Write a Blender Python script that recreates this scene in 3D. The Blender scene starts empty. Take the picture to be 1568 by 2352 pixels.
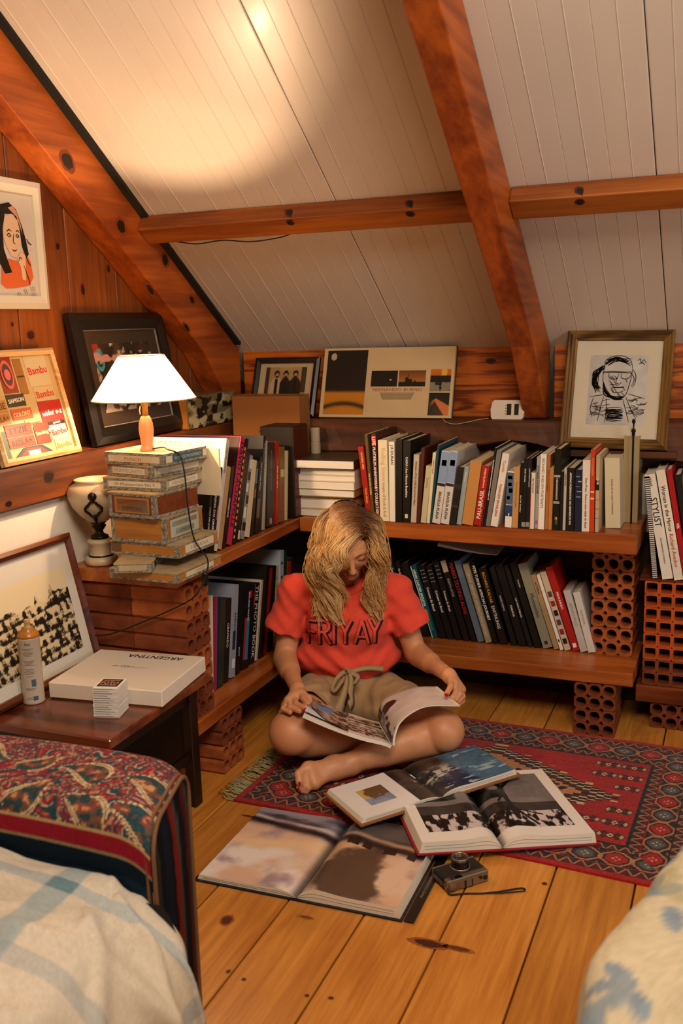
import bpy, math, random
import numpy as np
from mathutils import Matrix, Vector, Euler
from mathutils.bvhtree import BVHTree
sc = bpy.context.scene
col = sc.collection
PI = math.pi
R_ = math.radians
# ------------------------------------------------------------------ camera
CAM_H = 1.40
yaw, pitch, roll = .391299, .190054, -.029324
_f = Vector((-math.sin(yaw)*math.cos(pitch), math.cos(yaw)*math.cos(pitch), -math.sin(pitch)))
_r = Vector((math.cos(yaw), math.sin(yaw), 0)); _u = _r.cross(_f)
_c, _s = math.cos(roll), math.sin(roll)
_r, _u = _c*_r+_s*_u, -_s*_r+_c*_u
cam = bpy.data.cameras.new('camera'); camo = bpy.data.objects.new('camera', cam); col.objects.link(camo)
camo.matrix_world = Matrix(((_r.x, _u.x, -_f.x, 0), (_r.y, _u.y, -_f.y, 0), (_r.z, _u.z, -_f.z, CAM_H), (0, 0, 0, 1)))
cam.sensor_fit = 'HORIZONTAL'; cam.sensor_width = 24; cam.lens = 24*2256.18/1568
cam.clip_start = .05
cam.dof.use_dof = True; cam.dof.focus_distance = 3.15; cam.dof.aperture_fstop = 4.5
sc.camera = camo
# ------------------------------------------------------------------ world, lights, exposure
w = bpy.data.worlds.new('world'); sc.world = w; w.use_nodes = True
w.node_tree.nodes['Background'].inputs[0].default_value = (.62, .55, .47, 1)
w.node_tree.nodes['Background'].inputs[1].default_value = .03
def area(name, loc, target, sx, sy, power, color):
    l = bpy.data.lights.new(name, 'AREA'); l.shape = 'RECTANGLE'; l.size = sx; l.size_y = sy; l.energy = power; l.color = color
    o = bpy.data.objects.new(name, l); col.objects.link(o); o.location = loc
    o.rotation_euler = (Vector(target)-Vector(loc)).to_track_quat('-Z', 'Y').to_euler(); return o
area('overhead_area_light', (.15, .40, 2.72), (-.80, 2.70, .30), .9, .8, 62, (1, .82, .64))  # unseen main area lamp hung overhead, apart from the window frames
area('side_area_light', (2.2, 1.1, 1.35), (-.2, 2.8, 1.6), .9, .9, 22, (.80, .90, 1))  # unseen area lamp for the side daylight, standing clear of the window frame
sc.view_settings.view_transform = 'Standard'; sc.view_settings.look = 'None'
sc.view_settings.gamma = 1; sc.view_settings.use_curve_mapping = False
sc.view_settings.exposure = 0.0
sc.cycles.max_bounces = 6; sc.cycles.diffuse_bounces = 3; sc.cycles.glossy_bounces = 2
sc.cycles.transmission_bounces = 4; sc.cycles.transparent_max_bounces = 6
sc.cycles.caustics_reflective = False; sc.cycles.caustics_refractive = False
sc.cycles.sample_clamp_indirect = 4
# ------------------------------------------------------------------ colour and noise helpers
def lin(c):
    if isinstance(c, str):
        c = [int(c[i:i+2], 16)/255 for i in (0, 2, 4)]
    return tuple(x/12.92 if x <= .04045 else ((x+.055)/1.055)**2.4 for x in c)
def linA(a):
    a = np.clip(a, 0, 1); return np.where(a <= .04045, a/12.92, ((a+.055)/1.055)**2.4)
def hx(c): return np.array([int(c[i:i+2], 16)/255 for i in (0, 2, 4)])
def vnoise(x, y, seed=0):
    rs = np.random.RandomState(seed); T = rs.rand(256, 256)
    xi = np.floor(x).astype(int); yi = np.floor(y).astype(int); fx = x-xi; fy = y-yi
    fx = fx*fx*(3-2*fx); fy = fy*fy*(3-2*fy)
    a = T[xi % 256, yi % 256]; b = T[(xi+1) % 256, yi % 256]; c = T[xi % 256, (yi+1) % 256]; d = T[(xi+1) % 256, (yi+1) % 256]
    return (a*(1-fx)+b*fx)*(1-fy)+(c*(1-fx)+d*fx)*fy
def fbm(x, y, seed=0, o=4):
    s = 0; a = .5; t = 0
    for i in range(o):
        s = s+a*vnoise(x*2**i+13.7*i, y*2**i+7.1*i, seed+i); t += a; a *= .5
    return s/t
def sst(a, b, x):
    t = np.clip((x-a)/(b-a), 0, 1); return t*t*(3-2*t)
def mixc(A, B, t):
    t = np.asarray(t)[..., None]; return A*(1-t)+B*t
# ------------------------------------------------------------------ materials
_M = {}
def pbr(name, c, rough=.6, spec=.4, metal=0, bump=0, bscale=60, var=0, vscale=8, coat=0, sheen=0, sss=0, attr=None, bmap=None):
    if name in _M: return _M[name]
    m = bpy.data.materials.new(name); m.use_nodes = True; nt = m.node_tree; N = nt.nodes; L = nt.links
    b = N['Principled BSDF']; c = lin(c)
    b.inputs['Base Color'].default_value = (*c, 1); b.inputs['Roughness'].default_value = rough
    b.inputs['Specular IOR Level'].default_value = spec; b.inputs['Metallic'].default_value = metal
    b.inputs['Coat Weight'].default_value = coat; b.inputs['Coat Roughness'].default_value = .15
    b.inputs['Sheen Weight'].default_value = sheen
    if sss:
        b.inputs['Subsurface Weight'].default_value = sss; b.inputs['Subsurface Radius'].default_value = (1, .35, .2); b.inputs['Subsurface Scale'].default_value = .008
    tc = N.new('ShaderNodeTexCoord')
    if attr:
        a = N.new('ShaderNodeAttribute'); a.attribute_name = attr; L.new(a.outputs['Color'], b.inputs['Base Color'])
    elif var:
        n = N.new('ShaderNodeTexNoise'); n.inputs['Scale'].default_value = vscale; n.inputs['Detail'].default_value = 5
        L.new(tc.outputs['Object'], n.inputs['Vector'])
        r = N.new('ShaderNodeValToRGB'); r.color_ramp.elements[0].position = .3; r.color_ramp.elements[1].position = .7
        r.color_ramp.elements[0].color = (*[x*(1-var) for x in c], 1); r.color_ramp.elements[1].color = (*[min(1, x*(1+var*.6)) for x in c], 1)
        L.new(n.outputs['Fac'], r.inputs['Fac']); L.new(r.outputs['Color'], b.inputs['Base Color'])
    if bump:
        n2 = N.new('ShaderNodeTexNoise'); n2.inputs['Scale'].default_value = bscale; n2.inputs['Detail'].default_value = 4
        L.new(tc.outputs['Object'], n2.inputs['Vector'])
        bp = N.new('ShaderNodeBump'); bp.inputs['Strength'].default_value = bump; bp.inputs['Distance'].default_value = .002
        L.new(n2.outputs['Fac'], bp.inputs['Height']); L.new(bp.outputs['Normal'], b.inputs['Normal'])
    _M[name] = m; return m
def wood(name, dark, light, axis=0, freq=14, rough=.4, knots=.5, spec=.4, knot='2a1008', rnd=True, contrast=1.0, kscale=3.2, coat=0):
    """grain runs along `axis`; streaks, wavy figure, knots, a random offset for every board"""
    if name in _M: return _M[name]
    m = bpy.data.materials.new(name); m.use_nodes = True; nt = m.node_tree; N = nt.nodes; L = nt.links
    b = N['Principled BSDF']; b.inputs['Roughness'].default_value = rough; b.inputs['Specular IOR Level'].default_value = spec
    b.inputs['Coat Weight'].default_value = coat; b.inputs['Coat Roughness'].default_value = .2
    tc = N.new('ShaderNodeTexCoord'); oi = N.new('ShaderNodeObjectInfo')
    add = N.new('ShaderNodeVectorMath'); add.operation = 'ADD'
    mu = N.new('ShaderNodeVectorMath'); mu.operation = 'SCALE'; mu.inputs[0].default_value = (13, 7, 5)
    L.new(oi.outputs['Random'], mu.inputs['Scale'])
    L.new(tc.outputs['Object'], add.inputs[0])
    if rnd: L.new(mu.outputs[0], add.inputs[1])
    def stretched(k, s):
        mp = N.new('ShaderNodeMapping'); v = [s, s, s]; v[axis] = s*k; mp.inputs['Scale'].default_value = v
        L.new(add.outputs[0], mp.inputs['Vector']); return mp
    # knots: voronoi cells in a gently stretched space
    kv = N.new('ShaderNodeTexVoronoi'); kv.inputs['Scale'].default_value = 1; L.new(stretched(.5, kscale).outputs[0], kv.inputs['Vector'])
    kr = N.new('ShaderNodeMapRange'); kr.inputs[1].default_value = .03; kr.inputs[2].default_value = .11; kr.inputs[3].default_value = knots; kr.inputs[4].default_value = 0
    L.new(kv.outputs['Distance'], kr.inputs[0])
    halo = N.new('ShaderNodeMapRange'); halo.inputs[1].default_value = .03; halo.inputs[2].default_value = .4; halo.inputs[3].default_value = .8*knots; halo.inputs[4].default_value = 0
    L.new(kv.outputs['Distance'], halo.inputs[0])
    n1 = N.new('ShaderNodeTexNoise'); n1.inputs['Scale'].default_value = 1; n1.inputs['Detail'].default_value = 3; n1.inputs['Distortion'].default_value = .6
    L.new(stretched(.12, freq*.5).outputs[0], n1.inputs['Vector'])
    sc1 = N.new('ShaderNodeMath'); sc1.operation = 'MULTIPLY_ADD'; L.new(n1.outputs['Fac'], sc1.inputs[0]); sc1.inputs[1].default_value = 9; L.new(halo.outputs[0], sc1.inputs[2])
    sn = N.new('ShaderNodeMath'); sn.operation = 'SINE'
    s2 = N.new('ShaderNodeMath'); s2.operation = 'MULTIPLY'; L.new(sc1.outputs[0], s2.inputs[0]); s2.inputs[1].default_value = 3.4; L.new(s2.outputs[0], sn.inputs[0])
    n2 = N.new('ShaderNodeTexNoise'); n2.inputs['Scale'].default_value = 1; n2.inputs['Detail'].default_value = 6; n2.inputs['Roughness'].default_value = .65
    L.new(stretched(.05, freq*6).outputs[0], n2.inputs['Vector'])
    n3 = N.new('ShaderNodeTexNoise'); n3.inputs['Scale'].default_value = 2.2; n3.inputs['Detail'].default_value = 2
    L.new(add.outputs[0], n3.inputs['Vector'])
    a1 = N.new('ShaderNodeMath'); a1.operation = 'MULTIPLY_ADD'; L.new(sn.outputs[0], a1.inputs[0]); a1.inputs[1].default_value = .17*contrast; L.new(n2.outputs['Fac'], a1.inputs[2])
    a2 = N.new('ShaderNodeMath'); a2.operation = 'ADD'; L.new(a1.outputs[0], a2.inputs[0])
    a2b = N.new('ShaderNodeMath'); a2b.operation = 'MULTIPLY_ADD'; L.new(n3.outputs['Fac'], a2b.inputs[0]); a2b.inputs[1].default_value = .5; a2b.inputs[2].default_value = -.25
    L.new(a2b.outputs[0], a2.inputs[1])
    rp = N.new('ShaderNodeValToRGB'); rp.color_ramp.elements[0].position = .22; rp.color_ramp.elements[1].position = .78
    rp.color_ramp.elements[0].color = (*lin(dark), 1); rp.color_ramp.elements[1].color = (*lin(light), 1)
    L.new(a2.outputs[0], rp.inputs['Fac'])
    mx = N.new('ShaderNodeMix'); mx.data_type = 'RGBA'; L.new(kr.outputs[0], mx.inputs[0]); L.new(rp.outputs['Color'], mx.inputs[6]); mx.inputs[7].default_value = (*lin(knot), 1)
    hs = N.new('ShaderNodeHueSaturation'); L.new(mx.outputs[2], hs.inputs['Color'])
    vv = N.new('ShaderNodeMapRange'); L.new(oi.outputs['Random'], vv.inputs[0]); vv.inputs[3].default_value = .86 if rnd else 1; vv.inputs[4].default_value = 1.12 if rnd else 1
    L.new(vv.outputs[0], hs.inputs['Value']); L.new(hs.outputs[0], b.inputs['Base Color'])
    bp = N.new('ShaderNodeBump'); bp.inputs['Strength'].default_value = .35; bp.inputs['Distance'].default_value = .0012
    L.new(n2.outputs['Fac'], bp.inputs['Height']); L.new(bp.outputs['Normal'], b.inputs['Normal'])
    _M[name] = m; return m
def printed(name='printed paper', rough=.35, spec=.4, coat=0, sheen=0, bump=0): return pbr(name, 'ffffff', rough, spec, attr='Col', coat=coat, sheen=sheen, bump=bump)
# ------------------------------------------------------------------ mesh helpers
def mesh_obj(name, V, F, mat=None, parent=None, smooth=False, colors=None, M=None):
    me = bpy.data.meshes.new(name)
    if isinstance(V, np.ndarray): V = V.reshape(-1, 3).tolist()
    if M is not None: V = [tuple(M @ Vector(v)) for v in V]
    me.from_pydata(V, [], F if isinstance(F, list) else F.tolist()); me.update()
    if smooth: me.polygons.foreach_set('use_smooth', [True]*len(me.polygons))
    if mat: me.materials.append(mat)
    if colors is not None:
        ca = me.color_attributes.new('Col', 'FLOAT_COLOR', 'POINT')
        c = np.ones((len(V), 4), np.float32); c[:, :3] = linA(np.asarray(colors).reshape(-1, 3)); ca.data.foreach_set('color', c.ravel())
    o = bpy.data.objects.new(name, me); col.objects.link(o)
    if parent is not None: o.parent = parent
    return o
def thing(name, label=None, cat=None, loc=(0, 0, 0), rot=(0, 0, 0), group=None, M=None):
    o = bpy.data.objects.new(name, None); col.objects.link(o); o.empty_display_size = .05
    if M is not None: o.matrix_world = M
    else: o.location = loc; o.rotation_euler = rot
    return tag(o, label, cat, group)
def tag(o, label=None, cat=None, group=None, kind=None):
    if label: o['label'] = label
    if cat: o['category'] = cat
    if group: o['group'] = group
    if kind: o['kind'] = kind
    return o
def box_vf(lo, hi, b=0.0):
    x0, y0, z0 = lo; x1, y1, z1 = hi
    if b <= 0:
        V = [(x0, y0, z0), (x1, y0, z0), (x1, y1, z0), (x0, y1, z0), (x0, y0, z1), (x1, y0, z1), (x1, y1, z1), (x0, y1, z1)]
        return V, [[0, 3, 2, 1], [4, 5, 6, 7], [0, 1, 5, 4], [1, 2, 6, 5], [2, 3, 7, 6], [3, 0, 4, 7]]
    V = []; idx = {}
    for sx in (0, 1):
        for sy in (0, 1):
            for sz in (0, 1):
                P = [(x0, x1)[sx], (y0, y1)[sy], (z0, z1)[sz]]; S = [1-2*sx, 1-2*sy, 1-2*sz]
                for k in range(3):
                    q = [P[a]+(S[a]*b if a != k else 0) for a in range(3)]; idx[(sx, sy, sz, k)] = len(V); V.append(tuple(q))
    F = []
    for k in range(3):
        a, c = [(1, 2), (2, 0), (0, 1)][k]
        for s in (0, 1):
            q = []
            for (u, v) in ((0, 0), (1, 0), (1, 1), (0, 1)):
                t = [0, 0, 0]; t[k] = s; t[a] = u; t[c] = v; q.append(idx[(*t, k)])
            F.append(q if s else q[::-1])
    for k in range(3):  # edges along axis k
        a, c = [(1, 2), (2, 0), (0, 1)][k]
        for u in (0, 1):
            for v in (0, 1):
                t0 = [0, 0, 0]; t0[a] = u; t0[c] = v; t1 = list(t0); t1[k] = 1
                q = [idx[(*t0, a)], idx[(*t1, a)], idx[(*t1, c)], idx[(*t0, c)]]
                F.append(q if (u ^ v) else q[::-1])
    for sx in (0, 1):
        for sy in (0, 1):
            for sz in (0, 1):
                q = [idx[(sx, sy, sz, 0)], idx[(sx, sy, sz, 1)], idx[(sx, sy, sz, 2)]]
                F.append(q if (sx+sy+sz) % 2 else q[::-1])
    return V, F
def join(*parts):
    V = []; F = []
    for v, f in parts:
        n = len(V); V += [tuple(p) for p in v]; F += [[i+n for i in q] for q in f]
    return V, F
def xf(vf, M): return [tuple(M @ Vector(v)) for v in vf[0]], vf[1]
def box(name, lo, hi, mat, parent=None, b=0.0, M=None):
    V, F = box_vf(lo, hi, b); return mesh_obj(name, V, F, mat, parent, M=M)
def lathe(prof, n=32, cap=True):
    V = []; F = []
    for r, z in prof:
        for k in range(n): V.append((r*math.cos(2*PI*k/n), r*math.sin(2*PI*k/n), z))
    for i in range(len(prof)-1):
        for k in range(n): F.append([i*n+k, i*n+(k+1) % n, (i+1)*n+(k+1) % n, (i+1)*n+k])
    if cap:
        F.append(list(range(n))[::-1]); F.append([(len(prof)-1)*n+k for k in range(n)])
    return V, F
def smooth_path(P, n):
    P = np.array(P, float); m = len(P); out = []
    Q = np.vstack([2*P[0]-P[1], P, 2*P[-1]-P[-2]])
    for t in np.linspace(0, m-1-1e-6, n):
        i = int(t); u = t-i; p0, p1, p2, p3 = Q[i:i+4]
        out.append(.5*((2*p1)+(-p0+p2)*u+(2*p0-5*p1+4*p2-p3)*u*u+(-p0+3*p1-3*p2+p3)*u**3))
    return np.array(out)
def tube(P, r, k=6, caps=True, flat=1.0, up=(0, 0, 1)):
    P = np.array(P, float); n = len(P); r = np.broadcast_to(r, (n,)) if np.ndim(r) <= 1 else r
    T = np.gradient(P, axis=0); T /= np.linalg.norm(T, axis=1)[:, None]+1e-12
    V = []; F = []; u = np.array(up, float); prev = None
    for i in range(n):
        if prev is None:
            a = np.cross(T[i], u)
            if np.linalg.norm(a) < 1e-3: a = np.cross(T[i], (1, 0, 0))
        else: a = prev-T[i]*np.dot(prev, T[i])
        a /= np.linalg.norm(a)+1e-12; prev = a; b = np.cross(T[i], a)
        for j in range(k):
            th = 2*PI*j/k; V.append(tuple(P[i]+r[i]*(math.cos(th)*a+math.sin(th)*b*flat)))
    for i in range(n-1):
        for j in range(k): F.append([i*k+j, i*k+(j+1) % k, (i+1)*k+(j+1) % k, (i+1)*k+j])
    if caps: F.append(list(range(k))[::-1]); F.append([(n-1)*k+j for j in range(k)])
    return V, F
def grid(nu, nv):
    i = np.arange(nu-1)[:, None]*nv+np.arange(nv-1)[None]
    return np.stack([i, i+nv, i+nv+1, i+1], -1).reshape(-1, 4).tolist()
def ngon_prism(pts, z0, z1):
    n = len(pts); V = [(x, y, z0) for x, y in pts]+[(x, y, z1) for x, y in pts]
    return V, [list(range(n))[::-1], [n+i for i in range(n)]]+[[i, (i+1) % n, n+(i+1) % n, n+i] for i in range(n)]
def basis(o, x, y, z=None):
    x = Vector(x); y = Vector(y); z = Vector(z) if z is not None else x.cross(y)
    return Matrix(((x.x, y.x, z.x, o[0]), (x.y, y.y, z.y, o[1]), (x.z, y.z, z.z, o[2]), (0, 0, 0, 1)))
_TX = {}
def text_vf(s, shear=0, res=2):
    key = (s, shear)
    if key in _TX: return _TX[key]
    cu = bpy.data.curves.new('t', 'FONT'); cu.body = s; cu.resolution_u = res; cu.shear = shear; cu.fill_mode = 'FRONT'
    o = bpy.data.objects.new('t', cu); col.objects.link(o)
    me = bpy.data.meshes.new_from_object(o)
    V = [tuple(v.co) for v in me.vertices]; F = [list(p.vertices) for p in me.polygons]
    bpy.data.objects.remove(o); bpy.data.curves.remove(cu); bpy.data.meshes.remove(me)
    a = np.array(V) if V else np.zeros((1, 3)); lo = a.min(0); hi = a.max(0)
    V = [(p[0]-lo[0], p[1]-lo[1], 0) for p in V]
    _TX[key] = (V, F, hi[0]-lo[0], hi[1]-lo[1]); return _TX[key]
def text(name, s, mat, parent, M, width=None, height=None, align='L', bold=0, shear=0, stretch=1.0, fit=None):
    """flat lettering in the xy plane of M; width/height in metres"""
    V, F, w_, h_ = text_vf(s, shear)
    if not F: return None
    if fit: # fit inside (w,h)
        k = min(fit[0]/w_, fit[1]/h_); sx = sy = k
        sx = min(fit[0]/w_, k*stretch)
    elif width and height: sx = width/w_; sy = height/h_
    elif width: sx = sy = width/w_
    else: sx = sy = height/h_
    ox = {'L': 0, 'C': -.5*w_*sx, 'R': -w_*sx}[align]
    oy = -.5*h_*sy
    vf = ([(p[0]*sx+ox, p[1]*sy+oy, 0) for p in V], F)
    if bold: vf = join(vf, *[xf(vf, Matrix.Translation((dx*bold, dy*bold, 1e-5*(k+1)))) for k, (dx, dy) in enumerate(((1, 0), (-1, 0), (0, .6), (0, -.6)))])
    V2 = [tuple(M @ Vector(p)) for p in vf[0]]
    return mesh_obj(name, V2, vf[1], mat, parent)
# ================================================================== the room
SL = R_(35.4); TS = math.tan(SL)
YB, ZB = 3.60, 1.30                       # where the ceiling meets the board at the back
def ceil_z(y): return ZB+(YB-y)*TS
# floor: boards running in depth
PL = wood('pine floor', 'a4611f', 'd4913f', axis=1, freq=12, rough=.36, knots=.75, knot='6e3512', spec=.45, kscale=2.1, contrast=.4)
floor = thing('floor', 'wide pine floorboards with dark joints'); floor['kind'] = 'structure'
box('subfloor', (-2.3, -2.0, -.06), (2.5, 4.0, -.024), pbr('dark gap', '1a0c05', .9), floor)
x = -2.178
while x < 2.4:
    me = box('plank', (x+.0022, -2.0, -.024), (x+.1958, 3.9, 0), PL, floor, b=.0022); x += .198
# ceiling panels
CP = pbr('ivory ceiling panel', 'ddd2c2', .38, .5, var=.05, vscale=1.5, coat=.05)
ceiling = thing('ceiling', 'sloping ceiling of ivory ribbed panels'); ceiling['kind'] = 'structure'
dn = np.array([0, -math.sin(SL), -math.cos(SL)]); dsl = np.array([0, math.cos(SL), -math.sin(SL)])
def slope_panel(x0, x1, y0, y1, name='panel'):
    prof = [(x0, .02), (x0, .001), (x0+.003, 0)]
    n = int(round((x1-x0)/.0595)); st = (x1-x0)/n
    for i in range(1, n):
        c = x0+i*st; prof += [(c-.0016, 0), (c-.0005, -.0014 if i % 2 else .0016), (c+.0005, -.0014 if i % 2 else .0016), (c+.0016, 0)]
    prof += [(x1-.003, 0), (x1, .001), (x1, .02)]
    V = []
    for (yy) in (y0, y1):
        for px, h in prof: V.append((px, yy-dn[1]*0-dn[1]*h*1, ceil_z(yy)-dn[2]*h))
    m = len(prof); F = [[i, i+1, m+i+1, m+i] for i in range(m-1)]
    return mesh_obj(name, V, F, CP, ceiling)
for a_, b_ in ((-2.15, -1.2015), (-1.1985, -.252), (-.249, .70), (.703, 1.65), (1.653, 2.6)): slope_panel(a_, b_, .4, 4.15)
# backing above the joints, and the other side of the roof
mesh_obj('panel', [(-2.3, .4, ceil_z(.4)+.02), (2.6, .4, ceil_z(.4)+.02), (2.6, 4.2, ceil_z(4.2)+.02), (-2.3, 4.2, ceil_z(4.2)+.02)], [[0, 1, 2, 3]], pbr('dark gap', '1a0c05'), ceiling)
mesh_obj('panel', [(-2.3, .4, ceil_z(.4)), (2.6, .4, ceil_z(.4)), (2.6, -2.1, ceil_z(.4)-2.5*TS), (-2.3, -2.1, ceil_z(.4)-2.5*TS)], [[0, 1, 2, 3]], CP, ceiling)
BM = wood('orange beam', '7a330e', 'b85c1b', axis=1, freq=8, rough=.45, knots=.9, knot='240a04', kscale=2.6, rnd=False)
BMX = wood('purlin wood', '6c3311', 'a25b1b', axis=0, freq=9, rough=.5, knots=.8, knot='1e0a04', kscale=4.5, rnd=False)
def rafter(name, x0, x1, h, yend, zend, label, ytop=.45):
    # outline in the YZ plane: top on the ceiling, bottom parallel below it, foot cut plumb and level
    h1 = h*math.cos(SL)+h*math.sin(SL)*TS      # plumb depth
    pts = [(ytop, ceil_z(ytop)-.004), (yend, ceil_z(yend)-.004), (yend, zend)]
    yb = YB-(zend+h1-ZB)/TS
    if yb < yend: pts += [(yb, zend)]
    elif ceil_z(yend)-h1-zend > 0: pts = pts[:2]+[(yend, max(zend, ceil_z(yend)-h1-.065)), (yend-.055, max(zend, ceil_z(yend)-h1-.065))]
    yb = min(yb, yend-.06) if yb > yend else yb; n = 14; rs = random.Random(int(h*1000)+7)
    ys = [min(yb, yend)+(ytop-min(yb, yend))*i/n for i in range(1, n+1)]
    pts += [(q, ceil_z(q)-h1+rs.uniform(-.004, .004)) for q in ys]
    out = []
    for p in pts:
        if not out or (abs(p[0]-out[-1][0])+abs(p[1]-out[-1][1])) > 1e-5: out.append(p)
    m = len(out); c = .006
    rings = [(x0, 0), (x0+.0001, 0), (x1-.0001, 0), (x1, 0)]
    V = [(x0, y, z) for y, z in out]+[(x1, y, z) for y, z in out]
    F = [list(range(m)), [m+i for i in range(m)][::-1]]+[[i, m+i, m+(i+1) % m, (i+1) % m] for i in range(m)]
    o = mesh_obj(name, V, F, BM); tag(o, label, kind='structure'); 
    bv = o.modifiers.new('b', 'BEVEL'); bv.width = .005; bv.segments = 2; bv.limit_method = 'ANGLE'; bv.angle_limit = R_(40)
    return o
rafter('trim_1', -.735, -.652, .165, 3.585, 1.043, 'heavy orange rafter crossing the ceiling')
rafter('trim_2', -2.004, -1.905, .165, 3.585, .70, 'knotty red-brown rafter along the plank wall')
rafter('trim_3', .52, .60, .165, 3.585, 1.043, 'rafter beyond the frame')
# purlin: square timber hung across the slope, in bays between the rafters
a0 = np.array([0, 2.933, ceil_z(2.933)])
def purlin(name, x0, x1, label):
    V = []
    for xx in (x0, x1):
        for s_, h_ in ((0, .001), (0, .058), (.078, .058), (.078, .001)):
            p = a0+dsl*s_+dn*h_; V.append((xx, p[1], p[2]))
    o = mesh_obj(name, V, [[0, 1, 2, 3], [7, 6, 5, 4], [0, 4, 5, 1], [1, 5, 6, 2], [2, 6, 7, 3], [3, 7, 4, 0]], BMX); tag(o, label, kind='structure')
    bv = o.modifiers.new('b', 'BEVEL'); bv.width = .004; bv.segments = 2
purlin('trim_4', -1.904, -.736, 'purlin between the two rafters'); purlin('trim_5', -.651, .519, 'purlin beyond the heavy rafter')
# left wall: vertical planks above, beam, plaster below
WP = wood('aged wall plank', '4a200b', '8f4c18', axis=2, freq=10, rough=.5, contrast=.35, knots=.9, knot='2a0c04', kscale=3.4)
wl = thing('wall_left', 'left wall of dark orange vertical planks over white plaster'); wl['kind'] = 'structure'
PLA = pbr('rough plaster', 'efe3cf', .85, .2, bump=.6, bscale=70)
seams = [-2.0, -1.2, -.9, -.6, -.3, 0, .3, .6, .9, 1.2, 1.5, 1.8, 2.12, 2.395, 2.645, 2.90, 3.12, 3.355, 3.62, 3.9]
for a_, b_ in zip(seams[:-1], seams[1:]):
    V, F = box_vf((-2.03, a_+.002, .96), (-2.005, b_-.002, 1.0), .002)
    zt = lambda y: min(ceil_z(y), ceil_z(.4)-abs(y-.4)*TS if y < .4 else 9)+.05
    V = [(vx, vy, vz if vz < .99 else zt(vy)) for vx, vy, vz in V]
    mesh_obj('plank', V, F, WP, wl)
box('backing', (-2.06, -2.0, .9), (-2.032, 3.95, 4.0), pbr('dark gap', '1a0c05'), wl)
box('plaster', (-2.04, -2.0, 0), (-1.90, 3.75, .925), PLA, wl)
DB = wood('dark beam', '38190a', '70380f', axis=1, freq=9, rough=.55, knots=.9, knot='140603', kscale=3.0, rnd=False)
o = box('trim_6', (-2.004, -2.0, .912), (-1.872, 3.50, 1.031), DB, b=.006); tag(o, 'dark beam ledge along the left wall', kind='structure')
# back wall
DBX = wood('dark back beam', '2c1408', '5f3212', axis=0, freq=9, rough=.6, knots=.7, knot='120503', kscale=3.0, rnd=False)
BBX = wood('striped cedar board', '6b2808', 'c4661c', axis=0, freq=26, rough=.42, knots=.7, knot='2a0c04', kscale=3.2, rnd=False, contrast=1.6)
wb = thing('wall_back', 'low back wall under the slope'); wb['kind'] = 'structure'
box('plaster', (-2.04, 3.565, .64), (2.5, 3.70, .96), PLA, wb)
for k in range(4): box('shade_board', (-2.04, 3.565, .001+.16*k), (2.5, 3.70, .159+.16*k), wood('wall shade boards', '1c0f08', '3a2010', axis=0, rough=.7, knots=.3), wb, b=.002)  # dark boards stand in for the shade on the lower wall
for a_, b_ in ((-1.90, -.70), (-.64, .515), (.605, 2.5)): box('cedar_board', (a_, 3.602, 1.040), (b_, 3.63, 1.298), BBX, wb, b=.002)
# live-edge back beam (ledge the pictures stand on)
n = 90; rs = np.random.RandomState(3); xs = np.linspace(-1.90, 2.5, n)
wav = .955-.035*fbm(xs*2.3, xs*0+3.3, 5, 3)*2+.035*np.exp(-((xs+.72)/.16)**2)
V = []
for i, xx in enumerate(xs):
    V += [(xx, 3.462, 1.040), (xx, 3.455, 1.034), (xx, 3.455+.01*math.sin(i*.7), wav[i]+.006), (xx, 3.47, wav[i]), (xx, 3.61, wav[i]), (xx, 3.61, 1.040)]
F = [[6*i+k, 6*i+(k+1) % 6, 6*(i+1)+(k+1) % 6, 6*(i+1)+k] for i in range(n-1) for k in range(6)]+[[5, 4, 3, 2, 1, 0], [6*(n-1)+k for k in range(6)]]
o = mesh_obj('trim_7', V, F, DBX); tag(o, 'dark live-edge beam ledge across the back wall', kind='structure')
box('dark_board', (-1.9, 3.54, .86), (2.5, 3.566, .96), DBX, wb, b=.002)
# unseen sides that close the room, with window frames that let no light in
wr = thing('wall_right', 'right wall outside the view'); wr['kind'] = 'structure'
WPL = pbr('white wall paint', 'd8ccb8', .8, .2)
box('plaster', (2.45, -2.0, 0), (2.55, 3.7, 4.0), WPL, wr)
wf = thing('wall_front', 'wall behind the camera'); wf['kind'] = 'structure'
box('plaster', (-2.1, -2.1, 0), (2.5, -2.0, 4.0), WPL, wf)
for nm, c_, sx, ax in (('window_1', (.75, -1.97, 1.9), 1.2, 0), ('window_2', (2.42, 1.1, 1.35), 1.1, 1)):
    wn = thing(nm, 'window behind the camera' if ax == 0 else 'window in the right wall', loc=c_); wn['kind'] = 'structure'
    W_ = pbr('window paint', 'e8e2d6', .5)
    for k in (-1, 0, 1):
        lo = [-.02, -.02, -.6]; hi = [.02, .02, .6]; lo[ax] = k*sx/2-.03; hi[ax] = k*sx/2+.03; box('frame', lo, hi, W_, wn)
    for k in (-1, 1):
        lo = [-.02, -.02, k*.57-.03]; hi = [.02, .02, k*.57+.03]; lo[ax] = -sx/2; hi[ax] = sx/2; box('frame', lo, hi, W_, wn)
# cable tacked under the purlin
P = [a0+dsl*.082+dn*.05+np.array([x_, 0, z_]) for x_, z_ in ((-1.80, 0), (-1.72, -.012), (-1.62, -.006), (-1.52, -.016), (-1.42, -.010), (-1.36, .003))]
o = mesh_obj('cable', *tube(smooth_path(P, 40), .0022, 5), pbr('black rubber', '0c0a09', .5), smooth=True); tag(o, 'thin black cable tacked under the purlin', 'cable')
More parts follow.
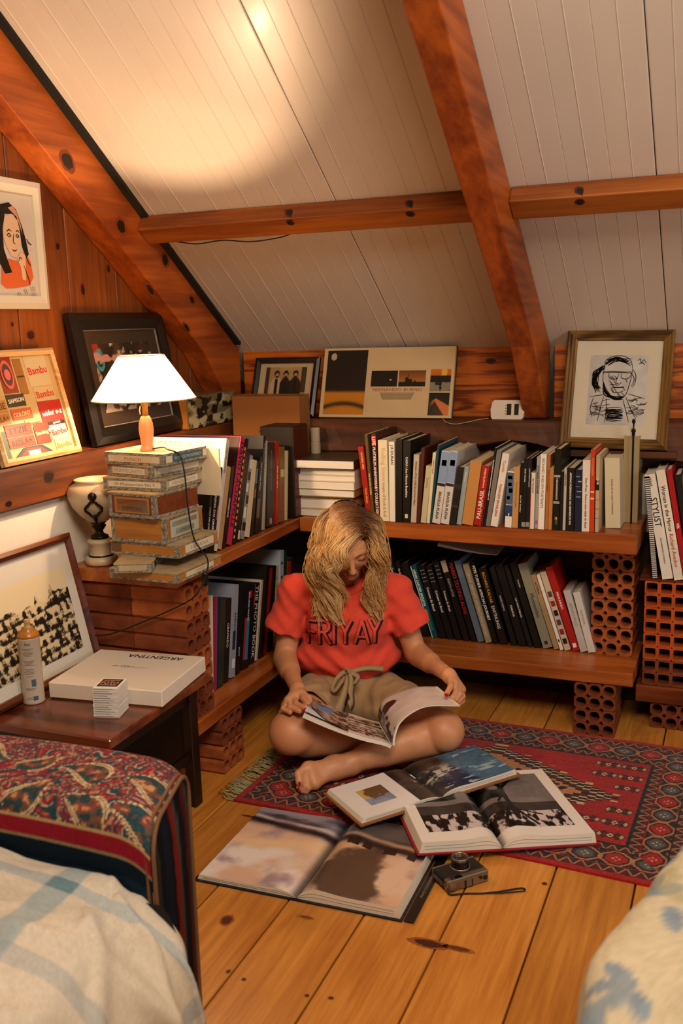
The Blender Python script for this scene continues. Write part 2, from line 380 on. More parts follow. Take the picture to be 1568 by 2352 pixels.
# solid black strip standing in for the shaded gap beside the left rafter
box('gap_strip', (-1.905, .45, 0), (-1.868, 4.3, .0), None) if False else None
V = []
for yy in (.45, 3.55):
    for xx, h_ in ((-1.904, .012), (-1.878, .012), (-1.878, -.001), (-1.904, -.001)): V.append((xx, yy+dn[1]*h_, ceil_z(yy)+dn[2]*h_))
o = mesh_obj('trim_8', V, [[0, 4, 5, 1], [1, 5, 6, 2], [3, 2, 6, 7], [0, 3, 7, 4], [0, 1, 2, 3], [7, 6, 5, 4]], pbr('black gap shade', '0b0906', .8)); tag(o, 'black gap shade strip between rafter and ceiling', kind='structure')
# ================================================================== shelves of planks on hollow bricks
SH = wood('shelf plank', '7e3a12', 'b9682a', axis=0, freq=7, rough=.33, knots=.5, knot='3a1606', kscale=2.5, spec=.5, rnd=False)
SHY = wood('shelf plank side', '7e3a12', 'b9682a', axis=1, freq=7, rough=.33, knots=.5, knot='3a1606', kscale=2.5, spec=.5, rnd=False)
def plank_board(name, P, mat, label, cat='shelf'):
    """P: 8 corners (bottom 4, top 4), subdivided along the long side with a slightly uneven worked edge"""
    V, F = box_vf(*P[:2], .004)
    ax = P[2]; jit = P[3] if len(P) > 3 else 0
    o = mesh_obj(name, V, F, mat); return tag(o, label, cat, 'plank shelves')
def tboard(name, x0, x1, y0, y1, zb0, zt0, zb1, zt1, mat, label, axis=0, seed=1):
    n = 26; V = []; rs = np.random.RandomState(seed)
    for i in range(n):
        t = i/(n-1); w1 = .0035*(fbm(np.array([t*6.0]), np.array([seed*1.3]), seed)[0]-.5)*2
        zb = zb0+(zb1-zb0)*t; zt = zt0+(zt1-zt0)*t
        if axis == 0:
            X = x0+(x1-x0)*t; ring = [(X, y0+w1, zb+.004), (X, y0+w1, zt-.004), (X, y0+.005+w1, zt), (X, y1, zt), (X, y1, zb), (X, y0+.005+w1, zb)]
        else:
            Y = y0+(y1-y0)*t; ring = [(x1+w1, Y, zb+.004), (x1+w1, Y, zt-.004), (x1-.005+w1, Y, zt), (x0, Y, zt), (x0, Y, zb), (x1-.005+w1, Y, zb)]
        V += ring
    F = [[6*i+k, 6*(i+1)+k, 6*(i+1)+(k+1) % 6, 6*i+(k+1) % 6] for i in range(n-1) for k in range(6)]+[[0, 1, 2, 3, 4, 5], [6*(n-1)+k for k in range(6)][::-1]]
    o = mesh_obj(name, V, F, mat); return tag(o, label, 'shelf', 'plank shelves')
tboard('shelf_board', -1.488, -.300, 3.204, 3.562, .652, .703, .636, .7035, SH, 'thick upper plank shelf under the long book row along the back', seed=2)
tboard('shelf_board', -1.470, -.300, 3.204, 3.562, .188, .234, .187, .234, SH, 'lower plank shelf along the back, ending at a brick stack', seed=3)
tboard('shelf_board', -1.885, -1.500, 2.375, 3.562, .655, .695, .658, .700, SHY, 'upper plank shelf along the plaster side wall', axis=1, seed=4)
tboard('shelf_board', -1.885, -1.476, 2.400, 3.562, .188, .234, .186, .234, SHY, 'lower plank shelf along the plaster side wall', axis=1, seed=5)
tboard('shelf_board', -.300, .60, 3.325, 3.562, .094, .153, .094, .153, wood('dark shelf plank', '4a1d0a', '7c3a18', axis=0, freq=7, rough=.4, rnd=False), 'dark low plank shelf beyond the end of the long shelves', seed=6)
# hollow bricks: every cell an octagon with a hole through it; corners cut so small diamond holes open between cells
def brick_vf(nx, nz, W, D, H, round_=True, cut=.0085):
    cw, ch = W/nx, H/nz; V = []; F = []
    hr = .0178 if round_ else .0180
    for ix in range(nx):
        for iz in range(nz):
            cx, cz = -W/2+(ix+.5)*cw, (iz+.5)*ch; a, b = cw/2, ch/2; c = cut if round_ else .0035
            oc = [(a, -b+c), (a, b-c), (a-c, b), (-a+c, b), (-a, b-c), (-a, -b+c), (-a+c, -b), (a-c, -b)]
            out = []
            for i in range(8):
                p, q = oc[i], oc[(i+1) % 8]; out += [p, ((p[0]+q[0])/2, (p[1]+q[1])/2)]
            inn = []
            for p in out:
                th = math.atan2(p[1], p[0]); e = 2 if round_ else 7
                r = 1/((abs(math.cos(th))/hr)**e+(abs(math.sin(th))/(hr if round_ else hr*.93))**e)**(1/e); inn.append((r*math.cos(th), r*math.sin(th)))
            o = len(V)
            for y in (0, D):
                V += [(cx+p[0], y, cz+p[1]) for p in out]+[(cx+p[0], y, cz+p[1]) for p in inn]
            for i in range(16):
                j = (i+1) % 16
                F.append([o+i, o+j, o+16+j, o+16+i]); F.append([o+32+j, o+32+i, o+48+i, o+48+j])
                F.append([o+16+i, o+16+j, o+48+j, o+48+i])
                e = i//2; ext = (e % 2 == 1) or (e == 0 and ix == nx-1) or (e == 4 and ix == 0) or (e == 2 and iz == nz-1) or (e == 6 and iz == 0)
                if ext: F.append([o+j, o+i, o+32+i, o+32+j])
    return V, F
BR = {}
def brickmat(nm, c, v=.35): 
    return pbr(nm, c, .85, .2, bump=.8, bscale=120, var=v, vscale=14)
BK = [brickmat('fired clay brick', 'a2552a'), brickmat('dark clay brick', '7a3c20'), brickmat('orange clay brick', 'b0501f')]
protos = {}
def brick(x, y, z, rot, size, kind, mat, label, group):
    key = (size, kind, mat)
    if key not in protos:
        nx, nz = (3, 2); V, F = brick_vf(nx, nz, *size, kind == 'r'); o = mesh_obj('hollow_brick', V, F, BK[mat]); protos[key] = o
    else:
        o = protos[key].copy(); col.objects.link(o)
    o.location = (x, y, z); o.rotation_euler = (0, 0, rot); tag(o, label, 'brick', group); return o
ORD = ['bottom', 'second', 'third', 'topmost']
for k in range(4):
    brick(-.391, 3.376, .2345+.1005*k, 0, (.141, .186, .0985), 'r', 0, f'round-holed clay brick, {["bottom", "second from the bottom", "third from the bottom", "topmost"][k]} between the two back shelves', 'bricks between the back shelves')
for k in range(2):
    brick(-.4215, 3.206, .0005+.0935*k, 0, (.136, .19, .092), 'r', 1, f'round-holed brick on the floor under the back shelf, {["lower", "upper"][k]} of two', 'bricks under the back shelf')
for k in range(4):
    for j, xx in enumerate((-.2125, -.0705)):
        brick(xx, 3.34, .1545+.0915*k, 0, (.139, .19, .0905), 's', 2 if k > 0 else 1, f'square-holed orange brick, {["lowest", "second from below", "third from below", "top"][k]} of the {["pillar beside the shelves", "outer pillar cut by the photo edge"][j]}', 'square-holed bricks')
for j, xx in enumerate((-.183, -.04)):
    brick(xx, 3.34, .0005, 0, (.139, .19, .091), 'r', 1, ['round-holed floor brick under the dark low shelf', 'second floor brick under the dark low shelf, at the photo edge'][j], 'bricks under the low shelf')
for j, yy in enumerate((2.457,)):
    for k in range(4):
        for i, xx in enumerate((-1.676, -1.862)):
            o = brick(xx+.186, yy, .2345+.105*k, R_(90), (.139, .184, .1035), 'r', i ^ (k % 2 == 0 and i == 0) ^ (i == 1 and False), f'{["hole-faced", "wall-side"][i]} clay brick, {["bottom", "second", "third", "top"][k]} course of the pillar behind the side table', 'bricks of the left pillar')
for k in range(2):
    brick(-1.476, 2.605, .0005+.0935*k, R_(90), (.139, .184, .092), 'r', k, f'{["lower", "upper"][k]} floor brick under the side-wall shelf, holes to the room', 'bricks under the side shelf')
for k, (yy, zz) in enumerate(((3.25, .2345),)):
    pass
box('cap_board', (-.30, 3.338, .5205), (.01, 3.555, .5265), wood('thin cap board', '5a2410', '8a4420', axis=0), b=.001)
tag(bpy.data.objects['cap_board'], 'thin reddish board capping the square-holed bricks', 'board')
# ================================================================== books
PAPER = pbr('page edges', 'd9c9a6', .8, .2, bump=.3, bscale=400)
PAPERW = pbr('white page edges', 'e6ddca', .8, .2)
def bookmat(c, gloss=.4): return pbr('cover '+c, c, gloss, .4)
def inkmat(c): return pbr('ink '+c, c, .5, .3)
MET = pbr('gilt', 'c9a45a', .35, .5, metal=.6)
def book(loc, rotz, lean, th, h, d, cov, label, group, title=None, ink='e8e2d4', frac=.6, start=.06, up=False, length=.8, hard=True, extras=None, pages=PAPER, cat='book', back=0):
    """spine at y=0 facing -y, thickness along x, height along z"""
    a = R_(lean); t = thing('book', label, cat, group=group)
    off = th/2*abs(math.sin(a))
    M = Matrix.Translation((loc[0], loc[1], loc[2]+off)) @ Matrix.Rotation(rotz, 4, 'Z') @ Matrix.Translation((0, back, 0)) @ Matrix.Rotation(a, 4, 'Y')
    t.matrix_world = M
    ct = .0022 if hard and th > .012 else .0008; x = th/2
    vf = join(box_vf((-x, 0, 0), (x, ct, h)), box_vf((-x, ct, 0), (-x+ct, d, h)), box_vf((x-ct, ct, 0), (x, d, h)))
    cvo = mesh_obj('cover', *vf, bookmat(cov), t)
    i = .004 if hard and th > .012 else .0004
    box('page_block', (-x+ct, ct, i), (x-ct, d-i, h-i), pages, t)
    if title:
        txs = title if isinstance(title, list) else [(title, ink, frac, start, length)]
        for s, ik, fr, st, ln in txs:
            mm = inkmat(ik)
            if up: Mt = basis((0, -.0006, h*st), (0, 0, 1), (-1, 0, 0))
            else: Mt = basis((0, -.0006, h*(1-st)), (0, 0, -1), (1, 0, 0))
            o = text('title', s, mm, cvo, Mt, fit=(h*ln, th*fr), bold=.0003)
    for e in (extras or []):  # bands: (z0, z1, colour[, x0, x1])
        x0, x1 = (e[3], e[4]) if len(e) > 3 else (-1, 1)
        box('band', (x*x0*.98, -.0004, h*e[0]), (x*x1*.98, .0002, h*e[1]), bookmat(e[2]), cvo)
    return t
def settle(L, lo=None, hi=None):
    """push neighbours apart until no pair overlaps at the foot or at the shorter one's head; never past hi"""
    L = [list(b) for b in L]; kk = lambda b: math.tan(R_(b[3])); wd = lambda b: b[1]*.955/math.cos(R_(b[3]))/2
    for _ in range(40):
        for i in range(len(L)-1):
            a, b = L[i], L[i+1]; h = min(a[2], b[2]); g = min(b[0]-wd(b)-a[0]-wd(a), b[0]+h*kk(b)-wd(b)-a[0]-h*kk(a)-wd(a))
            if g < 0:
                dl = math.degrees(-g/h)*.25; a[3] -= dl; b[3] += dl; a[0] += g*.25; b[0] -= g*.25
        if hi is not None: L[-1][0] = min(L[-1][0], hi)
        if lo is not None: L[0][0] = max(L[0][0], lo)
    return L
# --- upper back row, from the corner to the brick end: (x, thickness, height, lean), cover, title ...
A_ = [(-1.222, .0210, .265, -5.9), (-1.2055, .0110, .309, -3.8), (-1.190, .0163, .312, -1.8), (-1.163, .034, .289, -.5), (-1.134, .021, .284, .5), (-1.111, .0236, .293, 1.2), (-1.083, .0271, .289, 1.4), (-1.056, .0200, .241, 3.6), (-1.038, .0125, .265, 4.6), (-1.020, .0200, .203, 6.5), (-1.003, .0110, .25, 6.0), (-.9935, .0065, .278, 6.6), (-.974, .0295, .256, 8.5), (-.942, .0295, .257, 7.9), (-.914, .0215, .203, 8.6), (-.893, .0172, .205, 8.3), (-.862, .0400, .223, 8.3), (-.827, .0260, .209, 8.3), (-.8100, .0050, .207, 8.3), (-.8035, .0062, .272, 8.3), (-.791, .016, .264, 8.6), (-.769, .0242, .254, 9.3)]
B_ = [(-.7205, .0234, .192, 2.7), (-.698, .0201, .208, 1.9), (-.682, .0105, .222, 1.9), (-.6695, .0130, .236, 1.9), (-.6555, .0130, .236, 1.7), (-.6405, .0144, .19, 1.4), (-.6265, .0109, .243, 1.5), (-.6095, .0203, .253, 1.6), (-.5925, .0108, .251, 1.5), (-.580, .0120, .208, 1.4), (-.5615, .0210, .271, 1.2), (-.545, .0095, .197, 1.1), (-.5345, .0091, .208, 1.0), (-.515, .0260, .209, .3), (-.489, .0218, .204, .2), (-.464, .0250, .237, 0), (-.443, .0138, .271, -.3), (-.428, .0115, .253, 0)]
A2 = [  # cover, depth, title, ink, frac, start, up, length, extras, look
 ('9c1c0c', .24, [('HAVANA VIEJA', 'e8c060', .42, .08, .38), ('Claudio Edinger', 'e0b060', .4, .56, .34)], 0, {}, 'red book tilted against the horizontal pile'),
 ('5a4520', .25, [('1000 RECORD COVERS', 'd8c88a', .5, .45, .4)], 0, {}, 'olive brown thin book'),
 ('3c1a14', .30, [('LIFE', 'f0e8e0', .8, .04, .1), ('PLATINUM ANNIVERSARY COLLECTION', 'f0ece4', .62, .16, .78)], 0, dict(extras=[(.86, .97, 'c02018')]+[(.04+.055*i, .06+.055*i, ['a8341c', 'c9572c', '7a2018'][i % 3], -1+(i*37 % 11)/11, -.2+(i*53 % 11)/9) for i in range(14)]), 'multicoloured thick annual with white capitals'),
 ('e2d3b0', .30, [('Rolling Stone', 'c9ad78', .62, .1, .4), ('Images of Rock & Roll', 'b08c55', .5, .52, .42)], 0, {}, 'wide cream book with tan lettering'),
 ('e6decb', .30, [('J R DURAN', '15120f', .62, .04, .86)], 0, {}, 'white book with tall black capitals'),
 ('14100c', .30, [], 0, {}, 'plain black hardback with worn spine'),
 ('16130f', .33, [('CAIXA Uma Historia Brasileira', 'e8e0d0', .3, .2, .52)], 0, dict(extras=[(.05, .1, 'cfc8b8', -.4, .4)]), 'black hardback with small white serif line'),
 ('b8aa94', .22, [('Sebastiano ATOLS ILHAS & um Porto Alegre', '4a3a28', .4, .1, .75)], 0, {}, 'light grey softcover'),
 ('4a1c10', .30, [], 0, {}, 'thin red-brown book taller than both neighbours'),
 ('b7b08a', .20, [('Turismo', '7d7a52', .4, .2, .3)], 0, {}, 'short pale green book'),
 ('d8c9ac', .22, [('Lembranca fotografia', '9a5a28', .5, .1, .7)], 0, {}, 'narrow cream book with brown lettering'),
 ('12434c', .33, [], 0, {}, 'very thin teal book rising above its neighbours'),
 ('c8c2b6', .32, [('BRASILIA PLENA', '161412', .42, .56, .38)], 0, dict(extras=[(.52, .56, '2a2236'), (.57, .99, '7d93b5'), (.8, .88, 'e6e2da', -.6, .6)]), 'first of two slipcased volumes with blue sky spine'),
 ('c9c3b8', .32, [('BRASILIA PLENA', '161412', .42, .56, .38)], 0, dict(extras=[(.52, .56, '2a2236'), (.57, .99, '7e94b6'), (.8, .88, 'e6e2da', -.6, .6)]), 'second of two slipcased volumes with blue sky spine'),
 ('1d1a14', .24, [], 0, dict(extras=[(.3, .34, '3a3424'), (.62, .7, '2c2a1c')]), 'short black mottled book'),
 ('8d9c9c', .22, [('Retratos', 'c8cfc8', .4, .1, .3)], 0, {}, 'short pale blue-grey book'),
 ('b98244', .28, [], 0, {}, 'fat tan clothbound book with bare spine'),
 ('9c2018', .23, [('PAU-BRASIL', 'f0e2c8', .62, .12, .48), ('Leonid Streliaev', 'e8c8a8', .4, .64, .32)], 1, {}, 'red book lettered upwards in white'),
 ('4c160f', .22, [], 0, {}, 'thin oxblood pamphlet beside the red lettered book'),
 ('1a1815', .30, [('1980 ARQUITETURA EVANGELICA EM SANTA CATARINA 1997', 'd8d2c4', .7, .15, .75)], 0, {}, 'tall thin black book'),
 ('74706a', .30, [], 0, {}, 'tall mid-grey book with bare spine'),
 ('ddd5c6', .30, [('PAISAGEM BRASILEIRA', 'a8432a', .34, .42, .5), ('Camille', 'c07048', .4, .1, .25)], 0, {}, 'tall white book with small red capitals')]
names = ['first', 'second', 'third', 'fourth', 'fifth', 'sixth', 'seventh', 'eighth', 'ninth', 'tenth', 'eleventh', 'twelfth', 'thirteenth', 'fourteenth', 'fifteenth', 'sixteenth', 'seventeenth', 'eighteenth', 'nineteenth', 'twentieth', 'twenty-first', 'twenty-second', 'twenty-third']
AB = settle(A_+B_, lo=-1.23, hi=-.425)
for i, ((x, th, h, le), (cv, d, ti, up, kw, look)) in enumerate(zip(AB[:22], A2)):
    book((x, 3.216, .7045), 0, le, th*.97, h, min(d, .325), cv, f'{look}, {names[i]} from the corner, upper back shelf', 'upright books on the upper back shelf', title=ti or None, up=bool(up), back=random.Random(i).uniform(0, .006), **kw)
B2 = [
 ('e2ddd2', .22, [('VIAGEM', 'e8e2d4', .3, .74, .12)], 0, dict(extras=[(.2, .4, '1c3a66'), (.41, .98, '4c6078'), (.5, .56, 'c8d2d8', -.8, .1), (.62, .7, '11161c', -.3, .8), (.74, .8, 'b8c6d0', -.6, .5), (.86, .92, '10161c', -.8, .6)]), 'blue bubbled book with white foot'),
 ('b98a52', .24, [('Mundo Jovem fotografias', '9a6a34', .4, .25, .5)], 0, {}, 'light brown book'),
 ('15140f', .22, [('Bert Teel  Grieshaber', 'c8c2b0', .45, .5, .4)], 0, {}, 'slim black paperback'),
 ('14130f', .24, [('Andre Kertesz', 'c8c2b4', .42, .14, .22)], 0, dict(extras=[(.02, .09, '8c8a84')]), 'black book with a grey foot'),
 ('1c161a', .24, [('Josef Koudelka Fotografien', 'b8b0a6', .42, .14, .5)], 0, dict(extras=[(.02, .09, '8a8880')]), 'black-purple book with a grey foot'),
 ('d9cfb8', .2, [('Figur Hintergrunde', '6a5a40', .42, .1, .6)], 0, dict(extras=[(.02, .98, 'b04a2c', -1, -.75)]), 'short cream book with red edge'),
 ('a39f98', .24, [('FOTOGRAFIA E SOCIEDADE', '2c2824', .5, .12, .5)], 0, dict(extras=[(.07, .12, 'c8406a', -.6, .6)]), 'grey book with a pink mark low down'),
 ('e8e0d2', .30, [('RICHARD AVEDON PORTRAITS', '8c7a64', .42, .06, .78)], 0, {}, 'white book with wide spaced grey capitals'),
 ('a9692e', .26, [('Os 50 anos de luz na fotografia', '6e3c14', .5, .2, .6)], 0, {}, 'tan book with faint brown lettering'),
 ('b5793c', .22, [], 0, {}, 'shorter plain tan book'),
 ('12150f', .26, [('MARIA IDA MATA', 'b8b4a4', .3, .36, .26), ('EM ENFERMAGEM', 'b8b4a4', .3, .38, .24)], 0, dict(extras=[(.655, .665, 'c8c4b4'), (.67, .68, 'c8c4b4'), (.345, .355, 'c8c4b4'), (.33, .34, 'c8c4b4'), (.12, .17, 'b83020', -.4, 0), (.07, .12, '2a7048', -.1, .4), (.13, .16, 'd0a030', 0, .4)]), 'tall black book with white rules'),
 ('151310', .2, [], 0, {}, 'short thin black book'),
 ('bdb2a0', .22, [('SANTA ROSA', '6a6050', .5, .1, .5)], 0, {}, 'thin light grey book'),
 ('121211', .24, [('ANTIGAS FAZENDAS DO RIO GRANDE DO SUL', 'e4ded0', .42, .07, .84)], 0, {}, 'thick black book with a white italic title'),
 ('1b2036', .24, [], 0, dict(extras=[(.55, .57, '6c7690', -.8, .7), (.64, .655, '8a94ac', -.5, .9), (.72, .73, '7a84a0', -.9, .3), (.8, .82, '9aa2b8', -.2, .9), (.88, .9, '6c7690', -.8, .4)]), 'dark blue book in crinkled plastic film'),
 ('ddd3c2', .26, [('Ouro Preto - Rumo a uma cidade do Brasil', '5c4a38', .3, .25, .7)], 0, {}, 'white book with a thin dark title'),
 ('c03c14', .33, [('FOTOGRAFIA', 'e08858', .5, .1, .4)], 0, dict(extras=[(.40, .42, 'e0c0a0', -.9, .9), (.48, .5, 'e0b890', -.9, .9)]), 'tall bright orange-red book'),
 ('b59e7c', .33, [('HATJE', 'e0d8c4', .6, .3, .1)], 0, dict(extras=[(.55, .68, '17130f'), (.30, .305, '17130f'), (.42, .425, '17130f'), (.18, .185, '17130f')]), 'straw coloured book with black bands')]
for i, ((x, th, h, le), (cv, d, ti, up, kw, look)) in enumerate(zip(AB[22:], B2)):
    j = len(B_)-i
    book((x, 3.216, .7045), 0, le, th*.97, h, min(d, .325), cv, f'{look}, {names[j-1]} from the brick end, upper back shelf' if j > 1 else f'{look}, last of the tight row on the back shelf', 'upright books on the upper back shelf', title=ti or None, up=bool(up), back=random.Random(i+50).uniform(0, .006), **kw)
book((-.385, 3.29, .7045), 0, -2.0, .048, .235, .2, 'd9c9a4', 'fat cream book set back near the brick end of the back shelf', 'upright books on the upper back shelf', title=[('Cartas de um outro Continente', '8a7450', .22, .3, .5)])
book((-.343, 3.40, .7045), 0, 0, .05, .295, .155, 'a08c66', 'tall beige slipcase standing behind the row below the framed sketch', 'upright books on the upper back shelf')
# --- upper side-wall row: spines face the room, near to far
D_ = [(2.582, .0187, .275, 16.0), (2.606, .0237, .287, 17.0), (2.6265, .0098, .274, 18.5), (2.648, .0226, .362, 19.4), (2.675, .0191, .268, 19.7), (2.701, .0194, .266, 20.0), (2.735, .0297, .358, 21.0), (2.767, .0233, .351, 20.8), (2.795, .0239, .297, 19.8), (2.825, .0251, .284, 18.8), (2.858, .0299, .262, 18.0), (2.896, .0195, .253, 16.9), (2.929, .0272, .263, 15.4), (2.960, .0189, .33, 11), (2.986, .0153, .31, 9.1), (3.043, .0600, .295, 6.2), (3.092, .0215, .295, 6.2), (3.130, .0398, .271, 5.6), (3.165, .0149, .253, 7.0)]
D2 = [
 ('0f0d0b', .26, [('LIGHT ON AMERICA', 'd8d2c6', .4, .45, .5)], {}, 'black book, first beside the cigar boxes'),
 ('0e0e0d', .27, [('ARENA DO GREMIO', 'e6e6e2', .5, .32, .5)], dict(extras=[(.18, .24, '2a78a8', -.5, .5)]), 'black book with white capitals and a blue word'),
 ('16130f', .27, [('RETRATOS', 'b8b0a0', .5, .5, .3)], dict(extras=[(.4, .55, 'a01a2c', -.8, .8)]), 'very thin black book with a crimson patch'),
 ('c9c2b6', .30, [('LISETTE MODEL', '6a6258', .4, .08, .5)], {}, 'tall pale grey book with its white front cover to the lamp'),
 ('b08a5a', .25, [], {}, 'tan book behind the pale grey one'),
 ('131110', .25, [('MORRONS', 'dcd6ca', .5, .4, .25)], {}, 'black paperback with one white word'),
 ('b8204a', .31, [('DAVID LACHAPELLE', '140f10', .8, .05, .9)], {}, 'thick pink book crowded with black capitals'),
 ('14100e', .30, [('HOTEL LACHAPELLE', 'b8204a', .5, .1, .6)], dict(extras=[(.04+.06*k, .07+.06*k, 'cfb24a', -1, -.3) for k in range(15)]), 'black book with a ladder of yellow ticks'),
 ('141211', .29, [], dict(extras=[(.02, .12, 'c4b8a0', -.6, .6)]), 'black book with a barcode label at its foot'),
 ('8a857c', .27, [], dict(extras=[(.1, .2, '181614'), (.25, .38, 'dedad0', -.9, .3), (.42, .52, '15130f', -.5, 1), (.56, .66, 'd8d2c8', -1, .2), (.7, .8, '16140f', -.8, .8), (.84, .95, 'cfcabf', -.4, .9)]), 'book with a collage of black and white photographs'),
 ('cdbb94', .26, [], {}, 'cream hardback with plain spine'),
 ('171512', .25, [], dict(extras=[(.5, .62, 'a8481c', -.7, .5), (.7, .9, '5a6a78', -.8, .8)]), 'dark book with small orange and blue patches'),
 ('131313', .28, [('ITALY Portraits of Light', 'ddd8cc', .36, .08, .6)], dict(extras=[(.2, .45, '6a5230', -.8, .8)]), 'black book with a white word at its head'),
 ('1a1c1c', .30, [('PORTRAITS', '8c8a84', .5, .08, .35)], {}, 'tall dark book with grey capitals'),
 ('aba396', .28, [], {}, 'light grey tall thin book'),
 ('2c2a26', .30, [('PICTURING THE SOUTH', '8a8070', .16, .1, .5)], dict(extras=[(.03, .1, 'a8a090', -.3, .3)]), 'very thick charcoal book'),
 ('b01c14', .28, [('flesh and spirit', 'f0d8c0', .6, .3, .4)], {}, 'bright red book beside the thick charcoal one'),
 ('7a5a28', .26, [], dict(extras=[(.1, .5, '8c3a1c', -.7, .6), (.6, .7, 'c8b070', -.8, .8)]), 'ochre book with a red figure'),
 ('c8b68c', .25, [], {}, 'thin cream book, last before the dark corner')]
for i, ((y, th, h, le), (cv, d, ti, kw, look)) in enumerate(zip(settle(D_), D2)):
    t = book((-1.522, y, .700), R_(90), le, th*.93, h, d, cv, f'{look}, upper side-wall shelf', 'books on the upper side-wall shelf', title=ti or None, back=random.Random(i+90).uniform(0, .006), **kw)
    if i == 3: # white front cover with faint lettering, towards the lamp
        box('front_cover', (-th/2-.0012, .004, .002), (-th/2+.001, .298, h-.002), pbr('cover white', 'efe7d8', .5), t)
        text('title', 'LISETTE MODEL', inkmat('b9aa90'), t, basis((-th/2-.0016, .27, h*.93), (0, -1, 0), (0, 0, 1), (-1, 0, 0)), width=.235)
    if i == 6:
        box('front_cover', (-th/2-.0012, .004, .002), (-th/2+.001, .308, h-.002), pbr('cover maroon', '2c0e10', .35), t)
        text('title', 'DAVID', inkmat('e8e0e0'), t, basis((-th/2-.0016, .09, h*.66), (0, -1, 0), (0, 0, 1), (-1, 0, 0)), width=.07)
        V, F = lathe([(.017, 0), (.017, .0006)], 24); mesh_obj('emblem', xf((V, F), basis((-th/2-.0014, .06, h*.9), (0, -1, 0), (0, 0, 1), (-1, 0, 0)))[0], F, pbr('gold disc', 'd8a040', .4), t)
# --- lower back row, leaning; from the woman to the brick pillar
C_ = [(-1.150, .0188, .334, -15.2), (-1.118, .029, .332, -15.2), (-1.088, .0179, .298, -15.4), (-1.056, .0292, .293, -16.4), (-1.022, .0225, .286, -16.9), (-.990, .0267, .288, -16.9), (-.960, .0244, .29, -16.9), (-.930, .0229, .311, -16.5), (-.900, .0235, .32, -16.5), (-.872, .0197, .316, -16.6), (-.846, .0231, .317, -16.6), (-.817, .0231, .307, -16.6), (-.791, .0175, .314, -16.4), (-.761, .0293, .294, -16.4), (-.722, .0200, .300, -16.5), (-.692, .0300, .311, -16.8), (-.664, .0155, .313, -17.0), (-.637, .0255, .323, -17.0), (-.602, .0354, .323, -17.2), (-.571, .0184, .285, -17.8), (-.553, .0121, .288, -17.8), (-.532, .0226, .298, -18.0), (-.502, .0257, .32, -18.6), (-.472, .0264, .231, -16.4)]
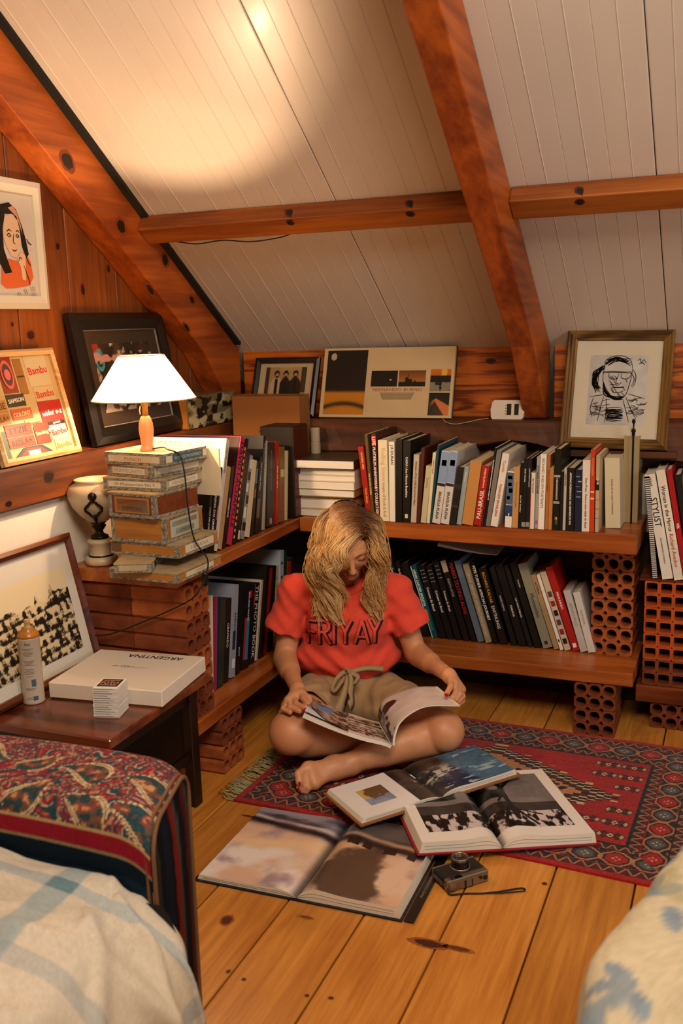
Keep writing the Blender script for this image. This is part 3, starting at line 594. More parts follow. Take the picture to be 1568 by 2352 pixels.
C2 = [
 ('171310', [('RIO', 'c86a1c', .5, .3, .12)], {}, 'black book with an orange word, beside her hair'),
 ('15120f', [('Rio Grande do Sul', 'ded4c4', .36, .12, .5)], {}, 'black book with white serif title'),
 ('15120f', [('Rio Grande do Sul', 'ded4c4', .36, .1, .5)], {}, 'second black book with white serif title'),
 ('181310', [('VRIJ WORLD', 'd0a878', .36, .35, .4)], {}, 'black book with tan capitals'),
 ('11474e', [('HENRI CARTIER BRESSON', 'e6e0d2', .5, .06, .5), ('CITY AND LANDSCAPES', '3aa068', .4, .6, .3)], dict(extras=[(.0, 1, 'b8ccd4', -1, -.72)]), 'teal book with white and green capitals'),
 ('12100f', [('Coracao do Brasil', 'ddd4c6', .36, .3, .45)], dict(extras=[(.93-.05*(k//3), .94-.05*(k//3), 'd8d2c8', -.6+.5*(k % 3), -.45+.5*(k % 3)) for k in range(12)]), 'black dotted book nearest the teal one'),
 ('12100f', [('Coracao do Brasil', 'ddd4c6', .36, .34, .45)], dict(extras=[(.93-.05*(k//3), .94-.05*(k//3), 'd8d2c8', -.6+.5*(k % 3), -.45+.5*(k % 3)) for k in range(12)]), 'middle one of three black dotted books'),
 ('12100f', [('Coracao do Brasil', 'ddd4c6', .36, .38, .45)], dict(extras=[(.93-.05*(k//3), .94-.05*(k//3), 'd8d2c8', -.6+.5*(k % 3), -.45+.5*(k % 3)) for k in range(12)]), 'black dotted book farthest from the teal one'),
 ('14100f', [('EARTH AFTER', '9a948a', .36, .24, .3)], dict(extras=[(.84, .98, 'a89880', -.9, .9)]), 'black book with a pale patch'),
 ('130e0e', [('MARIO TESTINO ALIVE', 'b01a28', .74, .03, .93)], {}, 'black book with big red capitals'),
 ('5c6a78', [], {}, 'blue-grey book beside the red-lettered one'),
 ('96856a', [('ANNIE LEIBOVITZ WOMEN SUSAN SONTAG', 'c8bca0', .4, .12, .8)], {}, 'tan-grey book with pale capitals'),
 ('0f0f0e', [('PETE TURNER AFRICAN JOURNEY', 'eeeae0', .78, .04, .74)], {}, 'black book with bold white capitals'),
 ('121110', [('RICHARD KALVAR', 'd89a30', .6, .06, .4), ('EARTHLINGS', 'd0c8b8', .5, .5, .3)], {}, 'black book with amber capitals'),
 ('131210', [('NAKED MEXICO', 'c0b8a8', .3, .36, .22)], {}, 'black hardback with a small white title'),
 ('121110', [('MARANA', 'cfc8ba', .26, .5, .2)], {}, 'thick plain black hardback'),
 ('1a1816', [('Luiz Carlos Felizardo', 'd8d0c2', .42, .4, .44)], {}, 'charcoal book with white italic name'),
 ('141210', [('Fotografias', 'bcb4a6', .26, .2, .3)], {}, 'black book before the grey-green one'),
 ('868470', [('Montevideo', '3c3a30', .4, .36, .28)], dict(extras=[(.04, .08, '2c2a24', -.4, .3)]), 'grey-green book with a dark title'),
 ('a5845a', [('Bob Wolfenson', '3a2c1c', .3, .1, .3)], {}, 'wide tan book'),
 ('e6dfd2', [], dict(extras=[(.1, .14, '1a1a1a', -.4, .4)]), 'white softcover in the leaning row'),
 ('c8b49a', [], dict(extras=[(.08+.12*k, .15+.12*k, ['2a1c18', '8a2a22', '5c4030'][k % 3], -.7, .7) for k in range(6)]), 'cream spine with rows of tiny figures'),
 ('a81c18', [('FRIDA KAHLO', 'f0e6dc', .3, .3, .4)], dict(extras=[(.04, .09, 'e8e0d8', -.5, .5)]), 'red book near the brick pillar'),
 ('b9b5ae', [('ARTE DO POVO', '8c8880', .34, .2, .4)], {}, 'light grey slipcase')]
C_.append((-.440, .0264, .225, -15.0)); C2.append(('c8c4bb', [('BIOGRAFIA', '9a968e', .3, .3, .3)], {}, 'short pale grey book, last before the brick pillar'))
sh = -.008
for i, ((x, th, h, le), (cv, ti, kw, look)) in enumerate(zip(settle(C_, hi=-.445), C2)):
    if i >= 23: x -= .003
    book((x+sh, 3.372, .2355), 0, le, th*.93, h*.985, .178, cv, f'{look}, lower back shelf', 'leaning books on the lower back shelf', title=ti or None, hard=True, **kw)
# --- lower side-wall row
E_ = [(2.628, .0112, .318, 5.2), (2.642, .0078, .309, 7.5), (2.672, .0407, .293, 10.3), (2.716, .036, .28, 10.9), (2.764, .0334, .313, 11.0), (2.801, .0267, .303, 11.7), (2.851, .0545, .29, 13.0), (2.908, .0378, .282, 14.5), (2.943, .0129, .285, 14.9), (2.974, .0314, .325, 15.5), (3.012, .0265, .310, 16.5), (3.050, .03, .31, 12), (3.088, .028, .30, 8), (3.13, .03, .35, 6), (3.175, .032, .34, 5), (3.215, .028, .29, 4), (3.252, .026, .30, 3)]
E2 = [
 ('d8c69e', [], {}, 'cream thin book at the near end'),
 ('8c2c5a', [], {}, 'very thin magenta book'),
 ('1c3028', [], {}, 'dark green thick book'),
 ('171513', [('GRAMADO', 'd8d0c0', .34, .3, .4)], {}, 'black book with an upright white name'),
 ('8c929c', [('AMAZONIA', '1c2028', .4, .3, .4)], dict(extras=[(.3, .5, '20304a', -.8, .5), (.1, .2, 'd8d4cc', -.6, .6)]), 'blue-grey book with dark capitals'),
 ('131313', [('SPORT', 'ccc6ba', .3, .7, .15)], {}, 'plain black book'),
 ('111112', [('BOURKE-WHITE', 'dcd8d0', .34, .1, .34)], dict(extras=[(.1, .6, 'a82430', -.9, -.3), (.1, .6, '2a7a90', -.25, .5), (.84, .92, 'a02020', -.1, .8)]), 'wide black book with red and blue blocks'),
 ('151316', [('THE PHOTO BOOK', 'e6d8d0', .66, .04, .9)], dict(extras=[(.7, .98, 'b03428', -.98, -.7)]), 'black book with huge white capitals'),
 ('c8bca8', [], {}, 'thin white spine'), ('1d1813', [], {}, 'tall black book with worn gilt edge'),
 ('9c1c14', [], {}, 'red spine'), ('16130f', [], {}, 'black spine beyond the red one'), ('b8ac92', [], dict(extras=[(.1*k+.04, .1*k+.06, 'a02818', -.4, .1) for k in range(9)]), 'cream speckled spine'),
 ('a9b4c4', [], dict(extras=[(.1+.15*k, .13+.15*k, '3a5a8a', -.7, .6) for k in range(6)]), 'book in shiny clear wrapping'), ('0f3a22', [], {}, 'bottle-green tall book'), ('a02418', [], {}, 'brick-red short book'), ('2a2018', [], {}, 'brown book in the far corner')]
for i, ((y, th, h, le), (cv, ti, kw, look)) in enumerate(zip(settle(E_), E2)):
    book((-1.55, y, .2355), R_(90), le, th*.93, h, .27, cv, f'{look}, lower side-wall shelf', 'books on the lower side-wall shelf', title=ti or None, back=random.Random(i+30).uniform(0, .008), **kw)
# --- right-hand pillar
R2 = [((-.262, .0165, .348, -6.0), '15140f', [], dict(extras=[(.01+.02*k, .021+.02*k, 'd0ccc0', -.95, .95) for k in range(49)]), 'black book ringed with fine white stripes'),
      ((-.222, .0340, .357, -11.0), 'e4dccb', [('STYLIST', '15120f', .6, .22, .36), ('THE INTERPRETERS OF FASHION', '6c6456', .16, .6, .25), ('VOGUE', '3a342c', .22, .03, .08)], {}, 'white book with tall black capitals'),
      ((-.187, .0282, .373, -10.8), 'e2d8c4', [('Woman in the Mirror', '2c261e', .5, .14, .42), ('Richard Avedon', 'b84a28', .5, .58, .3)], {}, 'cream book titled in black and orange'),
      ((-.162, .0170, .377, -10.4), 'a31518', [('VIK', 'f0e2d8', .5, .48, .1)], {}, 'crimson book'),
      ((-.138, .0200, .36, -10.2), '17140f', [], {}, 'black book, outermost')]
for (x, th, h, le), cv, ti, kw, look in R2:
    book((x+.012, 3.343, .527), 0, le, th, h, .20, cv, f'{look}, leaning on the square-holed brick pillar', 'books on the brick pillar', title=ti or None, pages=PAPERW, **kw)
# --- pile lying flat in the corner
z = .7045
for i, (x0, x1, y0, hh, cv, ang, look) in enumerate([(-1.538, -1.31, 3.245, .028, 'cdbc96', -2, 'cream booklet at the bottom'), (-1.52, -1.30, 3.25, .036, 'c8ac78', 1, 'fat soft cream book, second from the bottom'), (-1.512, -1.30, 3.26, .010, 'a88c5c', 3, 'thin brown sheet book, third from the bottom'), (-1.538, -1.285, 3.24, .028, 'b0884c', 0, 'ochre covered book in the middle'), (-1.528, -1.28, 3.235, .030, 'd4c6a6', -1, 'white-edged book, fourth from the top'), (-1.520, -1.285, 3.24, .021, 'ded2b8', 1, 'white-edged book, third from the top'), (-1.505, -1.28, 3.25, .024, 'd8caac', -2, 'white-edged book just under the top one'), (-1.538, -1.28, 3.225, .032, '3a2c1c', 1, 'dark covered book on top')]):
    w_, d_ = x1-x0, .235
    t = thing('book', f'{look} of the horizontal pile in the corner', 'book', group='pile of flat books in the corner', loc=((x0+x1)/2, y0+d_/2, z), rot=(0, 0, R_(ang)))
    mesh_obj('cover', *join(box_vf((-w_/2, -d_/2, 0), (w_/2, d_/2, .002)), box_vf((-w_/2, -d_/2, hh-.002), (w_/2, d_/2, hh)), box_vf((w_/2-.002, -d_/2, .002), (w_/2, d_/2, hh-.002))), pbr('cover '+cv, cv, .45), t)
    box('page_block', (-w_/2+.003, -d_/2+.003, .002), (w_/2-.002, d_/2-.002, hh-.002), PAPERW, t); z += hh+.0004
# loose open book lying over the leaning row
xs = np.linspace(-1.02, -.80, 14)
V = []
for k, xx in enumerate(xs):
    zz = .583-.02*math.sin((xx+1.02)/.22*PI*.5)
    V += [(xx, 3.39, zz), (xx, 3.54, zz+.004), (xx, 3.54, zz+.016-.012*k/13), (xx, 3.39, zz+.012-.010*k/13)]
F = [[4*i+k, 4*(i+1)+k, 4*(i+1)+(k+1) % 4, 4*i+(k+1) % 4] for i in range(13) for k in range(4)]+[[0, 1, 2, 3], [52, 55, 54, 53]]
tag(mesh_obj('booklet', V, F, PAPER), 'sagging cream booklet lying across the tops of the leaning books', 'book')
# ================================================================== picture frames
def bar(a, b, w, d, z0, z1):  # mitred bar of a frame lying in xy, inner edge to the left of a->b
    a = np.array(a); b = np.array(b); t = (b-a)/np.linalg.norm(b-a); n = np.array([-t[1], t[0]])
    o1, o2, i2, i1 = a, b, b-t*w+n*w, a+t*w+n*w; m1, m2, m3, m4 = a+t*w*.45+n*w*.45, b-t*w*.45+n*w*.45, 0, 0
    V = [(*o1, z0), (*o2, z0), (*i2, z0), (*i1, z0), (*o1, z1*.7), (*o2, z1*.7), (*m2, z1), (*m1, z1), (*i2, z1*.75), (*i1, z1*.75)]
    return V, [[0, 3, 2, 1], [0, 1, 5, 4], [4, 5, 6, 7], [7, 6, 8, 9], [9, 8, 2, 3], [1, 2, 8, 6, 5], [0, 4, 7, 9, 3]]
def frame(M, w, h, bw, d, mat, label, cat='framed picture', mount=None, mountw=0, gloss=True, name='picture_frame', group=None, bevelled=None):
    t = thing(name, label, cat, M=M, group=group)
    C4 = [(0, 0), (w, 0), (w, h), (0, h)]
    for i in range(4): mesh_obj('frame_bar', *bar(C4[i], C4[(i+1) % 4], bw, d, 0, d), mat, t)
    if mount: box('mount', (bw*.9, bw*.9, d*.15), (w-bw*.9, h-bw*.9, d*.3), mount, t)
    return t
def wallM(bl, br, tl):
    bl, br, tl = map(Vector, (bl, br, tl)); x = (br-bl).normalized(); z = x.cross(tl-bl).normalized(); y = z.cross(x)
    return basis(bl, x, y, z), (br-bl).length, (tl-bl).length
def picture(name, t, x0, y0, x1, y1, z, fn, nx, ny, mat=None):
    U, Vv = np.meshgrid(np.linspace(0, 1, nx), np.linspace(0, 1, ny), indexing='ij')
    P = np.stack([x0+(x1-x0)*U, y0+(y1-y0)*Vv, np.full_like(U, z)], -1)
    F = np.array(grid(nx, ny)).tolist()
    return mesh_obj(name, P, F, mat or printed('print', .4), t, colors=fn(U, Vv))
def poly(name, t, pts, z, mat):
    return mesh_obj(name, [(x, y, z) for x, y in pts], [list(range(len(pts)))], mat, t)
def strokes(name, t, lines, z, wd, mat):
    parts = []
    for ln in lines:
        P = smooth_path(ln, max(6, len(ln)*4)); T = np.gradient(P, axis=0); T /= np.linalg.norm(T, axis=1)[:, None]+1e-9; N_ = np.stack([-T[:, 1], T[:, 0]], -1)
        n = len(P); ww = wd*(.5+.5*np.sin(np.linspace(.3, 2.9, n)))[:, None]
        A = P+N_*ww; B = P-N_*ww; V = [(*p, z) for p in A]+[(*p, z) for p in B]; parts.append((V, [[i, n+i, n+i+1, i+1] for i in range(n-1)]))
    return mesh_obj(name, *join(*parts), mat, t)
INK = inkmat('14110f')
# --- collage of printed packets in a natural frame, on the side ledge
CREAMW = wood('pale frame wood', 'a87c48', 'd9b27c', axis=0, freq=20, rough=.5, knots=0, rnd=False)
M, w_, h_ = wallM((-1.888, 2.128, 1.033), (-1.888, 2.472, 1.033), (-1.968, 2.135, 1.348))
t = frame(M, w_, h_, .019, .022, CREAMW, 'pale wood frame with a collage of red and cream printed packets', mount=pbr('collage backing', 'b39a6c', .6))
rs = random.Random(4); zz = .0075
cells = [(.05, .80, .16, .90, 'dcc07a', 'BORNEO', '5a3a18'), (.02, .88, .22, .96, '17140f', 'SAMSON', 'e8dcc0'), (.02, .58, .22, .79, 'd6b36a', 'Mandrin', '3a2612'), (.26, .62, .44, .95, '8c2c1c', None, None), (.46, .60, .56, .92, '9a6a34', 'SMOKING', '3a1c10'), (.60, .66, .88, .95, 'e0cfa4', 'Bambu', 'b02018'), (.62, .52, .88, .65, 'dcc89a', 'Bambu', 'b02018'), (.62, .30, .92, .52, 'b5221c', 'wider e-z', 'f0dcc8'), (.64, .22, .92, .31, 'ad1e1a', 'e-z wider', 'f0dcc8'), (.26, .50, .48, .61, '14120f', 'SAMSON', 'e8dcc0'), (.02, .46, .24, .57, 'c88c3c', 'FTZIE', '3a2010'), (.02, .36, .24, .45, 'bd7c30', 'RIZLA+', '4a2010'), (.27, .38, .52, .48, 'd8602c', 'COLONY', 'f0d8b0'), (.40, .30, .60, .37, 'd8b878', 'Borneo', '5a3a18'), (.14, .24, .46, .35, 'c23a22', 'FTZIE', '2a120c'), (.14, .14, .46, .235, 'c8402a', 'RIZLA+', '2a120c'), (.48, .14, .66, .33, 'b8331f', 'Smoking', 'e8c890'), (.68, .16, .90, .29, 'e6d8b8', 'Bambu', 'c02a20'), (.70, .05, .92, .15, 'e0d0a8', 'Bambu', 'a06a20'), (.05, .05, .13, .30, '2a4a30', None, None), (.68, .295, .90, .325, '14120f', 'SAMSON', 'e0d4b8')]
for x0, y0, x1, y1, c, s, ik in cells:
    c = ''.join('%02x' % int(int(c[k:k+2], 16)*.82) for k in (0, 2, 4))
    a = rs.uniform(-.02, .02)
    o = box('packet', (w_*x0, h_*y0, .006), (w_*x1, h_*y1, zz), pbr('packet '+c, c, .55), t); zz += .00008
    if s: text('title', s, inkmat(ik), t, basis(((x0+x1)/2*w_, (y0+y1)/2*h_, zz+.0004), (1, .06, 0), (-.06, 1, 0)), align='C', fit=((x1-x0)*w_*.86, (y1-y0)*h_*.5), stretch=1.2, bold=.0006)
for (cx_, cy_, rx, ry, c) in ((.35, .785, .07, .13, 'c25a3c'), (.35, .785, .055, .10, '3a2a3c'), (.35, .785, .035, .05, 'd8605a')):
    poly('motif', t, [(w_*(cx_+rx*math.cos(k*PI/8)), h_*(cy_+ry*math.sin(k*PI/8))) for k in range(16)], zz+.0005, pbr('packet '+c, c)); zz += .0003
hexp = [(.16, .05), (.30, .135), (.52, .135), (.64, .06), (.52, .0+.04), (.30, .035)]
poly('packet', t, [(w_*a, h_*b) for a, b in hexp], zz+.0006, pbr('packet navy', '26304a'))
poly('packet', t, [(w_*(.40+(a-.40)*.72), h_*(.085+(b-.085)*.72)) for a, b in hexp], zz+.001, pbr('packet c23a22', 'c23a22'))
box('packet', (w_*.33, h_*.06, zz+.0012), (w_*.48, h_*.10, zz+.0014), pbr('packet cream', 'e8dcc0'), t)
# --- wide black frame with dark photograph
BLK = pbr('black frame lacquer', '100d0b', .35, .5)
M, w_, h_ = wallM((-1.918, 2.583, 1.033), (-1.918, 3.125, 1.033), (-1.992, 2.56, 1.452))
t = frame(M, w_, h_, .055, .03, BLK, 'wide black frame with a dark crowd photograph, leaning behind the lamp', mount=pbr('dark mount', '35281c', .7))
tmat = pbr('grey slip', '8c8074', .5)
for lo, hi in (((.053, .053), (w_-.053, .058)), ((.053, h_-.058), (w_-.053, h_-.053)), ((.053, .053), (.058, h_-.053)), ((w_-.058, .053), (w_-.053, h_-.053))): box('slip', (*lo, .006), (*hi, .014), tmat, t)
def darkphoto(U, V):
    n = fbm(U*7, V*5, 21, 4); c = mixc(hx('1c140e'), hx('4a3322'), sst(.4, .8, n))
    c = mixc(c, hx('b8a894'), sst(.62, .7, fbm(U*9+3, V*7, 8, 3))*(V > .78)); c = mixc(c, hx('a08c7a'), sst(.5, .6, fbm(U*12, V*8, 18, 3))*((U < .13) | (V < .16)))
    c = mixc(c, hx('9c3020'), ((U < .1) & (V > .86))*1.0); c = mixc(c, hx('3a8090'), ((np.abs(np.hypot((U-.08)*2.2, V-.76)-.13) < .03))*1.0)
    c = mixc(c, hx('c08878'), sst(.55, .62, fbm(U*10, V*9, 33, 2))*((V > .68) & (V < .88))); return c
picture('photograph', t, .10, .10, w_-.11, h_-.10, .010, darkphoto, 90, 60, printed('glossy print', .15, .5))
# --- white distressed frame with a portrait drawing, hung on the planks
WHF = pbr('chipped white paint', 'dfd2b8', .6, bump=.4, bscale=60)
M, w_, h_ = wallM((-2.0035, 2.145, 1.468), (-2.0035, 2.522, 1.468), (-2.0035, 2.145, 1.838))
t = frame(M, w_, h_, .038, .02, WHF, 'chipped white frame with an ink and orange portrait, hung on the planks', mount=pbr('portrait paper', 'cdbfae', .7))
def P_(x, y): return (w_*.33+x*.001, h_*.5+y*.001)
ox = w_*.66; oy = h_*.52; S = .0011
def q(pts): return [(ox+(x)*S*.95, oy+(y)*S) for x, y in pts]
OR = pbr('orange wash', 'd0602c', .7); SKN = pbr('paper skin', 'e0b890', .7); HI = pbr('hair highlight', 'c88c6c', .7)
poly('drawing', t, q([(-70, -110), (-60, -60), (-30, -45), (10, -50), (40, -20), (62, -50), (68, -90), (50, -112), (-10, -120), (-50, -122)]), .0075, OR)
poly('drawing', t, q([(-66, -60), (-75, -10), (-72, 50), (-48, 92), (-10, 100), (18, 84), (38, 40), (48, 10), (56, -30), (44, -40), (30, -10), (26, 40), (8, 70), (-30, 70), (-44, 30), (-46, -20), (-30, -60), (-20, -80), (-50, -84)]), .0079, INK)
poly('drawing', t, q([(-42, 34), (-30, 64), (-4, 72), (20, 56), (26, 20), (22, -14), (4, -42), (-18, -38), (-36, -12), (-44, 10)]), .0083, SKN)
poly('drawing', t, q([(-16, 86), (4, 92), (18, 80), (32, 44), (36, 20), (28, 40), (16, 66), (-4, 78)]), .0084, HI)
poly('drawing', t, q([(4, -44), (26, -24), (40, -34), (38, -58), (34, -100), (20, -98), (16, -64)]), .0087, SKN)
strokes('drawing', t, [q(a) for a in ([(-30, 24), (-20, 30), (-10, 26)], [(8, 26), (16, 30), (22, 24)], [(-2, 20), (-6, 0), (2, -6)], [(-14, -20), (-4, -24), (6, -20)], [(-30, 16), (-22, 20), (-14, 15), (-22, 12), (-30, 16)], [(6, 16), (13, 19), (19, 15), (13, 12), (6, 16)], [(10, -50), (16, -40), (26, -44)], [(40, -30), (50, -50), (60, -60)], [(50, 10), (60, 0), (70, -4)], [(30, -60), (44, -90), (50, -110)])], .009, .0016, INK)
strokes('signature', t, [q([(-10+30*(k % 3)+3*i, -140-16*(k//3)+6*((i*7+k) % 3)-3+8*(k % 3)) for i in range(8)]) for k in range(7)], .009, .0006, pbr('pencil', '6a5c4c'))
# --- brown framed print of old rooftops on the side table
BRF = wood('walnut frame', '3c1a0c', '6b3318', axis=0, freq=12, rough=.35, knots=0, rnd=False)
M, w_, h_ = wallM((-1.80, 1.86, .4075), (-1.80, 2.372, .4075), (-1.885, 1.86, .80))
t = frame(M, w_, h_, .022, .024, BRF, 'thin walnut frame with an ink print of old rooftops, standing on the side table', mount=pbr('white mount', 'd8d0c0', .6))
def roofs(U, V):
    n = fbm(U*22, V*16, 3, 4); sky = (V > .55+.25*fbm(U*5, U*0, 4, 3)+.12*np.exp(-((U-.62)/.03)**2)+.1*np.exp(-((U-.80)/.025)**2))
    blk = np.floor(U*26+V*4) % 2 * .25+np.floor(V*24-U*3) % 3*.18; v = sst(.42, .6, n*.7+blk*.5)
    c = mixc(hx('1b1712'), hx('d8c39a'), v); c = mixc(c, hx('e0cfa8'), sky*1.0); return c
picture('print', t, .075, .06, w_-.06, h_-.09, .0085, roofs, 150, 110)
# --- small framed photograph of three men in the corner
M, w_, h_ = wallM((-1.826, 3.498, 1.0425), (-1.545, 3.498, 1.0425), (-1.826, 3.585, 1.268))
t = frame(M, w_, h_, .024, .018, BLK, 'black framed sepia photograph of three standing men, on the back ledge', mount=pbr('sepia mount', 'b49c74', .7))
def three(U, V):
    c = mixc(hx('b89868'), hx('8a6c44'), fbm(U*4, V*4, 3, 3)); hd = lambda cx, cy, r: (np.hypot((U-cx)*1.25, V-cy) < r)
    for cx, wd, cc in ((.28, .14, 'b09878'), (.5, .13, '1a130e'), (.74, .15, '241a12')):
        body = (np.abs(U-cx) < wd*sst(.86, .6, V)) & (V < .76); c = mixc(c, hx(cc), body*1.0); c = mixc(c, hx('15100c'), hd(cx, .84, .085)*1.0); c = mixc(c, hx('a07850'), hd(cx, .81, .055)*1.0)
        c = mixc(c, hx('1c1510'), ((np.hypot((U-cx)*1.3, V-.775) < .045) & (V < .79))*1.0); c = mixc(c, hx('15100c'), ((np.abs(U-cx) < .035) & (V < .72))*1.0)
    c = mixc(c, hx('241810'), ((U < .1) | ((U > .88) & (V > .4)))*.8); return c
picture('photograph', t, .052, .03, w_-.052, h_-.04, .0085, three, 70, 60)
# --- long photographic poster panel
M, w_, h_ = wallM((-1.518, 3.49, 1.042), (-.992, 3.49, 1.042), (-1.518, 3.575, 1.300))
t = thing('poster_panel', 'long cream poster panel with a dark seascape and small sunset pictures', 'poster', M=M)
box('board', (0, 0, 0), (w_, h_, .014), pbr('panel cream', 'c9ae80', .5, var=.06, vscale=10), t, b=.001); box('edge', (-.003, -.002, -.002), (w_+.003, h_+.003, .001), BLK, t)
K = lambda a, b: (a*w_, b*h_)
def sea(U, V):
    c = mixc(hx('0d0b09'), hx('14100c'), V); lo = np.clip((.42-V)/.42, 0, 1); c = mixc(c, hx('b87418'), sst(0, .25, lo)*(1-.8*np.exp(-((V-.17+.06*(U-.5)**2*4)/.035)**2))*(V < .37)); c = mixc(c, hx('3a200c'), np.exp(-((V-.37)/.012)**2)); return mixc(c, hx('b0a080'), (np.hypot((U-.16)*.72*1.0, (V-.90)) < .075*.72)*1.0)
picture('picture', t, w_*.03, h_*.04, w_*.345, h_*.965, .0146, sea, 60, 80)
def pic2(k):
    def f(U, V):
        n = fbm(U*6, V*6, 40+k, 4)
        if k == 0: c = mixc(hx('0c0b09'), hx('2a2014'), sst(.6, .8, n)*(V < .4)); return mixc(c, hx('c8b890'), (np.hypot(U-.74, (V-.42)) < .04)*1.0)
        if k == 1: h = .25+.3*(np.abs(U-.3) < .06)+.2*(np.abs(U-.42) < .09)+.1*(np.abs(U-.6) < .03)+.06*n; return mixc(mixc(hx('6a3c14'), hx('b87830'), 1-V), hx('0d0a07'), (V < h)*1.0)
        if k == 2:
            c = mixc(hx('a03a10'), hx('c86a1c'), V); c = mixc(c, hx('e0a838'), (np.hypot((U-.67)*1.35, V-.86) < .19)*1.0); c = mixc(c, hx('120c08'), (V < .68+.06*n)*1.0); c = mixc(c, hx('98907c'), ((V < .42) & (n > .38))*.8)
            return mixc(c, hx('0a0806'), ((np.hypot((U-.5)*1.6, V-.36) < .13) | (np.hypot((U-.52)*1.4, V-.15) < .09))*1.0)
        c = mixc(hx('14100c'), hx('c87038'), (V < .75-.5*np.abs(U-.35)-.0)*(U > .0)*sst(0, .5, U+.1)); c = mixc(c, hx('221a14'), (V < .62-1.3*np.abs(U-.3))*.85); return c
    return f
for k, (a, b, c, d) in enumerate(((.385, .44, .585, .665), (.595, .44, .795, .665), (.83, .37, 1.0-.02, .68), (.83, .035, .98, .35))):
    picture('picture', t, w_*a, h_*b, w_*c, h_*d, .0146, pic2(k), 44, 34)
text('title', 'FERNANDO BUENO', inkmat('a03418'), t, basis((w_*.59, h_*.395, .0148), (1, 0, 0), (0, 1, 0)), align='C', width=w_*.37, height=h_*.045)
for k in range(8): box('caption', (w_*(.46+.003*k), h_*(.345-.0125*k), .0142), (w_*(.72-.003*k), h_*(.351-.0125*k), .01465), pbr('caption ink', '6c5838'), t)
# --- thermostat
t = thing('thermometer', 'small white digital thermometer with two displays, on the back ledge beside the rafter', 'thermometer', loc=(-.788, 3.50, 1.0415), rot=(R_(-12), 0, 0))
pts = [(-.060, .008), (-.055, 0), (.050, 0), (.056, .008), (.062, .036), (.060, .062), (.054, .070), (-.050, .070), (-.057, .062), (-.063, .036)]
mesh_obj('case', xf(ngon_prism(pts, 0, .022), basis((0, .022, 0), (1, 0, 0), (0, 0, 1), (0, -1, 0)))[0], ngon_prism(pts, 0, .022)[1], pbr('white plastic', 'd8c8b4', .4), t, M=None)
for a in (-.003, .024): box('display', (a, -.0012, .016), (a+.016, 0, .056), pbr('lcd', '2a2a1c', .2), t)
for k in range(4): box('key_mark', (-.009, -.0006, .018+.01*k), (-.006, 0, .022+.01*k), inkmat('3a3028'), t)
P = smooth_path([(-.855, 3.492, 1.046), (-.885, 3.47, 1.043), (-.92, 3.452, 1.036), (-.965, 3.45, 1.028), (-1.00, 3.452, 1.033), (-1.02, 3.47, 1.044)], 30)
tag(mesh_obj('cable', *tube(P, .0013, 5), pbr('cream wire', 'b8a07c', .5), smooth=True), 'thin cream wire running from the thermometer over the ledge edge', 'cable')
# --- framed charcoal sketch
FRW = wood('ribbed oak frame', '3e2810', '84602c', axis=1, freq=26, rough=.5, knots=0, rnd=False, contrast=1.3)
FRX = wood('ribbed oak frame side', '3e2810', '84602c', axis=0, freq=26, rough=.5, knots=0, rnd=False, contrast=1.3)
M, w_, h_ = wallM((-.588, 3.425, .955), (-.232, 3.425, .948), (-.588, 3.545, 1.348))
t = thing('picture_frame', 'ribbed oak frame with a charcoal sketch of a man in glasses, above the book row', 'framed picture', M=M)
C4 = [(0, 0), (w_, 0), (w_, h_), (0, h_)]
for i in range(4):
    b_ = join(*[bar(*[(lambda p: (p[0]+s*(1 if p[0] < w_/2 else -1), p[1]+s*(1 if p[1] < h_/2 else -1)))(p) for p in (C4[i], C4[(i+1) % 4])], .0125, 0, .002, .020-.002*k) for k, s in enumerate((0, .0115, .023))])
    mesh_obj('frame_bar', *b_, FRX if i % 2 == 0 else FRW, t)
box('mount', (.03, .03, .003), (w_-.03, h_-.03, .006), pbr('ivory mount', 'c8bca2', .7, var=.08, vscale=5), t)
X0, Y0, X1, Y1 = w_*.235, h_*.20, w_*.775, h_*.79
picture('sheet', t, X0, Y0, X1, Y1, .0064, lambda U, V: mixc(hx('9a948c'), hx('bdb6aa'), fbm(U*6, V*6, 9, 3)), 30, 30)
def qs(pts): return [(X0+(X1-X0)*(x/100), Y0+(Y1-Y0)*(1-y/130)) for x, y in pts]
CH = pbr('charcoal', '171412', .9, .1); CHG = pbr('smudged charcoal', '5c5650', .9, .1)
rs = random.Random(9); L = []
L += [[(25, 26), (27, 10), (40, 2), (58, 2), (70, 10), (74, 26)], [(25, 26), (24, 40), (26, 56), (32, 72), (44, 82), (56, 82), (66, 72), (70, 56), (73, 40), (74, 26)], [(22, 31), (40, 30), (58, 31), (74, 31)], [(22, 33), (40, 32), (74, 33)], [(34, 33), (34, 41), (40, 45), (48, 43), (51, 34)], [(55, 34), (56, 42), (63, 44), (70, 41), (72, 33)], [(50, 40), (47, 50), (53, 54), (57, 50)], [(40, 59), (50, 60), (62, 59)], [(41, 61), (62, 60)], [(42, 68), (52, 70), (62, 66)], [(36, 56), (44, 55), (52, 57)], [(30, 10), (36, 6), (48, 5), (62, 7)], [(27, 18), (34, 12), (46, 10), (60, 14), (70, 20)], [(28, 78), (24, 96), (20, 124)], [(32, 80), (34, 100), (33, 126)], [(66, 78), (76, 100), (86, 118)], [(62, 84), (68, 104), (74, 124)], [(28, 74), (16, 76), (4, 78)], [(70, 72), (84, 76), (98, 80)], [(10, 80), (6, 100), (10, 116)], [(12, 90), (18, 100), (10, 110)], [(82, 10), (86, 6), (88, 14), (92, 8), (96, 14)], [(84, 16), (90, 14), (94, 18)], [(74, 26), (80, 36), (80, 50), (76, 60)], [(70, 30), (78, 44), (74, 58)]]
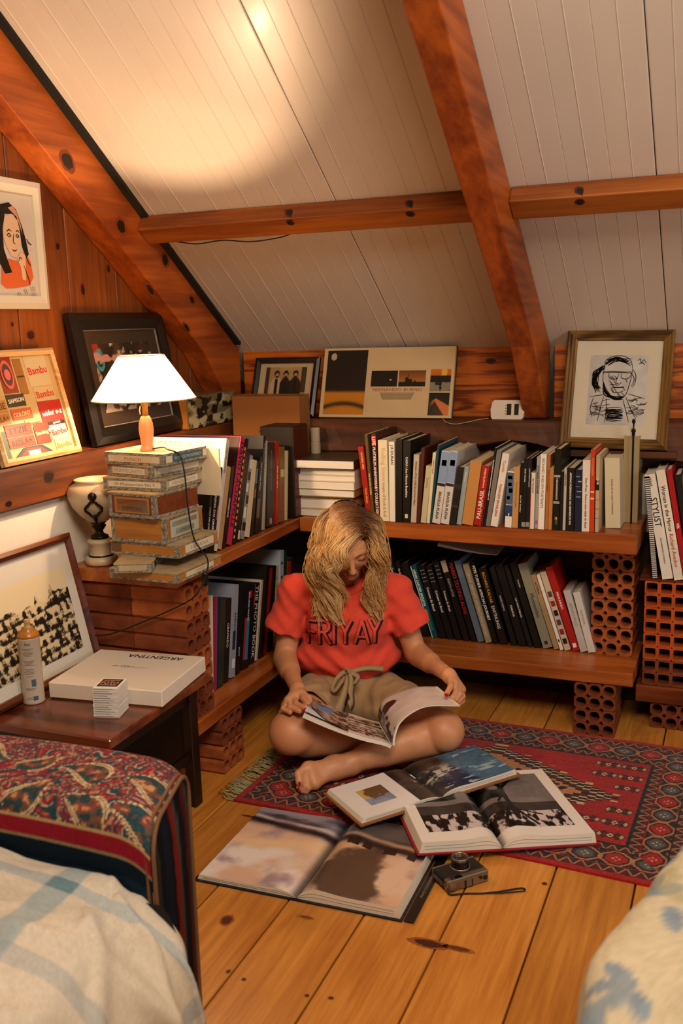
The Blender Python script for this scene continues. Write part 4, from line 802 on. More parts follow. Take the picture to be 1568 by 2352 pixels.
for k in range(26): a = rs.uniform(0, 1); L.append([(22+rs.uniform(-3, 5), 22+rs.uniform(-4, 6)), (10+rs.uniform(-4, 8), 36+rs.uniform(-6, 8)), (8+rs.uniform(-3, 8), 52+rs.uniform(-6, 6)), (16+rs.uniform(-4, 6), 66+rs.uniform(-6, 6))])
for k in range(14): L.append([(28+rs.uniform(-3, 5), 16+rs.uniform(-8, 4)), (45, 3+rs.uniform(0, 9)), (68+rs.uniform(-3, 5), 12+rs.uniform(-6, 6))])
for k in range(26): y = 99+k*.9; L.append([(34+rs.uniform(-2, 2), y), (46, y+rs.uniform(-2, 2)), (62+rs.uniform(-3, 2), y+rs.uniform(-2, 2))])
for k in range(18): x = 30+rs.uniform(0, 8); L.append([(25+rs.uniform(-1, 3), 50+k), (32+rs.uniform(-2, 3), 68+k*.5), (44+k*.6, 80+rs.uniform(-3, 3)), (60+rs.uniform(-4, 4), 80+rs.uniform(-5, 3))])
strokes('drawing', t, [qs(a) for a in L], .0068, .0013, CH)
G = [];
for k in range(40): x = rs.choice([rs.uniform(4, 30), rs.uniform(68, 92)]); y = rs.uniform(82, 112); G.append([(x, y), (x+rs.uniform(4, 10), y+rs.uniform(-4, 4)), (x+rs.uniform(8, 16), y+rs.uniform(-6, 6))])
for k in range(16): x = rs.uniform(32, 62); y = rs.uniform(36, 72); G.append([(x, y), (x+4, y+rs.uniform(2, 6)), (x+6, y+8)])
strokes('drawing', t, [qs(a) for a in G], .0066, .0016, CHG)
tag(box('cleat', (-.62, 3.418, .925), (-.20, 3.465, .946), DBX), 'dark wooden cleat under the framed sketch', 'cleat')
tag(box('cleat_bracket', (-.5, 3.46, .90), (-.46, 3.54, .93), DBX), 'small wooden bracket behind the cleat', 'bracket')
# --- finial rod
t = thing('iron_finial', 'dark iron rod with two knobs standing before the framed sketch', 'finial', loc=(-.337, 3.385, .7045))
V, F = lathe([(.001, .355), (.004, .353), (.0065, .347), (.004, .340), (.0025, .335), (.0025, .322), (.007, .319), (.0075, .313), (.005, .307), (.0055, .302), (.003, .296), (.0028, 0)][::-1], 12)
mesh_obj('rod', V, F, pbr('dark iron', '1c1410', .4, metal=.6), t, smooth=True)
# ================================================================== things in the corner behind the rows
CBM = pbr('cardboard', '8f5a2c', .8, .2, var=.06, vscale=6)
t = thing('cardboard_box', 'tall brown cardboard box standing in the corner, taped along the top', 'box', loc=(-1.684, 3.352, .7045))
box('carton', (-.142, 0, 0), (.142, .098, .43), CBM, t, b=.002)
box('flap', (-.141, .001, .4305), (.141, .048, .4325), CBM, t); box('flap', (-.141, .050, .4305), (.141, .097, .4335), CBM, t); box('tape', (-.141, .034, .434), (.141, .064, .4344), pbr('tape', 'a8763c', .3), t)
for s, x, z in (('N', -.015, .30), ('F', .05, .285)): text('print', s, inkmat('2a180c'), t, basis((x, -.001, z), (.0, 0, -1), (1, 0, 0)), width=.03, height=.03)
t = thing('wooden_case', 'dark wooden case with red-brown side, in front of the carton', 'case', loc=(-1.57, 3.205, .7025))
box('body', (-.065, 0, 0), (.064, .13, .335), pbr('dark case', '17100b', .5), t, b=.002); box('side', (.0645, .002, .003), (.067, .128, .332), pbr('red brown case side', '4a1c0c', .4), t)
t = thing('tube', 'white printed tube standing behind the horizontal pile', 'tube', loc=(-1.503, 3.405, .7045))
mesh_obj('body', *lathe([(.0185, 0), (.0185, .25), (.017, .252), (.0175, .253), (.0175, .305), (.016, .308)], 24), pbr('tube white', 'b8a888', .5), t, smooth=False)
box('label_band', (-.012, -.0192, .09), (.012, -.0165, .15), pbr('tube print', '3a3424', .5), t)
P = smooth_path([(-1.535, 3.34, .93), (-1.515, 3.34, .90), (-1.507, 3.34, .86), (-1.512, 3.34, .80), (-1.53, 3.34, .76)], 20)
tag(mesh_obj('cable', *tube(P, .004, 8), pbr('ivory cable', 'b09c78', .5), smooth=True), 'curved ivory cable beside the carton', 'cable')
t = thing('painted_box', 'small box painted with mottled cream and black foliage, on the side ledge', 'box', loc=(-1.9, 3.10, 1.0325))
def camo(U, V):
    n = fbm(U*9, V*5, 12, 4); c = mixc(hx('b3a37a'), hx('6a6242'), sst(.4, .6, fbm(U*5+2, V*4, 5, 3))); return mixc(c, hx('15120c'), sst(.52, .58, n))
box('body', (-.085, 0, 0), (.028, .36, .118), pbr('box brown', '6a5030', .6), t, b=.002)
U, Vv = np.meshgrid(np.linspace(0, 1, 80), np.linspace(0, 1, 34), indexing='ij')
mesh_obj('painted_face', np.stack([np.full_like(U, .0295), .002+.356*U, .002+.114*Vv], -1), grid(80, 34), printed('painted face', .5), t, colors=camo(U, Vv))
box('painted_end', (-.08, -.002, .004), (.024, 0, .114), pbr('amber end', 'a8641c', .4), t)
# ================================================================== side table
TB = wood('mahogany table', '3c140a', '7a3a1c', axis=0, freq=6, rough=.22, knots=.1, spec=.5, rnd=False, coat=.3)
t = thing('side_table', 'dark mahogany side table with a worn front edge, against the plaster wall', 'table', loc=(-1.64, 2.12, 0))
box('table_top', (-.262, -.238, .378), (.228, .258, .4045), TB, t, b=.004)
for lx, ly in ((.175, .218), (.175, -.20), (-.22, .218), (-.22, -.20)):
    V, F = box_vf((lx-.016, ly-.02, 0), (lx+.016, ly+.02, .378), .003); mesh_obj('leg', V, F, pbr('dark leg', '1c0d07', .4), t)
box('apron', (.168, -.19, .325), (.182, .205, .378), pbr('dark leg', '1c0d07', .4), t); box('apron', (-.21, -.212, .325), (.168, -.198, .378), pbr('dark leg', '1c0d07', .4), t)
box('stretcher', (.170, -.18, .15), (.182, .20, .175), pbr('dark leg', '1c0d07', .4), t); box('back_panel', (-.22, .222, .12), (.165, .232, .378), pbr('dark leg', '1c0d07', .4), t)
# flat presentation box, lettering towards the wall
t = thing('presentation_box', 'flat white presentation box with black capitals and a signature, on the side table', 'box', loc=(-1.585, 2.225, .405), rot=(0, 0, R_(6)))
WB = pbr('white card', 'e2d6c4', .5, .4)
box('lid', (-.172, -.142, .002), (.172, .142, .047), WB, t, b=.0025); box('base', (-.168, -.138, 0), (.168, .138, .003), pbr('card edge', '8a7a60'), t)
text('title', 'ARGENTINA', INK, t, basis((.03, .105, .0474), (-1, 0, 0), (0, -1, 0)), align='C', width=.175, height=.024, bold=.0004)
text('title', 'Una aventura fotografica', inkmat('4a4038'), t, basis((.03, .128, .0474), (-1, 0, 0), (0, -1, 0)), align='C', width=.10, height=.006)
strokes('signature', t, [[(-.02+a*.001, .01+b*.001) for a, b in s] for s in ([(-45, 8), (-30, 4), (-18, 6), (-14, 14), (-10, 0), (-4, 10), (0, 0), (6, 12), (12, -2), (20, 6), (30, 2), (44, 8), (58, 4), (70, 7)], [(-10, 16), (6, 10), (26, 12)], [(-40, 2), (-30, 12), (-34, 4)])], .0474, .0007, inkmat('3a1c2c'))
# spray can
t = thing('spray_can', 'white aerosol can with an amber shoulder and small blue marks, on the side table', 'can', loc=(-1.768, 2.035, .405))
mesh_obj('body', *lathe([(.029, 0), (.0305, .003), (.029, .007), (.029, .182), (.0305, .186)], 36), pbr('can white', 'b7a894', .35, .5), t, smooth=True)
mesh_obj('shoulder', *lathe([(.0305, .186), (.029, .192), (.024, .2), (.016, .206), (.016, .211)], 36), pbr('amber cap', 'a8681c', .3, .5), t, smooth=True)
mesh_obj('nozzle', *lathe([(.016, .211), (.008, .213), (.008, .222), (.0085, .224), (.0085, .232), (.006, .234)], 20), pbr('nozzle', 'b08c50', .4), t, smooth=True)
def on_can(x, z, nm, s=None, wd=.02, mt=INK, hh=.002):
    n = 8; a0_ = math.atan2(-1, .6); V = []; r = .0294
    for i in range(n+1):
        a = a0_+(x+wd*(i/n-.5))/r
        V += [(r*math.cos(a), r*math.sin(a), z), (r*math.cos(a), r*math.sin(a), z+hh)]
    mesh_obj(nm, V, [[2*i, 2*i+2, 2*i+3, 2*i+1] for i in range(n)], mt, t)
cg = inkmat('5c5648')
for k, zz in enumerate((.158, .154, .150, .146, .142, .138, .124, .120, .116, .112, .100, .096, .092, .088, .080, .046, .042, .02, .016)): on_can(0, zz, 'small_print', wd=.030-.006*(k % 3), mt=cg, hh=.0012)
on_can(.009, .052, 'emblem', wd=.012, mt=inkmat('4a5c70'), hh=.020); on_can(.011, .012, 'emblem', wd=.013, mt=inkmat('4a5c70'), hh=.012)
Vt, Ft, tw, th_ = text_vf('fast'); k_ = .016/tw; a0_ = math.atan2(-1, .6)
mesh_obj('title', [(.0294*math.cos(a0_+(p[0]*k_-.008)/.0294), .0294*math.sin(a0_+(p[0]*k_-.008)/.0294), .168+p[1]*k_) for p in Vt], Ft, INK, t)
# stack of small cards
zz = .4055; CARD = pbr('card stock', 'e0dace', .5)
t = thing('card_stack', 'block of small white cards with a black and orange top card', 'cards', loc=(-1.515, 2.035, .405), rot=(0, 0, R_(14)))
rs = random.Random(2)
for k in range(26):
    a, b = rs.uniform(-.0008, .0008), rs.uniform(-.0008, .0008); g = .001 if k >= 12 else 0
    box('card', (-.034+a+g, -.036+b, k*.0031), (.034+a+g, .036+b, k*.0031+.0028), CARD, t)
    if k % 2: box('card_print', (-.030, -.0372, k*.0031+.0008), (.024-.004*(k % 5), -.0368, k*.0031+.0016), inkmat('7a7468'), t)
z0 = 26*.0031
box('top_card', (-.027, -.022, z0), (.029, .030, z0+.0004), inkmat('1c1412'), t)
text('title', 'FOTO', inkmat('d8703c'), t, basis((.001, .003, z0+.0007), (1, 0, 0), (0, 1, 0)), align='C', width=.046, height=.017, bold=.0006)
for k, (s, yy) in enumerate((('MOSTRA DE', .020), ('CONCURSO', -.012))): text('title', s, inkmat('e8e0d4'), t, basis((.001, yy, z0+.0007), (1, 0, 0), (0, 1, 0)), align='C', width=.044, height=.006)
# ================================================================== cigar boxes
WOODO = wood('cedar veneer', '9a5a1c', 'c8842f', axis=0, freq=14, rough=.5, knots=0, contrast=.4)
WOODR = wood('mahogany veneer', '5a2410', '86401c', axis=0, freq=14, rough=.45, knots=0, contrast=.4)
TRIMC = pbr('printed paper trim', 'ffffff', .6, attr='Col')
def trimcol(U, V):
    n = fbm(U*60, V*60, 6, 3); c = mixc(hx('a8977a'), hx('77817c'), sst(.4, .6, fbm(U*25, V*25, 2, 2))); return mixc(c, hx('4a3c28'), sst(.55, .62, n)*.8)
def strip(t, P00, P10, P01, nu, nv, seed):  # printed strip on a box face
    P00, P10, P01 = map(np.array, (P00, P10, P01)); U, V = np.meshgrid(np.linspace(0, 1, nu), np.linspace(0, 1, nv), indexing='ij')
    lu, lv = np.linalg.norm(P10-P00), np.linalg.norm(P01-P00)
    mesh_obj('paper_trim', P00+U[..., None]*(P10-P00)+V[..., None]*(P01-P00), grid(nu, nv), TRIMC, t, colors=trimcol(U*lu/.1+seed, V*lv/.1))
def cigar(loc, yaw, w, d, h, kind, label, txt=None):
    """near corner at the origin, long side to -x, depth to +y"""
    t = thing('cigar_box', label, 'box', loc=loc, rot=(0, 0, R_(yaw)), group='stack of cigar boxes under the lamp')
    body = {'o': WOODO, 'r': WOODR, 'w': pbr('cigar box paper', 'b5a27c', .6, var=.15, vscale=30)}[kind[0]]
    if kind != 'w_open':
        box('body', (-w, 0, 0), (0, d, h-.004), body, t, b=.001); box('lid', (-w-.0015, -.0015, h-.004), (.0015, d+.001, h), pbr('cigar box lid', 'a8946c', .6, var=.2, vscale=30), t)
    else:
        for lo, hi in (((-w, 0, 0), (0, .005, h)), ((-w, d-.005, 0), (0, d, h)), ((-w, .005, 0), (-w+.005, d-.005, h)), ((-.005, .005, 0), (0, d-.005, h)), ((-w+.005, .005, 0), (-.005, d-.005, h-.004))): box('body', lo, hi, pbr('cigar box white', 'd8c8a8', .6), t)
        box('lid', (-.15, d+.004, -.115), (.042, d+.010, .026), pbr('cigar box white', 'd8c8a8', .6), t)
    e = .0006; b = min(.009, h*.22)
    for (x0, x1) in ((-w, 0),):
        strip(t, (-w, -e, 0), (0, -e, 0), (-w, -e, b), 40, 4, 0); strip(t, (-w, -e, h-b), (0, -e, h-b), (-w, -e, h), 40, 4, 3)
        strip(t, (e, 0, 0), (e, d, 0), (e, 0, b), 36, 4, 5); strip(t, (e, 0, h-b), (e, d, h-b), (e, 0, h), 36, 4, 7)
        strip(t, (-w, -e, b), (-w+.013, -e, b), (-w, -e, h-b), 6, 12, 1); strip(t, (-.013, -e, b), (0, -e, b), (-.013, -e, h-b), 6, 12, 2)
        strip(t, (e, 0, b), (e, .012, b), (e, 0, h-b), 6, 12, 4)
    for (face, x, z, ww, hh, s, ic, bg) in (txt or []):
        if face == 'f': Mt = basis((x, -e*2, z), (1, 0, 0), (0, 0, 1), (0, -1, 0))
        else: Mt = basis((e*2, x, z), (0, 1, 0), (0, 0, 1), (1, 0, 0))
        V, F = box_vf((-ww/2, -hh/2, -.0002), (ww/2, hh/2, .0003)); mesh_obj('label_paper', V, F, pbr('label '+bg, bg, .6), t, M=Mt)
        if s: text('lettering', s, inkmat(ic), t, Mt @ Matrix.Translation((0, 0, .0005)), align='C', fit=(ww*.9, hh*.55), stretch=1.3)
    return t
cigar((-1.445, 2.285, .6965), -1.4, .228, .24, .030, 'o', 'bottom cigar box, cedar sided with printed edges', [('r', .12, .015, .15, .014, 'ROMEO', 'a08c64', 'cfc3a4')])
cigar((-1.520, 2.275, .7275), 22, .105, .20, .028, 'w', 'thin dark striped cigar box lying askew, second from the bottom', [('r', .10, .014, .12, .015, 'PARTAGAS', 'c8b890', '1a1610')])
cigar((-1.465, 2.33, .7565), -2.7, .235, .21, .040, 'o', 'cedar cigar box with white end label, third from the bottom', [('r', .11, .02, .15, .022, 'HABANA', 'a08c64', 'd4c8ac'), ('f', -.215, .02, .035, .026, None, '', '6a4a28')])
cigar((-1.500, 2.325, .7975), -1.6, .185, .20, .076, 'o', 'large cedar cigar box with printed end panel, fourth from the bottom', [('r', .10, .038, .15, .052, None, '', 'a9b0a0'), ('r', .10, .050, .13, .014, 'ROMEO Y JULIETA', 'b08a60', 'bdb794'), ('r', .10, .026, .10, .018, 'B. ROMEO No 2', '5a4a34', 'd8ccb0')])
cigar((-1.512, 2.30, .8745), -6, .168, .20, .070, 'r', 'large dark red cigar box with a pink and white front label, fourth from the top', [('f', -.082, .035, .125, .046, None, '', 'a77038'), ('f', -.082, .034, .112, .036, None, '', '9db0b0'), ('f', -.082, .044, .104, .014, 'ROMEO Y JULIETA', 'a8442c', 'd8b8a0'), ('f', -.082, .026, .076, .015, 'B. ROMEO No 1', '4a3c2c', 'd8ccb0')])
cigar((-1.505, 2.34, .9455), -2, .208, .20, .036, 'w', 'brown lined cigar box with long white labels, third from the top', [('f', -.10, .018, .18, .016, '25 Montecristo No 3', '5a4a34', 'd8ccb0'), ('r', .10, .018, .15, .017, 'MONTECRISTO', 'a08c64', 'd8ccb0')])
cigar((-1.540, 2.335, .9825), -12, .175, .22, .036, 'w', 'brown lined cigar box with capitals on its front label, second from the top', [('f', -.09, .018, .13, .018, 'MONTECRISTO', 'a08058', 'd8ccb0'), ('r', .11, .018, .17, .016, None, '', 'd8ccb0')])
cigar((-1.498, 2.335, 1.0195), -7, .215, .20, .034, 'w_open', 'topmost open cigar box with a white lid, the lamp standing in it', [('f', -.11, .016, .14, .018, 'PUNCH', 'a8522c', 'c8b890'), ('r', .11, .017, .14, .02, 'YOYO DE MONTERREY', 'c8ccc0', '42606e')])
# ================================================================== table lamp
LX, LY, LZ = -1.607, 2.425, 1.0505
t = thing('table_lamp', 'lit table lamp with a cream cone shade, standing on the cigar boxes', 'lamp', loc=(LX, LY, LZ))
mesh_obj('base', *lathe([(.021, 0), (.0215, .004), (.017, .012), (.0165, .02), (.020, .045), (.0215, .062), (.020, .08), (.016, .094), (.012, .101)], 32), pbr('pink alabaster', 'c07c58', .35, .5, sss=.1), t, smooth=True)
mesh_obj('socket', *lathe([(.0085, .101), (.0085, .13), (.0105, .131), (.0105, .15), (.012, .152)], 20), pbr('brass socket', '8a6a34', .4, metal=.7), t, smooth=True)
for k in range(3):
    a = k*2*PI/3+.4; mesh_obj('shade_spoke', *tube([(0, 0, .262), (.062*math.cos(a), .062*math.sin(a), .270)], .0009, 4), pbr('brass socket', '8a6a34', .4), t)
mesh_obj('switch_chain', *tube([(-.012, -.004, .13), (-.014, -.006, .118), (-.013, -.005, .106)], .002, 6), pbr('ivory', 'd8c8a0', .4), t)
shm = bpy.data.materials.new('lamp shade cloth'); shm.use_nodes = True; nt = shm.node_tree; nt.nodes.clear()
o_ = nt.nodes.new('ShaderNodeOutputMaterial'); df = nt.nodes.new('ShaderNodeBsdfDiffuse'); tr = nt.nodes.new('ShaderNodeBsdfTranslucent'); mx = nt.nodes.new('ShaderNodeMixShader'); mx.inputs[0].default_value = .42
df.inputs[0].default_value = (*lin('f2dfba'), 1); tr.inputs[0].default_value = (*lin('f6d9a4'), 1)
nt.links.new(df.outputs[0], mx.inputs[1]); nt.links.new(tr.outputs[0], mx.inputs[2]); nt.links.new(mx.outputs[0], o_.inputs[0])
V, F = lathe([(.149, .150), (.0645, .275)], 72, cap=False); lsh = mesh_obj('lamp_shade', V, F, shm, t, smooth=True)
for r, z in ((.1495, .150), (.065, .275)):
    P = [(r*math.cos(a), r*math.sin(a), z) for a in np.linspace(0, 2*PI, 61)]; mesh_obj('shade_trim', *tube(P, .0018, 6), pbr('shade binding', 'c8b084', .7), lsh, smooth=True)
em = bpy.data.materials.new('glowing bulb'); em.use_nodes = True; b = em.node_tree.nodes['Principled BSDF']; b.inputs['Emission Color'].default_value = (1, .72, .42, 1); b.inputs['Emission Strength'].default_value = 12; b.inputs['Base Color'].default_value = (1, .9, .75, 1)
mesh_obj('bulb', *lathe([(.008, .138), (.010, .144), (.016, .156), (.0165, .162), (.012, .170), (.004, .173)], 20), em, t, smooth=True)
pl = bpy.data.lights.new('bulb_light', 'POINT'); pl.energy = 30; pl.color = (1, .66, .40); pl.shadow_soft_size = .013
po = bpy.data.objects.new('bulb_light', pl); col.objects.link(po); po.location = (LX, LY, LZ+.177)
P = smooth_path([(LX+.02, LY-.004, LZ+.006), (LX+.06, LY-.01, LZ+.012), (LX+.10, LY-.05, LZ+.012), (-1.478, 2.39, 1.045), (-1.462, 2.385, .99), (-1.458, 2.385, .90), (-1.452, 2.40, .80), (-1.425, 2.42, .74), (-1.425, 2.415, .70), (-1.43, 2.39, .665), (-1.46, 2.37, .625), (-1.586, 2.368, .562), (-1.745, 2.36, .497), (-1.848, 2.355, .492), (-1.885, 2.30, .515), (-1.885, 2.2, .60), (-1.885, 2.05, .70), (-1.885, 1.8, .80)], 150)
o = mesh_obj('lamp_cord', *tube(P, .0022, 6), pbr('black rubber', '0c0a09', .5), smooth=True); tag(o, 'thin black lamp cord hanging past the boxes and looping over the bricks', 'cord')
sw = mesh_obj('switch', *lathe([(.004, -.026), (.009, -.02), (.0105, 0), (.009, .02), (.004, .026)], 16), pbr('black plastic', '0e0c0b', .35), o, smooth=True); sw.location = (-1.427, 2.405, .682); sw.rotation_euler = (R_(20), R_(15), 0)
# ================================================================== alabaster urn
t = thing('urn', 'cream alabaster urn with dark bronze fittings, between the cigar boxes and the plaster wall', 'urn', loc=(-1.806, 2.435, .6965))
AL = pbr('alabaster', 'c2ae8c', .4, .5, var=.12, vscale=9, sss=.05); BZ = pbr('dark bronze', '1e1209', .4, metal=.5)
mesh_obj('foot', *lathe([(.046, 0), (.050, .006), (.050, .018), (.044, .024), (.036, .026), (.033, .034), (.033, .062), (.038, .066), (.040, .072), (.034, .078), (.02, .08)], 40), AL, t, smooth=True)
mesh_obj('ring', *lathe([(.037, .022), (.0385, .026), (.037, .030)], 32), BZ, t, smooth=True)
mesh_obj('stem', *lathe([(.028, .080), (.026, .088), (.014, .094), (.011, .102), (.018, .112), (.022, .118), (.018, .124), (.024, .13)], 32), BZ, t, smooth=True)
mesh_obj('bowl', *lathe([(.012, .128), (.03, .134), (.052, .152), (.074, .180), (.086, .208), (.087, .226), (.080, .242), (.064, .252), (.062, .256), (.066, .262), (.060, .264), (.054, .256), (.05, .24)], 48), AL, t, smooth=True)
a_ = R_(-62)
for k, (dz, r) in enumerate(((.222, .013), (.222, .008))): mesh_obj('rosette', xf(lathe([(.001, .008), (r*.6, .006+.003*k), (r, .002), (r, 0)][::-1], 14), basis((.086*math.cos(a_), .086*math.sin(a_), dz), (-math.sin(a_), math.cos(a_), 0), (0, 0, 1)))[0], lathe([(.001, .008), (r*.6, .006), (r, .002), (r, 0)], 14)[1], BZ, t, smooth=True)
Rg = [];
for k in range(33): b = 2*PI*k/32; rr = .022*(1+.12*math.cos(4*b)); Rg.append(((.079+.006*math.sin(b))*math.cos(a_)-rr*math.cos(b)*math.sin(a_)*-1*-1, (.079+.006*math.sin(b))*math.sin(a_)+rr*math.cos(b)*math.cos(a_), .183+rr*math.sin(b)))
mesh_obj('handle', *tube(Rg, .0042, 8), BZ, t, smooth=True)
mesh_obj('handle_stem', *tube([(.088*math.cos(a_), .088*math.sin(a_), .212), (.088*math.cos(a_), .088*math.sin(a_), .204)], .005, 8), BZ, t)
mesh_obj('leaf', *tube([(.068*math.cos(a_), .068*math.sin(a_), .160), (.05*math.cos(a_), .05*math.sin(a_), .142), (.034*math.cos(a_), .034*math.sin(a_), .132)], [.006, .005, .002], 8), BZ, t, smooth=True)
# ================================================================== paisley armchair
FAB = printed('woven paisley fabric', .95, .08, sheen=0, bump=.3)
def paisley(u, v):
    """u, v in metres: red ground, teal and cream curls, banded teardrops"""
    w1 = fbm(u*14, v*14, 3, 2)-.5; w2 = fbm(u*14+9, v*14+5, 7, 2)-.5
    uu, vv = u+w1*.045, v+w2*.045
    n = fbm(uu*16, vv*16, 11, 2); k = (n*9) % 1.0
    c = np.broadcast_to(hx('7e2430'), u.shape+(3,)).copy()
    c = mixc(c, hx('223f45'), sst(.0, .06, k)*(k < .34)); c = mixc(c, hx('b3a58c'), ((k > .34) & (k < .42))*.9); c = mixc(c, hx('233038'), ((k > .42) & (k < .5))*.9)
    c = mixc(c, hx('8a6a4c'), ((k > .72) & (k < .8))*.8); c = mixc(c, hx('b88a5c'), (fbm(u*140, v*140, 4, 1) > .8)*.7)
    rs = random.Random(5)
    for gx in range(-1, 12):
        for gy in range(-1, 5):
            cx = gx*.115+(.055 if gy % 2 else 0)+rs.uniform(-.012, .012); cy = gy*.10+rs.uniform(-.012, .012); a = rs.choice([.6, .9, 2.4, 2.8, -.4])+rs.uniform(-.2, .2)
            L = rs.uniform(.042, .060); p = ((u-cx)*math.cos(a)+(v-cy)*math.sin(a))/L; q_ = (-(u-cx)*math.sin(a)+(v-cy)*math.cos(a))/L
            q_ = q_-.35*p*p*np.sign(L); t_ = np.clip((p+1)/2, 1e-3, .999); w = 1.25*np.sqrt(t_*(1-t_))*(1.15-t_)**.8+.02
            m = np.where((p > -1.15) & (p < 1.1), np.abs(q_)/w, 9)+np.clip(np.abs(p)-.93, 0, 9)*9
            c = mixc(c, hx('c7b18a'), (m < 1.24)*1.0); c = mixc(c, hx('5a4030'), (m < 1.12)*1.0); c = mixc(c, hx('c0a67c'), (m < 1.03)*1.0); c = mixc(c, hx('2c3a3c'), (m < .88)*1.0)
            fl = fbm(u*75, v*75, 8, 2); ins = m < .8
            c = mixc(c, hx('5c4a3c'), (ins & (fl > .45))*.9); c = mixc(c, hx('8c3a34'), (ins & (fl > .6))*.9); c = mixc(c, hx('b08c5c'), (ins & (fl > .72))*.9); c = mixc(c, hx('27454e'), (ins & (fl < .3))*.9)
    return c
def bands(c, d, lst):
    for a, b, h in lst: c = mixc(c, hx(h), ((d >= a) & (d < b))*1.0)
    return c
chair = thing('armchair', 'armchair in red and teal paisley fabric with navy stripes, half under a cream throw', 'armchair', loc=(-1.35, 1.2, 0))
def CH_(v): return [(p[0]+1.35, p[1]-1.2, p[2]) for p in v]
def loop_profile(y0, y1, z0, z1, r, n=10):  # up the near side, over the top, down the far side
    P = [(y0+.012, z0), (y0+.004, z0+(z1-z0)*.5), (y0, z1-r)]
    P += [(y0+r-r*math.cos(a), z1-r+r*math.sin(a)) for a in np.linspace(.15, PI/2, n)]
    P += [(y1-r+r*math.sin(a), z1-r*1.0+r*math.cos(a)) for a in np.linspace(0, PI/2-.1, n)]
    P += [(y1, z1-r), (y1-.004, z0+(z1-z0)*.5), (y1-.01, z0)]
    return P
def resample(P, n):
    P = np.array(P, float); d = np.r_[0, np.cumsum(np.linalg.norm(np.diff(P, axis=0), axis=1))]; s = np.linspace(0, d[-1], n)
    return np.stack([np.interp(s, d, P[:, k]) for k in range(P.shape[1])], -1), s
pr, s = resample(loop_profile(1.262, 1.50, .30, .602, .045), 250)
nx = 330; X = np.linspace(0, 1, nx)
xe = -.885-.30*(pr[:, 0]-1.262)
U = -1.80+X[:, None]*(xe[None]+1.80); S_ = np.broadcast_to(s[None], (nx, 250))
sag = .006*np.sin(U*7)+.004*fbm(U*6, S_*6, 3, 2); Yg = np.broadcast_to(pr[None, :, 0], U.shape); Zg = pr[None, :, 1]-sag*(pr[None, :, 1] > .5)
xi = np.clip((U-xe[None]+.085)/.085, 0, 1); Zg = Zg-.028*xi**3; 
cc = paisley(U+2, S_)
d = s[None]-.262+0*U  # distance above the start of the top
cc = bands(cc, d, [(-9, -.27, '1b2a35'), (-.27, -.20, '15222e'), (-.20, -.145, '741a28'), (-.145, -.135, '8a7a58'), (-.135, -.075, '16283a'), (-.075, -.045, '101c28'), (-.045, -.038, '8a7a58'), (-.038, -.004, '8c1c2c'), (-.004, .001, 'b09468')])
cc = cc*(.92+.16*fbm(U*300, S_*300, 2, 1))[..., None]
mesh_obj('armrest', CH_(np.stack([U, Yg, Zg], -1).reshape(-1, 3)), grid(nx, 250), FAB, chair, smooth=True, colors=cc)
# front panel of the arm, striped, framed by a piped edge
pp, ss = resample(loop_profile(1.266, 1.495, .02, .578, .05), 70)
cen = np.array([1.38, .35]); rings = 12; V = []; Cc = []; po_ = pp; lp_ = loop_profile(1.266, 1.495, .02, .578, .05); pp, _s2 = resample(lp_+[(1.43, .02), (1.33, .02), lp_[0]], 110)
for j in range(rings+1):
    f = j/rings
    q_ = cen+(pp-cen)*f if j else np.repeat(cen[None], 110, 0)*1.0
    q_[:, 1] = np.maximum(q_[:, 1], .02)
    for y, z in q_: V.append((-.872-.30*(y-1.262)-.012*f**4, y, z)); Cc.append((y, z))
Cc = np.array(Cc); st = (Cc[:, 0]-1.262)
col_ = bands(np.broadcast_to(hx('0b0e13'), (len(V), 3)).copy(), st, [(.02, .03, '2c2820'), (.05, .085, '0f1620'), (.10, .125, '6c1a14'), (.125, .14, '3c3a34'), (.175, .2, '4a1210'), (.2, .22, '2c3a34')])
mesh_obj('front_panel', CH_(V), grid(rings+1, 110), FAB, chair, smooth=True, colors=col_); pp = po_
for xx in (-.880, -.893): mesh_obj('piping', CH_(tube(np.column_stack([xx-.30*(pp[:, 0]-1.262), pp[:, 0]*1.0, pp[:, 1]*1.0+.001]), .0042, 6)[0]), tube(np.column_stack([np.full(70, xx), pp]), .0042, 6)[1], pbr('piping', '6c4a2c', .7), chair, smooth=True)
box('frame_body', (-.38, -.70, .02), (.40, .05, .28), pbr('dark upholstery', '141216', .9), chair)
# seat front: rounded dark apron bulging forward
n1, n2 = 40, 60; A_ng = np.linspace(0, 1, n1)[:, None]; B_ = np.linspace(0, 1, n2)[None]
yy = 1.255-B_*.62; zz = .03+A_ng*.38; bul = np.sin(A_ng*PI*.5)**.5
xx = -.885+.050*np.sin(A_ng*PI)**.6+.065*np.clip(1-B_*11, 0, 1)-.045*np.clip(1-B_*12, 0, 1)**2
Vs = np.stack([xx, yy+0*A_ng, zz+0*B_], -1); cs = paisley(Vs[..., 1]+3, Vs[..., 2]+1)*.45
mesh_obj('seat_apron', CH_(Vs.reshape(-1, 3)), grid(n1, n2), FAB, chair, smooth=True, colors=cs)
n1 = 30; zz = np.linspace(.03, .45, n1); side = [(-1.0, 1.252), (-.90, 1.257), (-.86, 1.258), (-.82, 1.257)]
V = [(x_ if i < 3 else -.82+.050*abs(math.sin((z_-.03)/.42*PI))**.6-.045, y_, z_) for i, (x_, y_) in enumerate(side) for z_ in zz]
mesh_obj('seat_side', CH_(V), grid(4, n1), pbr('dark upholstery', '141216', .9), chair, smooth=True)
box('front_board', (.455, -.60, .02), (.475, .055, .40), pbr('dark upholstery', '141216', .9), chair, b=.004)
